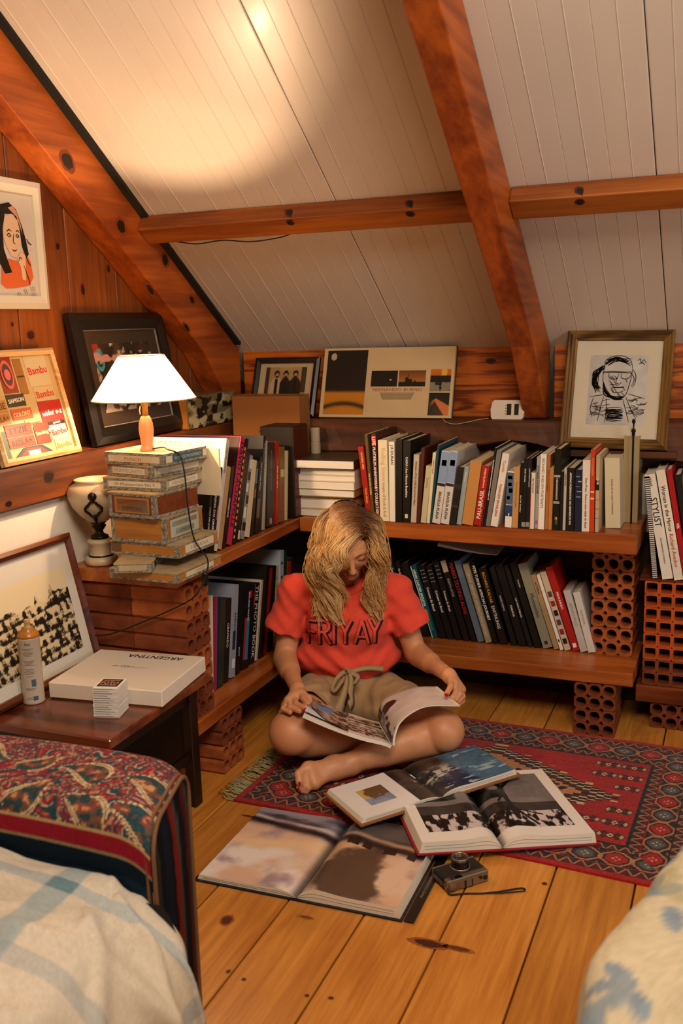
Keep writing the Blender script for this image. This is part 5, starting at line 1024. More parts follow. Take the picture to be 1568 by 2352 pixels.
box('seat', (-.40, -.68, .28), (.44, .052, .435), pbr('seat fabric', '4a1c24', .9), chair, b=.03)
# ------------------------------------------------------------------ throw
ctrl = np.array([  # rows from the arm towards the camera, columns from the back of the seat to the hem
 [(-1.60, 1.250, .530), (-1.30, 1.255, .505), (-1.12, 1.253, .492), (-.985, 1.255, .487), (-.915, 1.255, .470), (-.845, 1.262, .448), (-.792, 1.268, .425), (-.772, 1.262, .385), (-.760, 1.262, .300)],
 [(-1.60, 1.16, .520), (-1.30, 1.165, .500), (-1.12, 1.16, .498), (-.965, 1.15, .492), (-.88, 1.16, .470), (-.815, 1.18, .430), (-.755, 1.205, .385), (-.735, 1.215, .300), (-.727, 1.222, .215)],
 [(-1.60, 1.05, .515), (-1.30, 1.05, .498), (-1.10, 1.05, .500), (-.955, 1.05, .502), (-.862, 1.06, .478), (-.790, 1.075, .415), (-.745, 1.10, .345), (-.728, 1.12, .26), (-.745, 1.14, .17)],
 [(-1.60, .92, .52), (-1.30, .92, .500), (-1.10, .92, .498), (-.95, .92, .500), (-.845, .93, .475), (-.782, .95, .395), (-.765, .97, .31), (-.735, 1.0, .22), (-.725, 1.02, .12)],
 [(-1.60, .78, .52), (-1.30, .78, .50), (-1.10, .79, .495), (-.94, .80, .500), (-.835, .81, .470), (-.762, .83, .390), (-.72, .86, .31), (-.74, .88, .22), (-.73, .90, .12)],
 [(-1.60, .62, .52), (-1.30, .62, .50), (-1.10, .63, .50), (-.93, .64, .50), (-.83, .65, .46), (-.765, .67, .38), (-.75, .70, .30), (-.72, .72, .21), (-.72, .74, .12)]], float)
def cr_up(A, n):  # Catmull-Rom along axis 0
    m = A.shape[0]; Q = np.concatenate([2*A[:1]-A[1:2], A, 2*A[-1:]-A[-2:-1]]); t = np.linspace(0, m-1-1e-6, n); i = t.astype(int); u = (t-i).reshape(-1, *([1]*(A.ndim-1)))
    p0, p1, p2, p3 = Q[i], Q[i+1], Q[i+2], Q[i+3]; return .5*((2*p1)+(-p0+p2)*u+(2*p0-5*p1+4*p2-p3)*u*u+(-p0+3*p1-3*p2+p3)*u**3)
ctrl[:, 5:, 0] -= .058; ctrl[:, 4, 0] -= .03; ctrl[:, 6:, 2] -= .02
G = cr_up(ctrl, 130); G = cr_up(G.transpose(1, 0, 2), 170).transpose(1, 0, 2)
vi, ui = np.meshgrid(np.linspace(0, 1, 130), np.linspace(0, 1, 170), indexing='ij')
fold = sst(.45, .8, ui); wv = np.sin(vi*34+3.2*fbm(ui*3, vi*5, 4, 2)*PI)
G[..., 0] += fold*.014*wv; G[..., 2] += (1-fold)*.012*(fbm(ui*9, vi*7, 6, 3)-.5)*2; G[..., 1] += fold*.008*np.cos(vi*34)
for (a0u, a0v, b0u, b0v, amp, wd) in ((.42, .18, .72, .55, .016, .028), (.50, .05, .80, .30, .014, .022), (.30, .55, .75, .80, .018, .03), (.1, .45, .5, .35, .010, .03), (.45, .62, .95, .50, .015, .025), (.05, .8, .5, .95, .012, .03)):
    du, dv = b0u-a0u, b0v-a0v; LL = du*du+dv*dv; tt = np.clip(((ui-a0u)*du+(vi-a0v)*dv)/LL, 0, 1); dist = np.hypot(ui-a0u-tt*du, vi-a0v-tt*dv)
    g = amp*np.exp(-(dist/wd)**2)*np.sin(tt*PI)**.5; G[..., 2] += g*(1-fold*.6); G[..., 0] += g*fold
c = np.broadcast_to(hx('c9bda9'), ui.shape+(3,)).copy()
dx_, dy_ = G[..., 0]+1.8, vi*.7
s1 = (np.abs((ui*1.25)-.42) < .030); s2 = (np.abs((vi*.7)-.085) < .020); c = mixc(c, hx('8fa0a4'), s1*.75); c = mixc(c, hx('93a4ac'), s2*.6); c = mixc(c, hx('5f7f86'), (s1 & s2)*.9)
c = mixc(c, hx('8c98a0'), (np.abs(ui*1.25-1.08) < .035)*.5); c = mixc(c, hx('8c98a0'), (np.abs(vi*.7-.33) < .02)*.4)
c = c*(.95+.1*fbm(ui*260, vi*200, 9, 1))[..., None]
th_o = mesh_obj('throw', G, grid(130, 170), printed('woven cotton throw', .95, .1, sheen=.05, bump=.4), None, smooth=True, colors=c)
tag(th_o, 'cream cotton throw with faded blue stripes, draped over the paisley armchair seat', 'blanket')
sd = th_o.modifiers.new('s', 'SOLIDIFY'); sd.thickness = .004; sd.offset = 1
# fringe where the throw meets the arm
parts = []; rs = random.Random(3)
for k in range(26):
    x = -1.58+k*.011+rs.uniform(-.003, .003); P = [(x, 1.254, .532-.022*(x+1.6)/.3), (x+rs.uniform(-.004, .004), 1.262, .544), (x+rs.uniform(-.008, .008), 1.259, .553+rs.uniform(-.006, .006))]
    parts.append(tube(P, .0012, 4))
fr = mesh_obj('fringe', *join(*parts), pbr('fringe yarn', 'd8ccb8', .9), th_o); fr['kind'] = 'stuff'
# ================================================================== slipcovered chair, near right
sl = thing('slipcovered_chair', 'cream slipcovered chair printed with faded blue flowers, cut off by the picture edge', 'chair', loc=(.15, 1.25, 0))
foot = np.array([(-.135, .80), (-.150, 1.02), (-.152, 1.14), (-.140, 1.205), (-.110, 1.30), (-.075, 1.42), (-.035, 1.54), (.10, 1.70), (.30, 1.73), (.55, 1.70), (.62, 1.5), (.62, 1.1), (.55, .88), (.25, .80), (-.03, .72)])
fl = smooth_path(np.vstack([foot, foot[:1]]), 220); cen = np.array([.2, 1.27])
prof = [(.045, .02), (.030, .15), (.020, .28), (.012, .40), (.006, .50), (.002, .555), (-.004, .582), (-.012, .606), (-.026, .620), (-.050, .628), (-.12, .632), (-.2, .636), (-.3, .640)]
prof = cr_up(np.array(prof), 110); V = []
dd = fl-cen; ln = np.linalg.norm(dd, axis=1)[:, None]; un = dd/ln
for o_, z_ in prof: P2 = fl+un*np.maximum(o_, -ln+.02); V.append(np.column_stack([P2, np.full(len(P2), z_)]))
Vc = np.array(V); ar = np.arctan2(un[:, 1], un[:, 0]); sl_ = np.r_[0, np.cumsum(np.linalg.norm(np.diff(fl, axis=0), axis=1))]
Uc = np.broadcast_to(sl_[None], Vc.shape[:2]); top = Vc[..., 2] > .60
Vc[..., 2] += (fbm(Vc[..., 0]*9, Vc[..., 1]*9, 3, 3)-.5)*.02*(Vc[..., 2] > .3); Vc[..., 0] += (fbm(Vc[..., 2]*8, Vc[..., 1]*8, 5, 3)-.5)*.016
c = mixc(hx('c0b498'), hx('b5a688'), fbm(Uc*5, Vc[..., 2]*5, 2, 3))
px, py = np.where(top, Vc[..., 0]*1.0, Uc), np.where(top, Vc[..., 1], Vc[..., 2])
fm = 0*px
rs = random.Random(12)
for k in range(420):
    cx, cy = rs.uniform(px.min(), px.max()), rs.uniform(py.min(), py.max()); a0_ = rs.uniform(0, PI)
    for j in range(rs.choice([1, 2, 3, 4])):
        a = a0_+j*.9; lx, ly = cx+.030*math.cos(a), cy+.030*math.sin(a); p = (px-lx)*math.cos(a)+(py-ly)*math.sin(a); q_ = -(px-lx)*math.sin(a)+(py-ly)*math.cos(a)
        fm = np.maximum(fm, sst(1.15, .7, (p/.030)**2+(q_/.014)**2))
fm = fm*(.55+.45*fbm(px*40, py*40, 5, 3)); c = mixc(c, hx('64798f'), np.clip(fm, 0, 1)*.95); c = mixc(c, hx('9a9270'), sst(.62, .72, fbm(px*13+4, py*13, 15, 3))*.6)
c = c*(.94+.12*fbm(px*260, py*260, 9, 1))[..., None]
mesh_obj('slipcover', Vc, grid(110, 220), printed('printed linen slipcover', .95, .1, sheen=.05, bump=.5), sl, smooth=True, colors=c)
sl.children[0].data.transform(Matrix.Translation((-.15, -1.25, 0)))
parts = []
for k in range(16):
    x = -.035+k*.004+rs.uniform(-.002, .002); y = 1.60+k*.005
    parts.append(tube([(x-.15, y-1.25, .602), (x-.155+rs.uniform(-.004, .004), y-1.242, .616), (x-.165+rs.uniform(-.006, .004), y-1.236, .620)], .001, 4))
mesh_obj('frayed_edge', *join(*parts), pbr('fringe yarn', 'd8ccb8', .9), sl)
# ================================================================== rug
RL, RW = 1.285, .845; RM = Matrix.Translation((-1.366, 2.390, 0)) @ Matrix.Rotation(R_(-2.6), 4, 'Z')
rug = thing('rug', 'red oriental rug with octagon borders and a tan medallion, fringed at one end', 'rug', M=RM)
nx, ny = 620, 370; U, V_ = np.meshgrid(np.linspace(0, RL, nx), np.linspace(0, RW, ny), indexing='ij')
dk, pk, rd, mr, gy, cr_ = map(hx, ('150e0a', '9c6444', '8a0f0c', '480d0b', '3c3a3a', 'b8a078'))
dE = np.minimum(np.minimum(U, RL-U), np.minimum(V_, RW-V_)); horiz = (np.minimum(V_, RW-V_) <= np.minimum(U, RL-U)); along = np.where(horiz, U, V_)
c = np.broadcast_to(rd, U.shape+(3,)).copy(); c = c*(.86+.3*fbm(U*8, V_*8, 3, 3))[..., None]
def zig(d0, d1, per, c):
    t = (dE-d0)/(d1-d0); z = np.abs(((along/per) % 1)-.5)*2; ins = (t > 0) & (t < 1)
    c = mixc(c, dk, ins*1.0); c = mixc(c, mr, (ins & (t < z-.18))*1.0); c = mixc(c, gy*.6, (ins & (t > z+.3))*.8); c = mixc(c, pk, (ins & (np.abs(t-z) < .15))*1.0); return mixc(c, dk, (ins & ((t < .08) | (t > .92)))*1.0)
def octo(d0, d1, per, c):
    t = (dE-(d0+d1)/2)/(d1-d0)*2; ins = np.abs(t) < 1; q_ = ((along/per) % 1-.5)*2; k = np.floor(along/per).astype(int) % 2
    c = mixc(c, dk, ins*1.0); X_ = np.abs(np.abs(q_)-1); c = mixc(c, dk, ins*1.0)
    sp = (fbm(U*160, V_*160, 5, 1) > .68) & ins; c = mixc(c, pk*.8, sp*.8)
    r = np.maximum(np.maximum(np.abs(q_)*1.0, np.abs(t)*.95), (np.abs(q_)+np.abs(t))*.74)
    lat = ins & (np.abs(r-.93) < .085); c = mixc(c, pk, lat*1.0); c = mixc(c, pk, (ins & (np.abs(np.abs(t)-(1.0-np.abs(np.abs(q_)-1)*1.0)) < .0))*1.0)
    c = mixc(c, dk, (ins & (r < .80))*1.0); kk = k[..., None]; c = np.where((ins & (r < .70))[..., None], np.where(kk == 1, rd, gy*.8), c); c = np.where((ins & (r < .56))[..., None], np.where(kk == 1, rd*1.05, gy*1.25), c)
    dots = (np.hypot(np.abs(q_)-.2, np.abs(t)-.0) < .09) | (np.hypot(q_, np.abs(t)-.26) < .08); return mixc(c, cr_, (dots & ins)*.9)
c = zig(.022, .054, .038, c); c = octo(.056, .126, .082, c); c = zig(.128, .160, .034, c); c = mixc(c, dk, (np.abs(dE-.163) < .004)*1.0)
# field: stepped medallion and rows of small hooked motifs
fx, fy = U-RL*.5, V_-RW*.5; st = np.floor(np.abs(fx)/.022)*.022; m = st/.40+np.abs(fy)/.225; fld = dE > .167
hook = (np.abs(((st/.022) % 2)-1) > .5)
for a, b, cc_ in ((0, 1.02, dk), (0, .985, cr_), (0, .965, dk), (0, .90, cr_), (0, .87, mr), (0, .80, dk), (0, .76, hx('a47048'))): c = mixc(c, cc_, (fld & (m < b))*1.0)
c = mixc(c, dk, (fld & (m < .7) & (fbm(U*30, V_*30, 7, 2) > .64))*1.0); c = mixc(c, cr_, (fld & (m > 1.02) & (m < 1.10) & hook & (np.abs((np.abs(fy)/.022) % 2-1) < .3))*1.0)
c = mixc(c, rd*.8, (fld & (m < .42))*1.0); c = mixc(c, dk, (fld & (np.abs(m-.42) < .025))*1.0)
for col0 in (.215, .298, RL-.213, RL-.292):
    for j in range(7):
        yy_ = .205+j*.0725; n_ok = (abs(col0-RL/2)/.42+abs(yy_-RW/2)/.235) > 1.15
        if not n_ok: continue
        a, b = (U-col0)/1.12, (V_-yy_)/1.35; near = (np.abs(a) < .036) & (np.abs(b) < .02)
        dm = np.abs(a)/.009+np.abs(b)/.010; c = mixc(c, dk, (near & (dm < 1.5))*1.0); c = mixc(c, cr_, (near & (dm < 1.0))*1.0); c = mixc(c, rd, (near & (dm < .5))*1.0)
        for sx in (-1, 1):
            dr = np.hypot(a-sx*.016, np.abs(b)-.008); c = mixc(c, dk, (near & (dr < .0068))*1.0); c = mixc(c, mr, (near & (dr < .0045))*1.0)
            d3 = np.abs(a-sx*.027)/.008+np.abs(b)/.011; c = mixc(c, dk, (near & (d3 < 1.2))*1.0); c = mixc(c, cr_, (near & (d3 < .8))*.9)
c = c*(.80+.4*fbm(U*420, V_*420, 6, 1))[..., None]
Z = .0065+.0012*fbm(U*90, V_*90, 2, 2)+.0016*np.sin(U*5+V_*3); Z = np.where((dE < .002), .001, Z)
wob = .004*np.sin(U*9); mesh_obj('pile', np.stack([U, V_+wob*(1-V_/RW), Z], -1), grid(nx, ny), printed('wool pile', .95, .1, sheen=.2), rug, colors=c)
parts = []; rs = random.Random(8)
for k in range(150):
    y = rs.uniform(.0, RW); x = rs.uniform(-.075, -.045); P = smooth_path([(0, y, .005), (-.02, y+rs.uniform(-.004, .004), .009), (x*.7, y+rs.uniform(-.014, .014), .010+rs.uniform(0, .01)), (x, y+rs.uniform(-.022, .022), .004)], 8)
    parts.append(tube(P, [.0022]*5+[.002, .0016, .001], 4))
fr = mesh_obj('fringe', *join(*parts), pbr('wool fringe', '8f8660', .95, .1), rug); fr['kind'] = 'stuff'
# ================================================================== open books
def openbook(name, label, M, WL, WR, H, tL, tR, cover, pfn, over=.006, margin=0, slant=.006, nx=150, ny=170, bulge=.35, gloss=.28, edge=PAPERW, covt=.003, gb=12):
    t = thing(name, label, 'book', M=M)
    mesh_obj('cover', *join(box_vf((-WL-over, -over, 0), (-.008, H+over, covt)), box_vf((.008, -over, 0), (WR+over, H+over, covt)), box_vf((-.008, -over, 0), (.008, H+over, covt*.6))), cover, t)
    for s, W, th in ((-1, WL, tL), (1, WR, tR)):
        q_ = np.linspace(0, 1, nx); zc = covt+.002+th*(1-np.exp(-q_*gb))*(1+bulge*np.exp(-((q_-.16)/.2)**2))
        xc = s*(q_*(W-slant)+.0006)
        # block
        m = nx; V = []
        for y in (0, H):
            for i in range(m): V.append((xc[i], y, zc[i]-.0004))
            for i in range(m): V.append((xc[i]+s*slant*q_[i]**8, y, covt))
        F = []
        for i in range(m-1):
            F += [[i, i+1, 2*m+i+1, 2*m+i], [i, m+i, m+i+1, i+1], [2*m+i, 2*m+i+1, 3*m+i+1, 3*m+i]]
        F.append([m-1, 2*m-1, 4*m-1, 3*m-1])
        if s > 0: F = [f[::-1] for f in F]
        lay = mesh_obj('page_block', V, F, edge, t)
        Y = np.linspace(0, H, ny); Ug = np.broadcast_to(q_[:, None]*s, (nx, ny)); Vg = np.broadcast_to((Y/H)[None], (nx, ny))
        P = np.stack([np.broadcast_to(xc[:, None], (nx, ny)), np.broadcast_to(Y[None], (nx, ny)), np.broadcast_to(zc[:, None], (nx, ny))], -1)
        F = grid(nx, ny); F = F if s > 0 else [f[::-1] for f in F]
        mesh_obj('printed_page', P, F, printed('coated page', gloss, .5), t, smooth=True, colors=pfn(Ug, Vg))
        for k, zz in enumerate((.35, .62)):   # a few page lines on the near edge
            ln = [(xc[i], -.0004, covt+(zc[i]-covt)*zz) for i in range(0, nx, 6)]; mesh_obj('page_line', *tube(ln, .0005, 4), pbr('page shadow', '8a8278', .8), lay)
    return t
def clouds(u, v):
    n = fbm(u*2.0+3, v*3.2, 31, 5); n2 = fbm(u*4+1, v*9, 17, 4); w = v+.12*u*-1+.05*(n2-.5)
    c = mixc(hx('d8b298'), hx('eadcd2'), sst(.35, .6, n)); c = mixc(c, hx('a08a98'), sst(.52, .75, fbm(u*3.2, v*4+2, 9, 4))*.9); c = mixc(c, hx('e8c49a'), sst(.5, .62, w+.03*n2)*sst(.75, .6, w))
    R = u > 0; c = mixc(c, hx('c4966e'), R*.5); c = mixc(c, hx('3a2c22'), R*sst(.56, .38, np.hypot((u-.36)/.9, (v-.22)*1.7)+.9*(n-.5)+.3*(n2-.5))*.8)
    bx = .70+.05*n2-.10*np.clip(u, -1, 1); bd = np.exp(-((v-bx)/.045)**2); c = mixc(c, hx('231c20'), np.clip(bd*1.1, 0, 1))
    tooth = (vnoise(u*22+40, u*0+3.3, 5) > .5); c = mixc(c, hx('1c1612'), ((v < bx) & (v > bx-.075*tooth) & (u > .05))*.95)
    up = sst(.0, .06, v-bx-.05); up_c = mixc(hx('8e8a96'), hx('3e3844'), sst(.38, .66, fbm(u*2.5+8, v*7, 12, 4))); up_c = mixc(up_c, hx('38302a'), (u > .1)*.65); c = mixc(c, up_c, up)
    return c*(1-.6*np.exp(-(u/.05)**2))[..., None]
openbook('open_book', 'large open book of sunset clouds with a dark blue cover, on the floorboards', Matrix.Translation((-.972, 1.990, .0005)) @ Matrix.Rotation(R_(1.0), 4, 'Z'), .278, .268, .375, .012, .026, pbr('night blue cover', '12131f', .35), clouds, over=.008)
bk = bpy.data.objects['open_book']
box('jacket_flap', (.279, -.006, .0032), (.305, .379, .0042), pbr('black jacket', '17120f', .3), bk)
text('title', 'PHOTOGRAPHIES', inkmat('8a7c6c'), bk, basis((.292, .10, .0045), (0, 1, 0), (-1, 0, 0)), width=.12, height=.007)
def trees(u, v):
    au = np.abs(u); inm = (au < .86) & (v > .13) & (v < .93); n = fbm(u*5+2, v*5, 41, 5); n2 = fbm(u*16, v*12, 43, 4)
    g = .55+.7*(n-.5)+.25*(n2-.5); g = np.where(v < .36, sst(.44, .56, n2+.12*(v-.2)), g); g = np.where((v > .36) & (v < .48), g*.35, g); g = np.where((v > .48) & (v < .56), .55+.2*(n-.5), g)
    sky = (u > .1) & (v > .56); g = np.where(sky, .52+.12*(fbm(u*30, v*30, 2, 2)-.5), g); g = np.where((u < .35) & (v > .55), sst(.42, .6, n+.15*(n2-.5))*.55, g)
    for (x0, y0, x1, y1, w) in ((.32, .75, .30, .25, .03), (.30, .45, .48, .17, .018), (.30, .45, .14, .2, .018), (.32, .7, .5, .85, .02), (.32, .72, .12, .88, .02), (.3, .6, .2, .5, .012), (.3, .4, .6, .3, .01)):
        dx, dy = x1-x0, y1-y0; tt = np.clip(((u-x0)*dx+(v-y0)*dy)/(dx*dx+dy*dy), 0, 1); g = np.where(np.hypot(u-x0-tt*dx, v-y0-tt*dy) < w, .06, g)
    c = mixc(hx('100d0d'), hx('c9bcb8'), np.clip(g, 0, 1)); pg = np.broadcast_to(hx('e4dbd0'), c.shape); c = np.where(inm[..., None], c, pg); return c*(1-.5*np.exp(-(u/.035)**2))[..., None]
openbook('open_book', 'open book of black and white landscape photographs with a red cover, on the rug', Matrix.Translation((-.538, 2.350, .0225)) @ Matrix.Rotation(R_(31.5), 4, 'Z') @ Matrix.Rotation(R_(3.4), 4, 'Y'), .225, .262, .395, .028, .026, pbr('red cloth cover', '8c1020', .5), trees, over=.008, bulge=.4)
def coast(u, v):
    n = fbm(u*5, v*5, 61, 5); n2 = fbm(u*14, v*14, 62, 4); pg = np.broadcast_to(hx('e6dfdb'), u.shape+(3,)); L = u < -.28
    sm = (u > -.78) & (u < -.45) & (v > .25) & (v < .72); c1 = mixc(hx('c8a860'), hx('6a4c30'), sst(.42, .55, n+.35*(u+.62)+.1*(n2-.5))); c1 = mixc(c1, hx('8098c4'), ((v-.25)/.47 < .22+.3*n2)*.8)
    c = np.where((L & sm)[..., None], c1, pg)
    r = mixc(hx('20242e'), hx('4a4238'), sst(.3, .6, fbm(u*3, v*4, 63, 4))); r = mixc(r, hx('1d2c48'), sst(.1, .25, u)*(v < .62)); r = mixc(r, hx('b8b0a0'), sst(.45, .56, n2)*np.exp(-((v-.55-.35*(u-.3)*.8)/.16)**2)*(u > -.1)); r = mixc(r, hx('16120e'), np.exp(-((v-.82-.1*n)/.12)**2)*(u < .62)*.9)
    r = mixc(r, hx('c0c4c4'), sst(.56, .64, fbm(u*9, v*22, 64, 4))*(u > .1)*(v < .5)*.8); r = mixc(r, mixc(hx('5c8096'), hx('34506a'), n2), sst(.52, .66, u+.1*v+.1*n)); r = mixc(r, hx('a8bcc4'), sst(.58, .64, fbm(u*4, v*18, 65, 3))*(u > .6)*.8)
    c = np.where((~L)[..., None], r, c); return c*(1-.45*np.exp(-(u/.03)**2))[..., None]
openbook('open_book', 'smaller open landscape book, one page white with a little cliff picture, lying across the others', Matrix.Translation((-.748, 2.500, .0565)) @ Matrix.Rotation(R_(50.5), 4, 'Z') @ Matrix.Rotation(R_(-1.0), 4, 'Y'), .262, .268, .205, .010, .014, pbr('kraft cover', '8c5c34', .6), coast, over=.009, bulge=.3, covt=.005)
# ================================================================== camera lying on its back
t = thing('film_camera', 'small silver and black film camera lying lens up on the floorboards, with a wrist strap', 'camera', loc=(-.612, 2.205, 0), rot=(0, 0, R_(47)))
SIL = pbr('satin chrome', '8c7c68', .35, .5, metal=.75); LEA = pbr('black leatherette', '110f0e', .6, bump=.6, bscale=500); BLM = pbr('black lens metal', '0c0b0b', .3, .5)
box('body', (-.060, -.020, .001), (.060, .036, .034), LEA, t, b=.003)
box('top_plate', (-.0605, -.036, .002), (.0605, -.0185, .0335), SIL, t, b=.0025); box('base_plate', (-.0605, .0345, .0015), (.0605, .0395, .0335), SIL, t, b=.001)
box('viewfinder_window', (-.048, -.034, .0334), (-.014, -.022, .0345), pbr('dark glass', '0a0a0c', .08, .6), t); box('accessory_shoe', (-.010, -.0385, .006), (.012, -.0355, .024), SIL, t); box('shoe_rail', (-.010, -.0395, .006), (-.007, -.038, .024), BLM, t); box('shoe_rail', (.009, -.0395, .006), (.012, -.038, .024), BLM, t)
def rodY(nm, x, z, r, y0, y1, mat): V, F = lathe([(r, 0), (r, y0-y1 if y0 > y1 else y1-y0)], 20); mesh_obj(nm, V, F, mat, t, M=basis((x, max(y0, y1), z), (1, 0, 0), (0, 0, 1), (0, -1, 0)))
rodY('rewind_knob', -.047, .018, .0095, -.036, -.041, SIL); rodY('shutter_button', .036, .020, .004, -.036, -.040, BLM); rodY('film_counter', .050, .016, .006, -.036, -.038, BLM)
box('lug', (-.0635, -.026, .016), (-.0600, -.020, .022), SIL, t); box('hinge', (-.063, -.012, .012), (-.060, .030, .020), SIL, t)
for nm, pf, mt in (('lens_mount', [(.026, .034), (.026, .037), (.024, .038)], SIL), ('lens_barrel', [(.022, .037), (.022, .046), (.0215, .0465), (.0225, .048), (.0225, .056), (.021, .057)], BLM), ('filter_ring', [(.021, .057), (.0212, .062), (.019, .063), (.018, .060), (.017, .055)], SIL)):
    V, F = lathe(pf, 36, cap=False); mesh_obj(nm, V, F, mt, t, smooth=True, M=Matrix.Translation((.004, .010, 0)))
V, F = lathe([(.0175, .054), (.014, .0565), (.008, .058), (.001, .0585)], 32, cap=False); mesh_obj('front_glass', V, F, pbr('lens glass', '14101a', .03, .8, coat=1), t, smooth=True, M=Matrix.Translation((.004, .010, 0)))
V, F = lathe([(.001, .034), (.026, .034)], 30, cap=False); mesh_obj('mount_plate', V, F, BLM, t, M=Matrix.Translation((.004, .010, .0002)))
Mi = t.matrix_basis.inverted() if False else (Matrix.Translation((-.612, 2.205, 0)) @ Matrix.Rotation(R_(47), 4, 'Z')).inverted()
P = smooth_path([(-.628, 2.138, .014), (-.618, 2.132, .004), (-.585, 2.150, .003), (-.545, 2.165, .003), (-.51, 2.185, .003), (-.475, 2.208, .004), (-.458, 2.216, .005), (-.450, 2.213, .005), (-.452, 2.207, .004), (-.468, 2.200, .003), (-.505, 2.180, .0035), (-.53, 2.170, .005)], 70)
mesh_obj('wrist_strap', *tube([tuple(Mi @ Vector(p)) for p in P], .0024, 6, flat=.6), pbr('strap cord', '0c0a08', .7), t, smooth=True)
# ================================================================== the woman reading
import openvdb as vdb
cR, cU, cF = np.array(_r), np.array(_u), np.array(_f); CC = np.array([0, 0, CAM_H])
def pt(x, y, d):   # survey helper: photo bearing and measured distance -> metres in the room
    return CC+(cF+cR*(x-784)/2256.18-cU*(y-1176)/2256.18)*d
class Field:
    def __init__(s, lo, hi, h):
        s.lo = np.array(lo, np.float32); s.h = h; s.n = np.ceil((np.array(hi)-s.lo)/h).astype(int)+1
        s.ax = [s.lo[k]+h*np.arange(s.n[k], dtype=np.float32) for k in range(3)]; s.D = np.full(s.n, .08, np.float32)
    def sub(s, lo, hi):
        a = [int(max(0, math.floor((lo[k]-s.lo[k])/s.h))) for k in range(3)]; b = [int(min(s.n[k], math.ceil((hi[k]-s.lo[k])/s.h)+1)) for k in range(3)]
        return tuple(slice(a[k], b[k]) for k in range(3))
    def pts(s, sl): return [s.ax[0][sl[0]][:, None, None], s.ax[1][sl[1]][None, :, None], s.ax[2][sl[2]][None, None, :]]
    def put(s, sl, d, k, op='u'):
        A = s.D[sl]
        if op == 'u':
            h = np.clip(.5+.5*(A-d)/k, 0, 1) if k > 0 else (d < A)*1.0; s.D[sl] = A*(1-h)+d*h-(k*h*(1-h) if k > 0 else 0)
        else:
            h = np.clip(.5-.5*(A+d)/k, 0, 1); s.D[sl] = A*(1-h)-d*h+k*h*(1-h)
    def cone(s, a, b, ra, rb, k=.01, op='u', F=None, sq=1.0, m=.03):
        """tapered limb; F,sq flatten it along direction F"""
        a = np.array(a, float); b = np.array(b, float); R = max(ra, rb)+k+m; sl = s.sub(np.minimum(a, b)-R, np.maximum(a, b)+R); X, Y, Z = s.pts(sl)
        px, py, pz = X-a[0], Y-a[1], Z-a[2]; v = b-a
        if F is not None:
            F = np.array(F, float); w = (px*F[0]+py*F[1]+pz*F[2])*(sq-1); px, py, pz = px+w*F[0], py+w*F[1], pz+w*F[2]; v = v+F*np.dot(v, F)*(sq-1)
        t = np.clip((px*v[0]+py*v[1]+pz*v[2])/max(1e-9, np.dot(v, v)), 0, 1)
        d = np.sqrt((px-t*v[0])**2+(py-t*v[1])**2+(pz-t*v[2])**2)-(ra+(rb-ra)*t)
        s.put(sl, (d/(1+(sq-1)*.4)).astype(np.float32), k, op)
    def ell(s, c, axes, radii, k=.01, op='u'):
        c = np.array(c, float); R = max(radii)+k+.03; sl = s.sub(c-R, c+R); X, Y, Z = s.pts(sl); q_ = []; 
        for a, r in zip(axes, radii): q_.append(((X-c[0])*a[0]+(Y-c[1])*a[1]+(Z-c[2])*a[2])/r)
        n = np.sqrt(q_[0]**2+q_[1]**2+q_[2]**2); g = np.sqrt((q_[0]/radii[0])**2+(q_[1]/radii[1])**2+(q_[2]/radii[2])**2)+1e-6
        s.put(sl, (n*(n-1)/g).astype(np.float32), k, op)
    def plane_cut(s, sl, p, n, k=.004):  # keep the side n points away from
        X, Y, Z = s.pts(sl); d = ((X-p[0])*n[0]+(Y-p[1])*n[1]+(Z-p[2])*n[2]).astype(np.float32); s.D[sl] = np.maximum(s.D[sl], d)
    def mesh(s):
        g = vdb.FloatGrid(.08); g.transform = vdb.createLinearTransform(voxelSize=s.h); g.copyFromArray(s.D, ijk=(0, 0, 0)); P, Q = g.convertToQuads(isovalue=0.0)
        P = np.asarray(P)+s.lo[None]; Q = np.asarray(Q).astype(int)
        a, b, c = P[Q[:, 0]], P[Q[:, 1]], P[Q[:, 2]]
        if np.einsum('ij,ij->', a, np.cross(b, c)) < 0: Q = Q[:, ::-1]
        return P, Q
J = {k: pt(*v) for k, v in dict(pelvis=(800, 1590, 3.45), waist=(803, 1520, 3.43), chest=(800, 1410, 3.38), neck=(797, 1338, 3.33), headc=(798, 1243, 3.20),
 shR=(680, 1360, 3.38), shL=(906, 1358, 3.34), elR=(653, 1510, 3.40), elL=(955, 1500, 3.36), wrR=(683, 1584, 3.11), wrL=(1030, 1551, 3.12),
 kneeR=(672, 1682, 3.07), kneeL=(1012, 1677, 3.10), ankL=(768, 1763, 3.04), hipR=(745, 1615, 3.42), hipL=(862, 1610, 3.42), ankR=(950, 1716, 3.22), toeR=(1022, 1731, 3.20)).items()}
SB = np.array([.963, .27, 0]); FBd = np.array([.27, -.963, 0]); ZU = np.array([0, 0, 1.])
fh = np.array([.43, -.74, -.52]); fh /= np.linalg.norm(fh); sh_ = np.cross(ZU, -fh); sh_ /= np.linalg.norm(sh_); sh_ = -sh_ if sh_[0] < 0 else sh_
uh = np.cross(sh_, -fh); uh = -uh if uh[2] < 0 else uh; HC = J['headc']
tl = R_(6); sh2 = sh_*math.cos(tl)+uh*math.sin(tl); uh = uh*math.cos(tl)-sh_*math.sin(tl); sh_ = sh2
def hp(s, u, f): return HC+sh_*s+uh*u+fh*f
B = Field((-1.53, 2.36, -.004), (-.68, 3.20, .86), .0032)
FL = .0125   # rug top
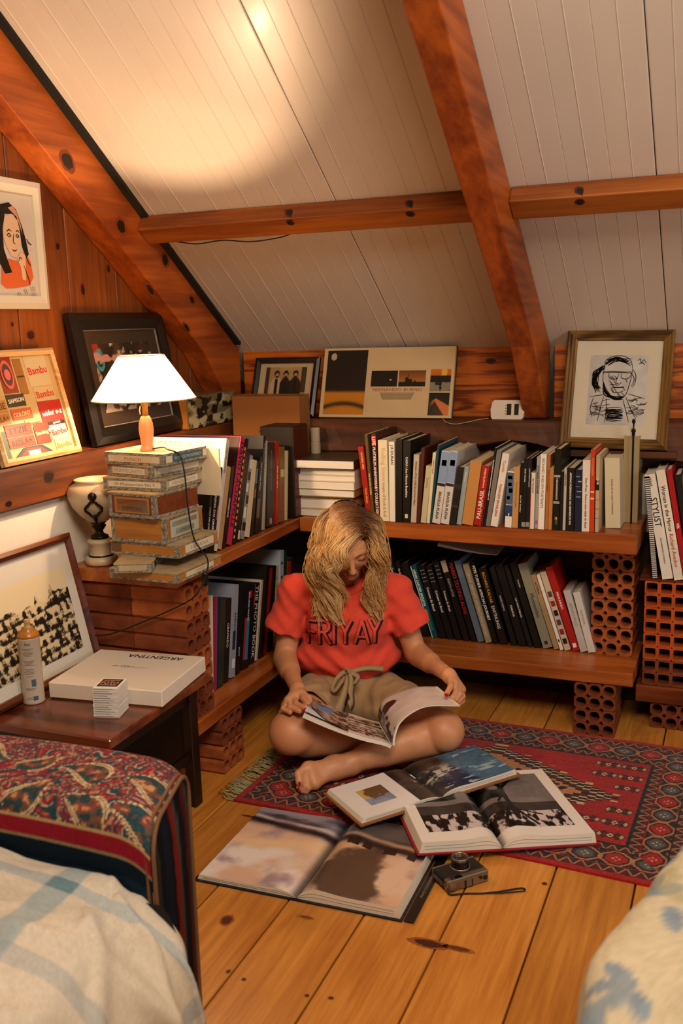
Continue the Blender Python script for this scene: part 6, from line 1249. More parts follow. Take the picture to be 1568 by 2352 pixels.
# legs
B.cone(J['hipR'], J['kneeR'], .090, .058, 0); B.cone(J['hipR']+.55*(J['kneeR']-J['hipR'])-[0, 0, .012], J['kneeR'], .070, .060, .03)
B.ell(J['kneeR']+[0, -.008, .004], (SB, FBd, ZU), (.064, .064, .060), .03)
B.cone(J['kneeR'], J['ankR'], .052, .028, .02); B.cone(J['kneeR']+.12*(J['ankR']-J['kneeR'])+[-.01, .02, -.035], J['kneeR']+.5*(J['ankR']-J['kneeR'])+[0, .01, -.01], .050, .042, .03)
B.cone(J['ankR'], J['toeR']-[0.02, 0, 0], .024, .018, .02); B.cone(J['toeR']-[.02, 0, 0], J['toeR'], .008, .007, .006)
B.cone(J['hipL'], J['kneeL'], .090, .060, .012); B.ell(J['kneeL']+[.012, -.005, 0], (SB, FBd, ZU), (.062, .064, .060), .03)
L = Field((-1.30, 2.36, -.004), (-.70, 2.95, .30), .0032)
kl = J['kneeL']; al = J['ankL']; L.cone(kl, al, .056, .027, 0); L.cone(kl+.10*(al-kl)+[0, .02, -.03], kl+.55*(al-kl)+[0, .018, -.010], .052, .042, .03); L.cone(kl+.3*(al-kl), kl+.7*(al-kl), .050, .036, .02)
L.ell(al+[0.008, -.002, .004], (SB, FBd, ZU), (.034, .030, .030), .012)
heel = pt(805, 1778, 3.06); L.cone(al, heel*[1, 1, 0]+[0, 0, .042], .030, .026, .03)
bl = [pt(708, 1766, 2.995), pt(722, 1800, 2.975)]; L.cone(al, bl[0], .029, .021, .02); L.cone(al, bl[1], .027, .017, .02); L.cone(bl[0], bl[1], .021, .016, .015)
toes = [((700, 1765, 2.985), (685, 1778, 2.965), (687, 1797, 2.955), .0125), ((703, 1776, 2.98), (689, 1793, 2.962), (685, 1808, 2.962), .0088), ((707, 1785, 2.978), (694, 1800, 2.962), (688, 1814, 2.965), .0082), ((711, 1793, 2.975), (701, 1806, 2.964), (695, 1819, 2.966), .0078), ((718, 1800, 2.975), (710, 1810, 2.966), (704, 1820, 2.968), .0074)]
for a, b, c, r in toes:
    a, b, c = pt(*a), pt(*b), pt(*c); L.cone(a, b, r*1.1, r, .005, m=.01); L.cone(b, c, r, r*.93, .0035, m=.01)
sl = B.sub(L.lo, L.lo+L.h*(L.n-1)); 
# merge the front leg into the body with a tight crease (same spacing, resampled to the nearest node)
ix = [np.clip(np.round((B.ax[k][sl[k]]-L.lo[k])/L.h).astype(int), 0, L.n[k]-1) for k in range(3)]
off = [float(B.ax[k][sl[k]][0]-L.ax[k][ix[k][0]]) for k in range(3)]
Ld = L.D[np.ix_(*ix)]; B.put(sl, Ld, .004)
# trunk, neck
B.cone(J['hipR'], J['hipL'], .095, .095, .03); B.cone(J['pelvis'], J['waist'], .12, .105, .03, F=FBd, sq=1.2); B.cone(J['waist'], J['chest'], .105, .125, .03, F=FBd, sq=1.3)
B.cone(J['shR'], J['shL'], .046, .046, .03); nb = (J['shR']+J['shL'])/2+[0, 0, .03]; B.cone(nb+FBd*.005, hp(0, -.055, -.02), .050, .046, .025); B.cone(nb, J['shR'], .04, .04, .03); B.cone(nb, J['shL'], .04, .04, .03)
# arms
for s in 'RL':
    a, e, w_ = J['sh'+s], J['el'+s], J['wr'+s]
    B.cone(a, e, .045, .037, .015); B.cone(e, w_, .036, .0225, .012); B.cone(e+.12*(w_-e), e+.45*(w_-e), .039, .033, .015)
# hands
def hand(palm, fingers, wr, k=.004):
    for a, b, ra, rb in palm: B.cone(pt(*a), pt(*b), ra, rb, .010, m=.012)
    for P, r in fingers:
        Q = [pt(*p) for p in P]
        for i in range(len(Q)-1): B.cone(Q[i], Q[i+1], r*(1.06-.08*i), r*(1.06-.08*(i+1)), .0035 if i else .006, m=.01)
hand([((683, 1584, 3.11), (676, 1600, 3.065), .022, .0175), ((683, 1584, 3.11), (690, 1596, 3.07), .021, .016), ((683, 1586, 3.10), (664, 1608, 3.055), .018, .014), ((690, 1596, 3.07), (662, 1610, 3.055), .0165, .0145)],
 [([(688, 1590, 3.085), (697, 1606, 3.03), (708, 1620, 2.99)], .0098),
  ([(694, 1592, 3.08), (710, 1602, 3.045), (714, 1618, 3.01)], .0090),
  ([(676, 1602, 3.06), (680, 1617, 3.02), (701, 1627, 2.985)], .0092),
  ([(667, 1607, 3.055), (666, 1625, 3.02), (688, 1634, 2.995)], .0088),
  ([(660, 1612, 3.055), (650, 1628, 3.03), (666, 1637, 3.01)], .0082)], J['wrR'])
hand([((1030, 1551, 3.12), (1048, 1573, 3.105), .021, .0165), ((1030, 1551, 3.12), (1040, 1572, 3.085), .020, .015), ((1035, 1556, 3.115), (1058, 1582, 3.11), .018, .0145), ((1042, 1570, 3.09), (1059, 1586, 3.11), .015, .013)],
 [([(1034, 1560, 3.09), (1035, 1577, 3.055), (1025, 1594, 3.025)], .0098),
  ([(1044, 1572, 3.085), (1046, 1590, 3.065), (1038, 1603, 3.05)], .0088),
  ([(1051, 1577, 3.095), (1056, 1594, 3.07), (1046, 1607, 3.055)], .0090),
  ([(1057, 1582, 3.105), (1063, 1600, 3.08), (1052, 1612, 3.062)], .0086),
  ([(1060, 1586, 3.11), (1063, 1610, 3.09), (1053, 1619, 3.07)], .0078)], J['wrL'])
# head
ax = (sh_, uh, fh)
B.ell(hp(0, .022, -.012), ax, (.075, .090, .094), .01); B.ell(hp(0, .012, .030), ax, (.066, .070, .062), .02)
B.cone(hp(0, -.028, .030), hp(0, -.086, .050), .058, .026, .025); B.cone(hp(.028, -.062, .022), hp(-.028, -.062, .022), .034, .034, .02); B.ell(hp(0, -.097, .062), ax, (.020, .014, .016), .016)
for s in (-1, 1):
    B.ell(hp(.034*s, -.028, .062), ax, (.026, .020, .020), .018); B.ell(hp(.031*s, .000, .094), ax, (.019, .011, .013), .012, 'c'); B.ell(hp(.031*s, -.001, .0765), ax, (.0150, .0115, .0115), .004)
    B.cone(hp(.012*s, .020, .088), hp(.046*s, .019, .074), .007, .005, .012); B.ell(hp(.0085*s, -.043, .096), ax, (.0070, .0058, .0075), .005)
    B.ell(hp(.077*s, -.010, -.004), (fh, uh, sh_), (.018, .028, .008), .006)
B.cone(hp(0, .010, .087), hp(0, -.037, .106), .0070, .0098, .009); B.ell(hp(0, -.040, .103), ax, (.0095, .0075, .0085), .006)
B.cone(hp(-.013, -.0660, .0855), hp(.013, -.0660, .0855), .0058, .0058, .005); B.cone(hp(-.011, -.0745, .084), hp(.011, -.0745, .084), .0068, .0068, .004); B.cone(hp(-.022, -.0700, .0895), hp(.022, -.0700, .0895), .0022, .0022, .003, 'c')
X, Y, Z = B.pts((slice(None),)*3); B.D[:] = np.maximum(B.D, (FL-.004)-Z)
P_, Q_ = B.mesh()
rel = P_-HC[None]; S_h, U_h, F_h = rel@sh_, rel@uh, rel@fh
skin = np.broadcast_to(hx('cf9166'), P_.shape).copy(); n_ = fbm(P_[:, 0]*18+P_[:, 2]*11, P_[:, 1]*18+P_[:, 2]*7, 4, 3); skin = skin*(.94+.12*n_)[:, None]
head = (np.abs(S_h) < .09) & (np.abs(U_h) < .14) & (F_h > -.05)
lip = head & (((S_h/.0235)**2+((U_h+.0702)/.0125)**2) < 1) & (F_h > .078); skin = mixc(skin, hx('b05a4c'), lip*.9)
skin = mixc(skin, hx('5c3420'), (head & (np.abs(U_h+.0702) < .0016) & (np.abs(S_h) < .021) & (F_h > .07))*.8)
ck = np.exp(-((np.abs(S_h)-.040)/.018)**2-((U_h+.035)/.018)**2)*(F_h > .02)*head; skin = mixc(skin, hx('cc7258'), ck*.35)
for kn in ('kneeR', 'kneeL'): skin = mixc(skin, hx('c2704a'), np.exp(-(np.linalg.norm(P_-J[kn]-[0, -.04, .02], axis=1)/.05)**2)*.35)
skm = pbr('skin', 'c98a5e', .46, .45, attr='Col', sss=.12, bump=.15, bscale=300)
woman = thing('person', 'blonde woman in a coral tee and beige shorts, reading cross-legged on the rug', 'person', loc=(float(J['pelvis'][0]), float(J['pelvis'][1]), .008))
WO = Matrix.Translation((-float(J['pelvis'][0]), -float(J['pelvis'][1]), -.008))
def wm(name, V, F, mat, smooth=True, colors=None, parent=None):
    V = np.array(V, float).reshape(-1, 3)+np.array([WO[0][3], WO[1][3], WO[2][3]]); return mesh_obj(name, V, F if isinstance(F, list) else F.tolist(), mat, parent or woman, smooth=smooth, colors=colors)
body = wm('body', P_, Q_, skm, colors=skin)
bmd = body.modifiers.new('s', 'SMOOTH'); bmd.factor = .5; bmd.iterations = 2
# lids, lashes, brows
DKH = pbr('lash brown', '24150c', .8)
for s in (-1, 1):
    pts = [hp(s*(.031+.0145*math.cos(a)), -.001-.0045*math.sin(a)-.004, .0765+.0118*math.sqrt(max(0, 1-.75*math.cos(a)**2))) for a in np.linspace(PI, 0, 14)]
    wm('eyelash', *tube(pts, [.0004]+[.0011]*12+[.0005], 5), DKH, parent=body)
    pts = [hp(s*x, .0175+.0035*math.sin((x-.013)/.036*PI)-.001, f) for x, f in zip(np.linspace(.013, .049, 8), (.096, .095, .093, .090, .087, .084, .080, .075))]
    wm('eyebrow', *tube(pts, [.001, .0021, .0024, .0024, .0021, .0017, .0012, .0006], 6, flat=.6), pbr('brow brown', '4a2c18', .9), parent=body)
# red nails
NAIL = pbr('red nail polish', '9c0c14', .12, .6, coat=.6)
def nail(p, r, d=.0070, up=None, parent=None):
    c = pt(*p)-cF*d; V, F = lathe([(.0005, .0022), (r*.6, .0019), (r*.9, .0011), (r, 0)][::-1], 12, cap=False)
    M = basis(c, cR, cU*1.25, -cF); wm('nail', [tuple(M @ Vector(v)) for v in V], F, NAIL, parent=body)
nail((709, 1621, 2.99), .0058); nail((714.5, 1621, 3.008), .0045); nail((702, 1629, 2.985), .0052); nail((1025, 1595, 3.025), .0058)
for p, r in (((688, 1797, 2.955), .005), ((685.5, 1809, 2.962), .0036), ((689, 1815, 2.965), .0034), ((695.5, 1820, 2.966), .003)): nail(p, r, .0095)
# ------------------------------------------------------------------ tee
T = Field((-1.56, 2.78, .20), (-.88, 3.20, .66), .0032)
ws = J['waist']+[0, 0, .03]
T.cone(ws+[0, 0, .015]-SB*.006, J['chest']+[0, 0, -.01], .158, .152, 0, F=FBd, sq=1.42); T.cone(J['chest'], (J['shR']+J['shL'])/2+[0, 0, -.045], .150, .135, .03, F=FBd, sq=1.5)
T.cone(J['shR']+[0, 0, .002], J['shL']+[0, 0, .002], .055, .055, .04); T.cone(J['shR'], nb+[0, 0, .012], .05, .05, .03); T.cone(J['shL'], nb+[0, 0, .012], .05, .05, .03)
for s in (-1, 1): T.ell(J['chest']+SB*.062*s+FBd*.082+ZU*-.012, (SB, FBd, ZU), (.064, .048, .060), .045)
for k in range(3): pass
# soft blouse over the waistband
for a in np.linspace(0, 2*PI, 15)[:-1]: T.ell(ws+SB*.136*math.cos(a)-SB*.006+FBd*.080*math.sin(a)+ZU*(-.004+.010*math.sin(3*a+1)), (SB, FBd, ZU), (.050, .044, .036), .03)
for s in 'RL':
    a, e = J['sh'+s], J['el'+s]; d_ = (e-a)/np.linalg.norm(e-a); out_ = SB*(-1 if s == 'R' else 1); d2 = d_*.97+out_*.14+FBd*.06; d2 /= np.linalg.norm(d2)
    e2 = a+d2*.150; W = Field(T.lo, T.lo+T.h*(T.n-1), T.h); W.cone(a, e2, .058, .063, .02); W.cone(a+d2*.116, a+d2*.140, .0665, .068, .003)
    X, Y, Z = W.pts((slice(None),)*3); dd = (X-e2[0]+d2[0]*.008)*d2[0]+(Y-e2[1]+d2[1]*.008)*d2[1]+(Z-e2[2]+d2[2]*.008)*d2[2]; W.D[:] = np.maximum(W.D, dd.astype(np.float32))
    W.cone(a+d2*.09, a+d2*.20, .046, .057, .002, 'c'); m_ = [min(T.n[k], W.n[k]) for k in range(3)]; T.put((slice(0, m_[0]), slice(0, m_[1]), slice(0, m_[2])), W.D[:m_[0], :m_[1], :m_[2]], .022)
T.cone(nb+FBd*.02+[0, 0, .045], nb+FBd*.055+[0, 0, .08], .062, .085, .006, 'c'); T.cone(nb+FBd*.075+[0, 0, .045], nb+FBd*.09+[0, 0, .07], .035, .06, .01, 'c')
X, Y, Z = T.pts((slice(None),)*3)
sb = X*SB[0]+Y*SB[1]; fb_ = X*FBd[0]+Y*FBd[1]; c0 = float(J['chest']@SB); s_ = sb-c0
wr = .0028*np.sin(s_*55+Z*38+3*np.sin(Z*26+s_*9))*np.clip((.40-Z)/.1, 0, 1)+.0020*np.sin(Z*95-np.abs(s_)*70+2*np.sin(s_*31))+.0022*np.sin((np.abs(s_)*.8+Z)*88+fb_*30)*np.clip((np.abs(s_)-.10)/.04, 0, 1)
T.D += wr.astype(np.float32)
Pt, Qt = T.mesh()
hemz = ws[2]-.02
TEE = pbr('coral cotton', 'e4503c', .92, .1, sheen=.08, bump=.5, bscale=500, var=.05, vscale=30)
tee = wm('tee_shirt', Pt, Qt, TEE); 
bt = BVHTree.FromPolygons([tuple(p) for p in Pt], Qt.tolist())
ring = [];
for k in range(49):
    a = 2*PI*k/48; o_ = nb+FBd*.028+SB*.078*math.cos(a)+FBd*.066*math.sin(a)+ZU*(.020-.035*max(0, math.sin(a)))
    hit = bt.find_nearest(Vector(o_)); ring.append(tuple(np.array(hit[0])))
ring = smooth_path(ring, 90); wm('neckband', *tube(ring, .0042, 6), TEE, parent=tee)
# lettering wrapped on the chest: outlined capitals with a heavy drop shade
def wrap(name, V, F, o, xs, ys, mat, off):
    out = []
    for p in V:
        q_ = o+xs*p[0]+ys*p[1]; h = bt.ray_cast(Vector(q_-cF*.3), Vector(cF)); out.append(np.array(h[0])-cF*off if h[0] is not None else q_)
    return wm(name, out, F, mat, smooth=False, parent=tee)
def seg_poly(p, q_, w):
    p = np.array(p, float); q_ = np.array(q_, float); d = (q_-p)/np.linalg.norm(q_-p); n = np.array([-d[1], d[0]])*w/2; return [p-n, q_-n, q_+n, p+n]
def stroke_quads(lines, w, dx=0, dy=0, n=10):
    V = []; F = []
    for ln in lines:
        for a, b in zip(ln[:-1], ln[1:]):
            c = seg_poly(a, b, w); m = n; o = len(V)
            for i in range(m+1):
                t = i/m; V += [tuple(c[0]*(1-t)+c[1]*t+[dx, dy]), tuple(c[3]*(1-t)+c[2]*t+[dx, dy])]
            F += [[o+2*i, o+2*i+2, o+2*i+3, o+2*i+1] for i in range(m)]
    return V, F
arc = [(0.16*math.sin(a)+.30+.34*0+.20*math.sin(a)*.2, .74+.24*math.cos(a)) for a in np.linspace(0, PI, 7)]
GL = {'F': [[(0, 0), (0, 1)], [(0, 1), (.55, 1)], [(0, .56), (.45, .56)]], 'R': [[(0, 0), (0, 1)], [(0, 1), (.3, 1), (.5, .9), (.55, .76), (.48, .62), (.3, .54), (0, .54)], [(.25, .54), (.6, 0)]], 'I': [[(0, 0), (0, 1)]], 'Y': [[(.3, 0), (.3, .5), (0, 1)], [(.3, .5), (.6, 1)]], 'A': [[(0, 0), (.32, 1), (.64, 0)], [(.12, .30), (.52, .30)]]}
o0 = pt(706, 1486, 3.2); adv = 0; pxm = 3.25/2256.18; Hh = 58*pxm
for ch, x0, wd in (('F', 704, 25), ('R', 732, 27), ('I', 766, 4), ('Y', 778, 29), ('A', 814, 32), ('Y', 846, 29)):
    o_ = pt(x0, 1485+(-.04)*(x0-707), 3.25); k_ = wd*pxm/.62 if ch != 'I' else .02
    sc_ = lambda ls: [[(a*k_, b*Hh) for a, b in l] for l in ls]
    V, F = stroke_quads(sc_(GL[ch]), .0115, .0055, -.0045); wrap('lettering', V, F, o_, cR, cU, pbr('black print', '17100f', .8), .0022)
    V, F = stroke_quads(sc_(GL[ch]), .0108); wrap('lettering', V, F, o_, cR, cU, pbr('black print', '17100f', .8), .0032)
    V, F = stroke_quads(sc_(GL[ch]), .0086); wrap('lettering', V, F, o_, cR, cU, pbr('coral print', 'e25040', .9), .0042)
# ------------------------------------------------------------------ shorts
S = Field((-1.50, 2.62, .012), (-.90, 3.22, .34), .0034)
S.cone(J['pelvis']+[0, 0, -.01], J['waist']+[0, 0, .012], .150, .110, 0, F=FBd, sq=1.15); S.cone(J['hipR'], J['hipL'], .112, .112, .03)
for s in 'RL':
    h_, k_ = J['hip'+s], J['knee'+s]; d_ = (k_-h_)/np.linalg.norm(k_-h_); S.cone(h_, h_+d_*.215, .108, .098, .02); e2 = h_+d_*.200; sl = S.sub(e2-.14, e2+.14); Xs, Ys, Zs = S.pts(sl)
    dd = ((Xs-e2[0])*d_[0]+(Ys-e2[1])*d_[1]+(Zs-e2[2])*d_[2]).astype(np.float32); S.D[sl] = np.maximum(S.D[sl], dd)
    S.cone(h_+d_*.14, h_+d_*.30, .082, .090, .002, 'c')
S.cone(J['waist']+[0, 0, .01], J['waist']+[0, 0, .08], .112, .112, .002, 'c', F=FBd, sq=1.15)
X, Y, Z = S.pts((slice(None),)*3); s_ = X*SB[0]+Y*SB[1]-c0; f_ = X*FBd[0]+Y*FBd[1]
S.D += (.0035*np.sin(np.abs(s_)*60+Z*50+2.5*np.sin(f_*40))+.0022*np.sin(f_*90+s_*40+3*np.sin(Z*40))).astype(np.float32); S.D[:] = np.maximum(S.D, (FL-Z).astype(np.float32)); S.D[:] = np.maximum(S.D, (Z-(J['waist'][2]+.040)).astype(np.float32))
Ps, Qs = S.mesh(); KH = pbr('beige linen', 'a98a60', .9, .15, sheen=.2, bump=.5, bscale=300, var=.06, vscale=20)
shorts = wm('shorts', Ps, Qs, KH); bs = BVHTree.FromPolygons([tuple(p) for p in Ps], Qs.tolist())
wc = J['waist']+[0, 0, .018]; bel = []
for k in range(61):
    a = 2*PI*k/60; bel.append(wc+SB*.124*math.cos(a)+FBd*.115*math.sin(a))
V = [];
for p in bel: V += [tuple(p+ZU*.015), tuple(p-ZU*.015)]
wm('belt', V, [[2*k, 2*k+1, 2*k+3, 2*k+2] for k in range(60)], pbr('linen belt', '8f734c', .9, .15, bump=.5, bscale=300), parent=shorts)
def ribbon(P, wd, nrm=None, n=30, twist=0):
    P = smooth_path([pt(*p) for p in P], n); T_ = np.gradient(P, axis=0); T_ /= np.linalg.norm(T_, axis=1)[:, None]; V = []
    for i in range(n):
        s = np.cross(T_[i], -cF*math.cos(twist*i/n)+cR*math.sin(twist*i/n+.35)); s /= np.linalg.norm(s); w2 = wd[0]+(wd[1]-wd[0])*i/n
        V += [tuple(P[i]+s*w2), tuple(P[i]-cF*.002), tuple(P[i]-s*w2), tuple(P[i]+cF*.002)]
    return V, [[4*i+k, 4*(i+1)+k, 4*(i+1)+(k+1) % 4, 4*i+(k+1) % 4] for i in range(n-1) for k in range(4)]
sash = wm('sash_bow', *join(ribbon([(797, 1545, 3.255), (785, 1548, 3.235), (770, 1565, 3.225), (764, 1583, 3.225), (772, 1586, 3.235), (786, 1568, 3.245), (798, 1549, 3.255)], (.010, .010), twist=.8),
   ribbon([(800, 1546, 3.25), (797, 1575, 3.235), (787, 1610, 3.19), (778, 1634, 3.155)], (.009, .024), twist=.3), ribbon([(803, 1546, 3.25), (808, 1566, 3.24), (806, 1590, 3.225), (808, 1612, 3.195), (802, 1624, 3.175)], (.009, .022), twist=1.0),
   ribbon([(803, 1545, 3.255), (822, 1556, 3.24), (812, 1570, 3.24), (802, 1552, 3.25)], (.009, .009), twist=.6), ribbon([(790, 1548, 3.262), (840, 1536, 3.28), (880, 1538, 3.31)], (.010, .010)), ribbon([(792, 1545, 3.262), (798, 1541, 3.24), (806, 1550, 3.255)], (.010, .010))), KH, parent=shorts)
# ------------------------------------------------------------------ jewellery
GD = pbr('gold', 'd0a050', .25, .5, metal=.9)
def onbody(px, py, off=.002):
    d = Vector(pt(px, py, 1.0)-CC).normalized(); h = bt.ray_cast(Vector(CC), d); h2 = None
    return np.array(h[0])-np.array(d)*off if h[0] is not None else pt(px, py, 3.25)
ch1 = [onbody(*p) if p[1] > 1345 else pt(*p, 3.24) for p in ((768, 1335), (772, 1352), (780, 1362), (787, 1368), (793, 1360), (800, 1348), (812, 1335))]
ch2 = [pt(790, 1352, 3.235), onbody(795, 1380, .004), onbody(792, 1400, .004), onbody(788, 1420, .004)]
nk = wm('necklace', *join(tube(smooth_path(ch1, 30), .0007, 4), tube(smooth_path(ch2, 20), .0006, 4)), GD)
c = onbody(783, 1367, .004); V, F = lathe([(.0046, 0), (.0046, .0012)], 16); wm('coin_pendant', [tuple(basis(c, cR, cU, -cF) @ Vector(v)) for v in V], F, GD, parent=nk)
wm('leaf_pendant', *tube([onbody(787, 1362, .004), onbody(790, 1372, .004)], [.0012, .0016], 6), GD, parent=nk)
c = onbody(788, 1428, .005); hr = [tuple(c+cR*.0085*(16*math.sin(t)**3)/16+cU*.0085*(13*math.cos(t)-5*math.cos(2*t)-2*math.cos(3*t)-math.cos(4*t))/16) for t in np.linspace(0, 2*PI, 33)]
wm('heart_pendant', *tube(hr, .0011, 5), GD, parent=nk); V, F = lathe([(.0005, .0015), (.0028, 0)][::-1], 8, cap=False); wm('heart_stone', [tuple(basis(c, cR, cU, -cF) @ Vector(v)) for v in V], F, pbr('pale stone', 'e8dcc8', .2), parent=nk)
def ringlet(p, q_, R, r=.001, name='ring'):
    p = np.array(p); a = np.array(q_)-p; a /= np.linalg.norm(a); b = np.cross(a, cF); b /= np.linalg.norm(b); c_ = np.cross(a, b); wm(name, *tube([tuple(p+R*(b*math.cos(t)+c_*math.sin(t))) for t in np.linspace(0, 2*PI, 25)], r, 5), GD)
wl_ = J['wrL']; ringlet(wl_+(J['elL']-wl_)*.02, J['elL'], .0245, .0008, 'bracelet'); ringlet(pt(1060, 1592, 3.09), pt(1063, 1600, 3.08), .0098, .0011)
# ------------------------------------------------------------------ hair
hb = Field((-1.34, 2.74, .52), (-1.0, 3.06, .86), .0035)
hb.ell(hp(0, .026, -.018), ax, (.081, .096, .098), .01); hb.cone(hp(-.05, -.02, -.04), hp(-.055, -.12, -.03), .045, .03, .03); hb.cone(hp(.05, -.02, -.04), hp(.055, -.12, -.03), .045, .03, .03)
X, Y, Z = hb.pts((slice(None),)*3); rx, ry, rz = X-HC[0], Y-HC[1], Z-HC[2]
Sg = rx*sh_[0]+ry*sh_[1]+rz*sh_[2]; Ug = rx*uh[0]+ry*uh[1]+rz*uh[2]; Fg = rx*fh[0]+ry*fh[1]+rz*fh[2]
cut = np.maximum(Fg-.035-.0*Sg, .072-Ug)   # leave the face open
hb.D[:] = np.maximum(hb.D, -np.maximum(-(Fg-.030), -( .070-Ug)).astype(np.float32)*1.0) if False else np.maximum(hb.D, np.minimum(Fg-.030, .068-Ug).astype(np.float32))
Ph, Qh = hb.mesh(); rel = Ph-HC[None]; uu = rel@uh; ff = rel@fh; hc = mixc(hx('8a6238'), hx('3c2413'), sst(.03, .11, uu))
HM = pbr('hair strands', 'c09050', .42, .35, attr='Col')
cap_ = wm('hair_cap', Ph, Qh, pbr('hair mass', 'c09050', .6, .3, attr='Col', bump=1.0, bscale=250), colors=hc)
rs = np.random.RandomState(17); VV = []; FF = []; KK = []
rowsL = [((812, 1156), (841, 1240)), ((752, 1176), (822, 1232)), ((732, 1222), (794, 1262)), ((722, 1270), (780, 1298)), ((720, 1325), (762, 1320)), ((722, 1372), (786, 1364)), ((730, 1420), (776, 1412)), ((722, 1462), (800, 1462))]
depL = [(3.145, 3.105), (3.145, 3.085), (3.150, 3.075), (3.175, 3.090), (3.215, 3.115), (3.235, 3.185), (3.250, 3.225), (3.255, 3.240)]
rowsR = [((822, 1164), (841, 1236)), ((858, 1184), (854, 1238)), ((866, 1222), (866, 1262)), ((872, 1268), (868, 1290)), ((875, 1322), (860, 1326)), ((878, 1368), (846, 1372)), ((874, 1415), (850, 1420)), ((862, 1452), (846, 1458))]
depR = [(3.145, 3.105), (3.150, 3.095), (3.165, 3.095), (3.190, 3.115), (3.225, 3.150), (3.235, 3.200), (3.245, 3.232), (3.245, 3.240)]
def guide(rows, dep, a, depth_in):
    P = []
    for (l, r), (d0, d1) in zip(rows, dep): P.append(pt(l[0]+(r[0]-l[0])*a, l[1]+(r[1]-l[1])*a, d0+(d1-d0)*a+depth_in))
    return np.array(P)
NS = 26
clumps = []
for side, rows, dep, n in (('L', rowsL, depL, 74), ('R', rowsR, depR, 44)):
    for i in range(n):
        a = (i+rs.rand())/n; lay = rs.rand(); G_ = guide(rows, dep, a, .002+.024*lay); tip = rs.uniform(.72, 1.0)*(1 if a > .15 else .95)
        clumps.append((G_, lay, tip, (a*5 if side == 'L' else 2-a*4)+rs.normal(0, .45), rs.uniform(.007, .0135), rs.uniform(1.2, 1.5), a, side))
for i in range(26):   # back layer that hangs behind the neck
    a = (i+.5)/26; x = 722+160*a; P = [pt(800+18*(a-.5)*2, 1168, 3.20), pt(760+80*a if a < .5 else 770+95*a, 1185, 3.26), pt(x+(-4 if a < .5 else 6), 1240, 3.29), pt(x-(6 if a < .5 else -6), 1300, 3.31), pt(x, 1350, 3.315), pt(x+2, 1378, 3.31)]
    clumps.append((np.array(P), .9, .95, rs.uniform(0, 6), .006, 1.0, .3, 'B'))
for G_, lay, tip, ph, amp, fr_, a, side in clumps:
    ns = 30 if side != 'B' else 12; base = smooth_path(G_, NS); base = smooth_path(base[:max(4, int(NS*tip))], NS); t = np.linspace(0, 1, NS)
    wav = amp*sst(.2, .55, t)*(1+.5*t); sx = (cR[None]*np.sin(t*fr_*13+ph)[:, None]+(-cF)[None]*.7*np.cos(t*fr_*13+ph)[:, None])*wav[:, None]
    tone = rs.uniform(-.15, .15)
    for j in range(ns):
        o = rs.normal(0, 1, 3); cutl = rs.uniform(.80, 1.0); sp = (.0042+.0034*np.sin(t*PI)*1.0)*(1-.45*t**2); P = base+sx+(cR*o[0]*1.25+cU*o[1]*.3-cF*o[2]*.6)[None]*sp[:, None]+cR[None]*(.0012*np.sin(t*30+rs.uniform(0, 6)))[:, None]
        P = smooth_path(P[:max(6, int(NS*cutl))], NS)
        rl = P-hp(0, .026, -.018); nn = np.sqrt((rl@sh_/.081)**2+(rl@uh/.096)**2+(rl@fh/.098)**2); rim = 1.035+.045*rs.rand(); P = P+rl*(np.clip(rim/nn, 1, 9)-1)[:, None]
        r = .00115*(.55+.45*np.sin(np.clip(t*1.1+.05, 0, 1)*PI))+.00025; V, F = tube(P, r, 3, caps=False)
        o_ = len(VV)*NS*3; VV.append(V); FF.append(np.array(F)+o_)
        lt = np.clip(.5+tone+rs.uniform(-.32, .32)-.25*lay, 0, 1); root = mixc(hx('6a3f1e'), hx('3a2010'), np.array([rs.rand()]))[0]; tipc = mixc(hx('c68c46'), hx('ffe6b4'), np.array([lt]))[0]
        k_ = sst(.06, .42-.12*lt, t)[:, None]; KK.append(np.repeat(root*(1-k_)+tipc*k_, 3, 0))
hair = wm('hair', np.concatenate([np.array(v) for v in VV]), np.concatenate(FF), HM, smooth=True, colors=np.concatenate(KK))
hair['kind'] = 'stuff'; tag(hair, 'long wavy blonde hair with dark roots')
# ------------------------------------------------------------------ the book she holds
bN, bF = pt(900, 1712, 2.95), pt(870, 1658, 3.13)
Lc = [(pt(900, 1712, 2.95), pt(870, 1658, 3.13)), (pt(880, 1703, 2.94), pt(853, 1655, 3.12)), (pt(830, 1690, 2.935), pt(815, 1643, 3.10)), (pt(765, 1666, 2.93), pt(760, 1626, 3.08)), (pt(699, 1637, 2.93), pt(714, 1605, 3.06))]
Rc = [(pt(901, 1712, 2.95), pt(871, 1658, 3.13)), (pt(904, 1690, 2.95), pt(868, 1640, 3.13)), (pt(916, 1660, 2.955), pt(880, 1608, 3.135)), (pt(945, 1635, 2.96), pt(920, 1588, 3.14)), (pt(985, 1620, 2.975), pt(960, 1578, 3.14)), (pt(1056, 1620, 3.01), pt(1004, 1577, 3.14))]
ob = thing('open_book', 'large softcover photo book with black and white pictures, held open across her knees', 'book', loc=tuple(map(float, bN)))
def surf(C_, n):
    A = smooth_path([c[0] for c in C_], n); Bq = smooth_path([c[1] for c in C_], n); return A, Bq
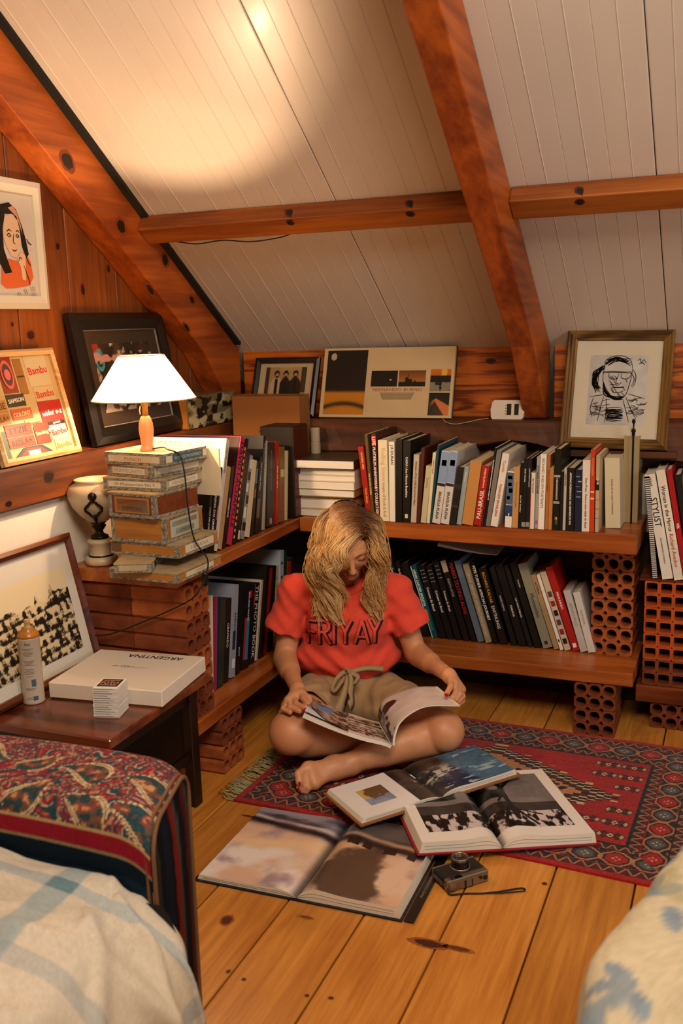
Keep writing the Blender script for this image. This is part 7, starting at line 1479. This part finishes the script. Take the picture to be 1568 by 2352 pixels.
def leaf(name, C_, n, m, fn, mat, off=0, u0=0, u1=1, flip=False):
    A, Bq = surf(C_, n); i0, i1 = int(u0*(n-1)), int(u1*(n-1))+1; A, Bq = A[i0:i1], Bq[i0:i1]; v = np.linspace(0, 1, m)
    P = A[:, None]*(1-v[None, :, None])+Bq[:, None]*v[None, :, None]; P = P+np.array(off)-bN
    U, Vg = np.meshgrid(np.linspace(u0, u1, len(A)), v, indexing='ij'); F = grid(len(A), m); F = [f[::-1] for f in F] if flip else F
    return mesh_obj(name, P, F, mat, ob, smooth=True, colors=fn(U, Vg))
def slab(name, C_, n, t0, t1, mat, flip=False):
    A, Bq = surf(C_, n); T_ = np.gradient(A, axis=0); N_ = np.cross(T_, Bq-A); N_ /= np.linalg.norm(N_, axis=1)[:, None]; N_ *= np.sign(N_[:, 2:3]+1e-9) if not flip else np.sign((N_@(-cF))[:, None]+1e-9)
    th = np.linspace(t0, t1, n)[:, None]; V = []
    for Q in (A, Bq, Bq-N_*th, A-N_*th): V.append(Q-N_*.0006)
    V = np.stack(V, 1)-bN; F = [[4*i+k, 4*(i+1)+k, 4*(i+1)+(k+1) % 4, 4*i+(k+1) % 4] for i in range(n-1) for k in range(4)]+[[0, 1, 2, 3], [4*n-1, 4*n-2, 4*n-3, 4*n-4]]
    return mesh_obj(name, V, F, mat, ob)
slab('page_block', Lc, 40, .010, .016, PAPERW); slab('page_block', Rc, 50, .006, .003, PAPERW, True)
def cityph(u, v):
    ins = (u > .05) & (u < .97) & (v > .09) & (v < .93); n = fbm(u*20, v*16, 71, 4); st = fbm(u*3+v*2, v*26, 72, 3); g = sst(.36, .62, .45*n+.55*st); tower = ((fbm(u*30, v*0+2, 74, 1) > .5) & (v < .42)); g = np.where(tower, sst(.3, .7, fbm(u*60, v*40, 75, 2))*.9, g)
    c = mixc(hx('211610'), hx('cbb49c'), g); return np.where(ins[..., None], c, np.broadcast_to(hx('e2d4c6'), c.shape))
def figph(u, v):
    n = fbm(u*7, v*7, 81, 4); c = mixc(hx('c9b8b0'), hx('e4d8d0'), n); dark = mixc(hx('1c1414'), hx('6c5c58'), sst(.4, .7, fbm(u*14, v*12, 82, 3)))
    edge = sst(.34, .28, u+.05*(n-.5)); c = mixc(c, dark, edge*sst(.35, .6, fbm(u*9+2, v*8, 83, 3)+.25*(.3-u))); fg = np.hypot((u-.40)*2.4, (v-.72)*1.5)+.25*(n-.5); c = mixc(c, hx('42201e'), sst(.24, .18, fg)); c = mixc(c, hx('8c7468'), sst(.9, 1, v)*.5)
    m = (v < .03) | (u > .97); return np.where(m[..., None], np.broadcast_to(hx('e8ddd0'), c.shape), c)
CPg = printed('coated page', .28, .5)
leaf('printed_page', Lc, 120, 110, cityph, CPg, -cF*.0008+ZU*.0006, flip=False); leaf('printed_page', Rc, 130, 110, figph, CPg, -cF*.0006+ZU*.0006)
# the page being lifted
Tc = [(pt(800, 1680, 2.925), pt(800, 1640, 3.08)), (pt(750, 1655, 2.92), pt(757, 1623, 3.07)), (pt(716, 1624, 2.95), pt(716, 1603, 3.06))]
leaf('lifted_page', Tc, 30, 20, lambda U, V: mixc(hx('3a2c24'), hx('b09c88'), sst(.4, .6, fbm(U*10, V*14, 91, 3))), CPg, ZU*.003-cF*.004)
leaf('page', [(pt(765, 1664, 2.925), pt(765, 1630, 3.05)), (pt(730, 1648, 2.92), pt(736, 1622, 3.0)), (pt(700, 1634, 2.92), pt(712, 1612, 3.02))], 20, 16, lambda U, V: mixc(hx('d8d4dc'), hx('5c7ca8'), sst(.35, .7, V)), CPg, ZU*.002-cF*.002)
# ================================================================== knots, cracks and stains of the wood, each where the timber has it
def knot(parent, c, ux, uy, a, b, seed, col_='1c0904', halo='5a260c', grain=None):
    rs = random.Random(seed); ux = Vector(ux).normalized(); uy = Vector(uy).normalized(); n = ux.cross(uy)
    for k, (s, cc, off) in enumerate(((1.45, halo, .0004), (1.0, col_, .0008))):
        V = []
        for j in range(18):
            t = 2*PI*j/18; r_ = s*(1+rs.uniform(-.12, .12)); V.append(tuple(Vector(c)+ux*(a*r_*math.cos(t))+uy*(b*r_*math.sin(t))+n*off))
        if k == 0 and not halo: continue
        mesh_obj('knot', V, [list(range(18))], pbr('knot '+cc, cc, .45), parent)
T2 = bpy.data.objects['trim_2']; T1 = bpy.data.objects['trim_1']; slp = (0, math.cos(SL), -math.sin(SL)); prp = (0, math.sin(SL), math.cos(SL))
for i, (y, z, a, b) in enumerate(((2.551, 1.898, .026, .020), (2.806, 1.729, .024, .019), (3.061, 1.635, .020, .017), (3.23, 1.50, .016, .010), (2.955, 1.531, .026, .010), (3.18, 1.40, .020, .009))):
    knot(T2, (-1.9045, y, z), slp, prp, a, b, i, '150604', '7a300c')
b6 = bpy.data.objects['trim_6']; knot(b6, (-1.8722, 2.304, .983), (0, 1, 0), (0, 0, 1), .018, .013, 21, '0a0402', '2a1006'); knot(b6, (-1.8722, 2.126, .935), (0, 1, 0), (0, 0, 1), .010, .006, 22, '0a0402', '2a1006')
for i, (y, z, a, b) in enumerate(((2.603, 1.66, .007, .011), (2.714, 1.531, .009, .018), (2.862, 1.602, .008, .011), (2.363, 1.424, .005, .006), (2.44, 1.391, .016, .012))):
    knot(wl, (-2.0048, y, z), (0, 1, 0), (0, 0, 1), a, b, 30+i, '2c0c04', '6a2a0c')
up_ = (0, -math.cos(SL), math.sin(SL)); dnv = (0, -math.sin(SL), -math.cos(SL))
for i, (nm, x, a, b) in enumerate((('trim_4', -1.342, .016, .011), ('trim_4', -.946, .014, .010), ('trim_5', -.447, .016, .010))):
    c0 = a0+dn*.040-dsl*.0004; knot(bpy.data.objects[nm], (x, c0[1], c0[2]), (1, 0, -.4), tuple(-dn) if False else (0, math.sin(SL), math.cos(SL)), a, b, 40+i, '140704', '4a220c')
    c0 = a0+dn*.0585+dsl*.020; knot(bpy.data.objects[nm], (x-.006, c0[1], c0[2]), (-1, 0, 0), slp, .010, .009, 50+i, '140704', '4a1c0a')
knot(wb, (-.872, 3.6015, 1.246), (1, 0, 0), (0, 0, 1), .014, .008, 60, '1c0a04', '4a1c08')
for i, (x, y, a, b, c1, c2) in enumerate(((-1.094, 1.855, .012, .016, '4a1c0c', '8c4a1c'), (-1.227, 1.888, .020, .010, '5a3216', '8c5a28'), (-.612, 1.932, .034, .012, '3c1a0a', '8c4c1c'), (-.545, 1.936, .028, .007, '5c2e12', '9a5a24'), (-1.281, 2.326, .018, .004, '5c2a10', '94561f'), (-.999, 1.688, .004, .005, '3c1a0c', '7c4418'), (-.954, 1.676, .004, .004, '3c1a0c', '7c4418'), (-.803, 1.675, .004, .004, '3c1a0c', '7c4418'), (-.752, 1.685, .005, .004, '3c1a0c', '7c4418'), (-.411, 2.262, .005, .005, '3c1a0c', '7c4418'), (-.92, 1.93, .016, .005, '6c3c18', '9c6228'))):
    knot(floor, (x, y, .0002), (1, 0, 0), (0, 1, 0), a, b, 70+i, c1, c2)
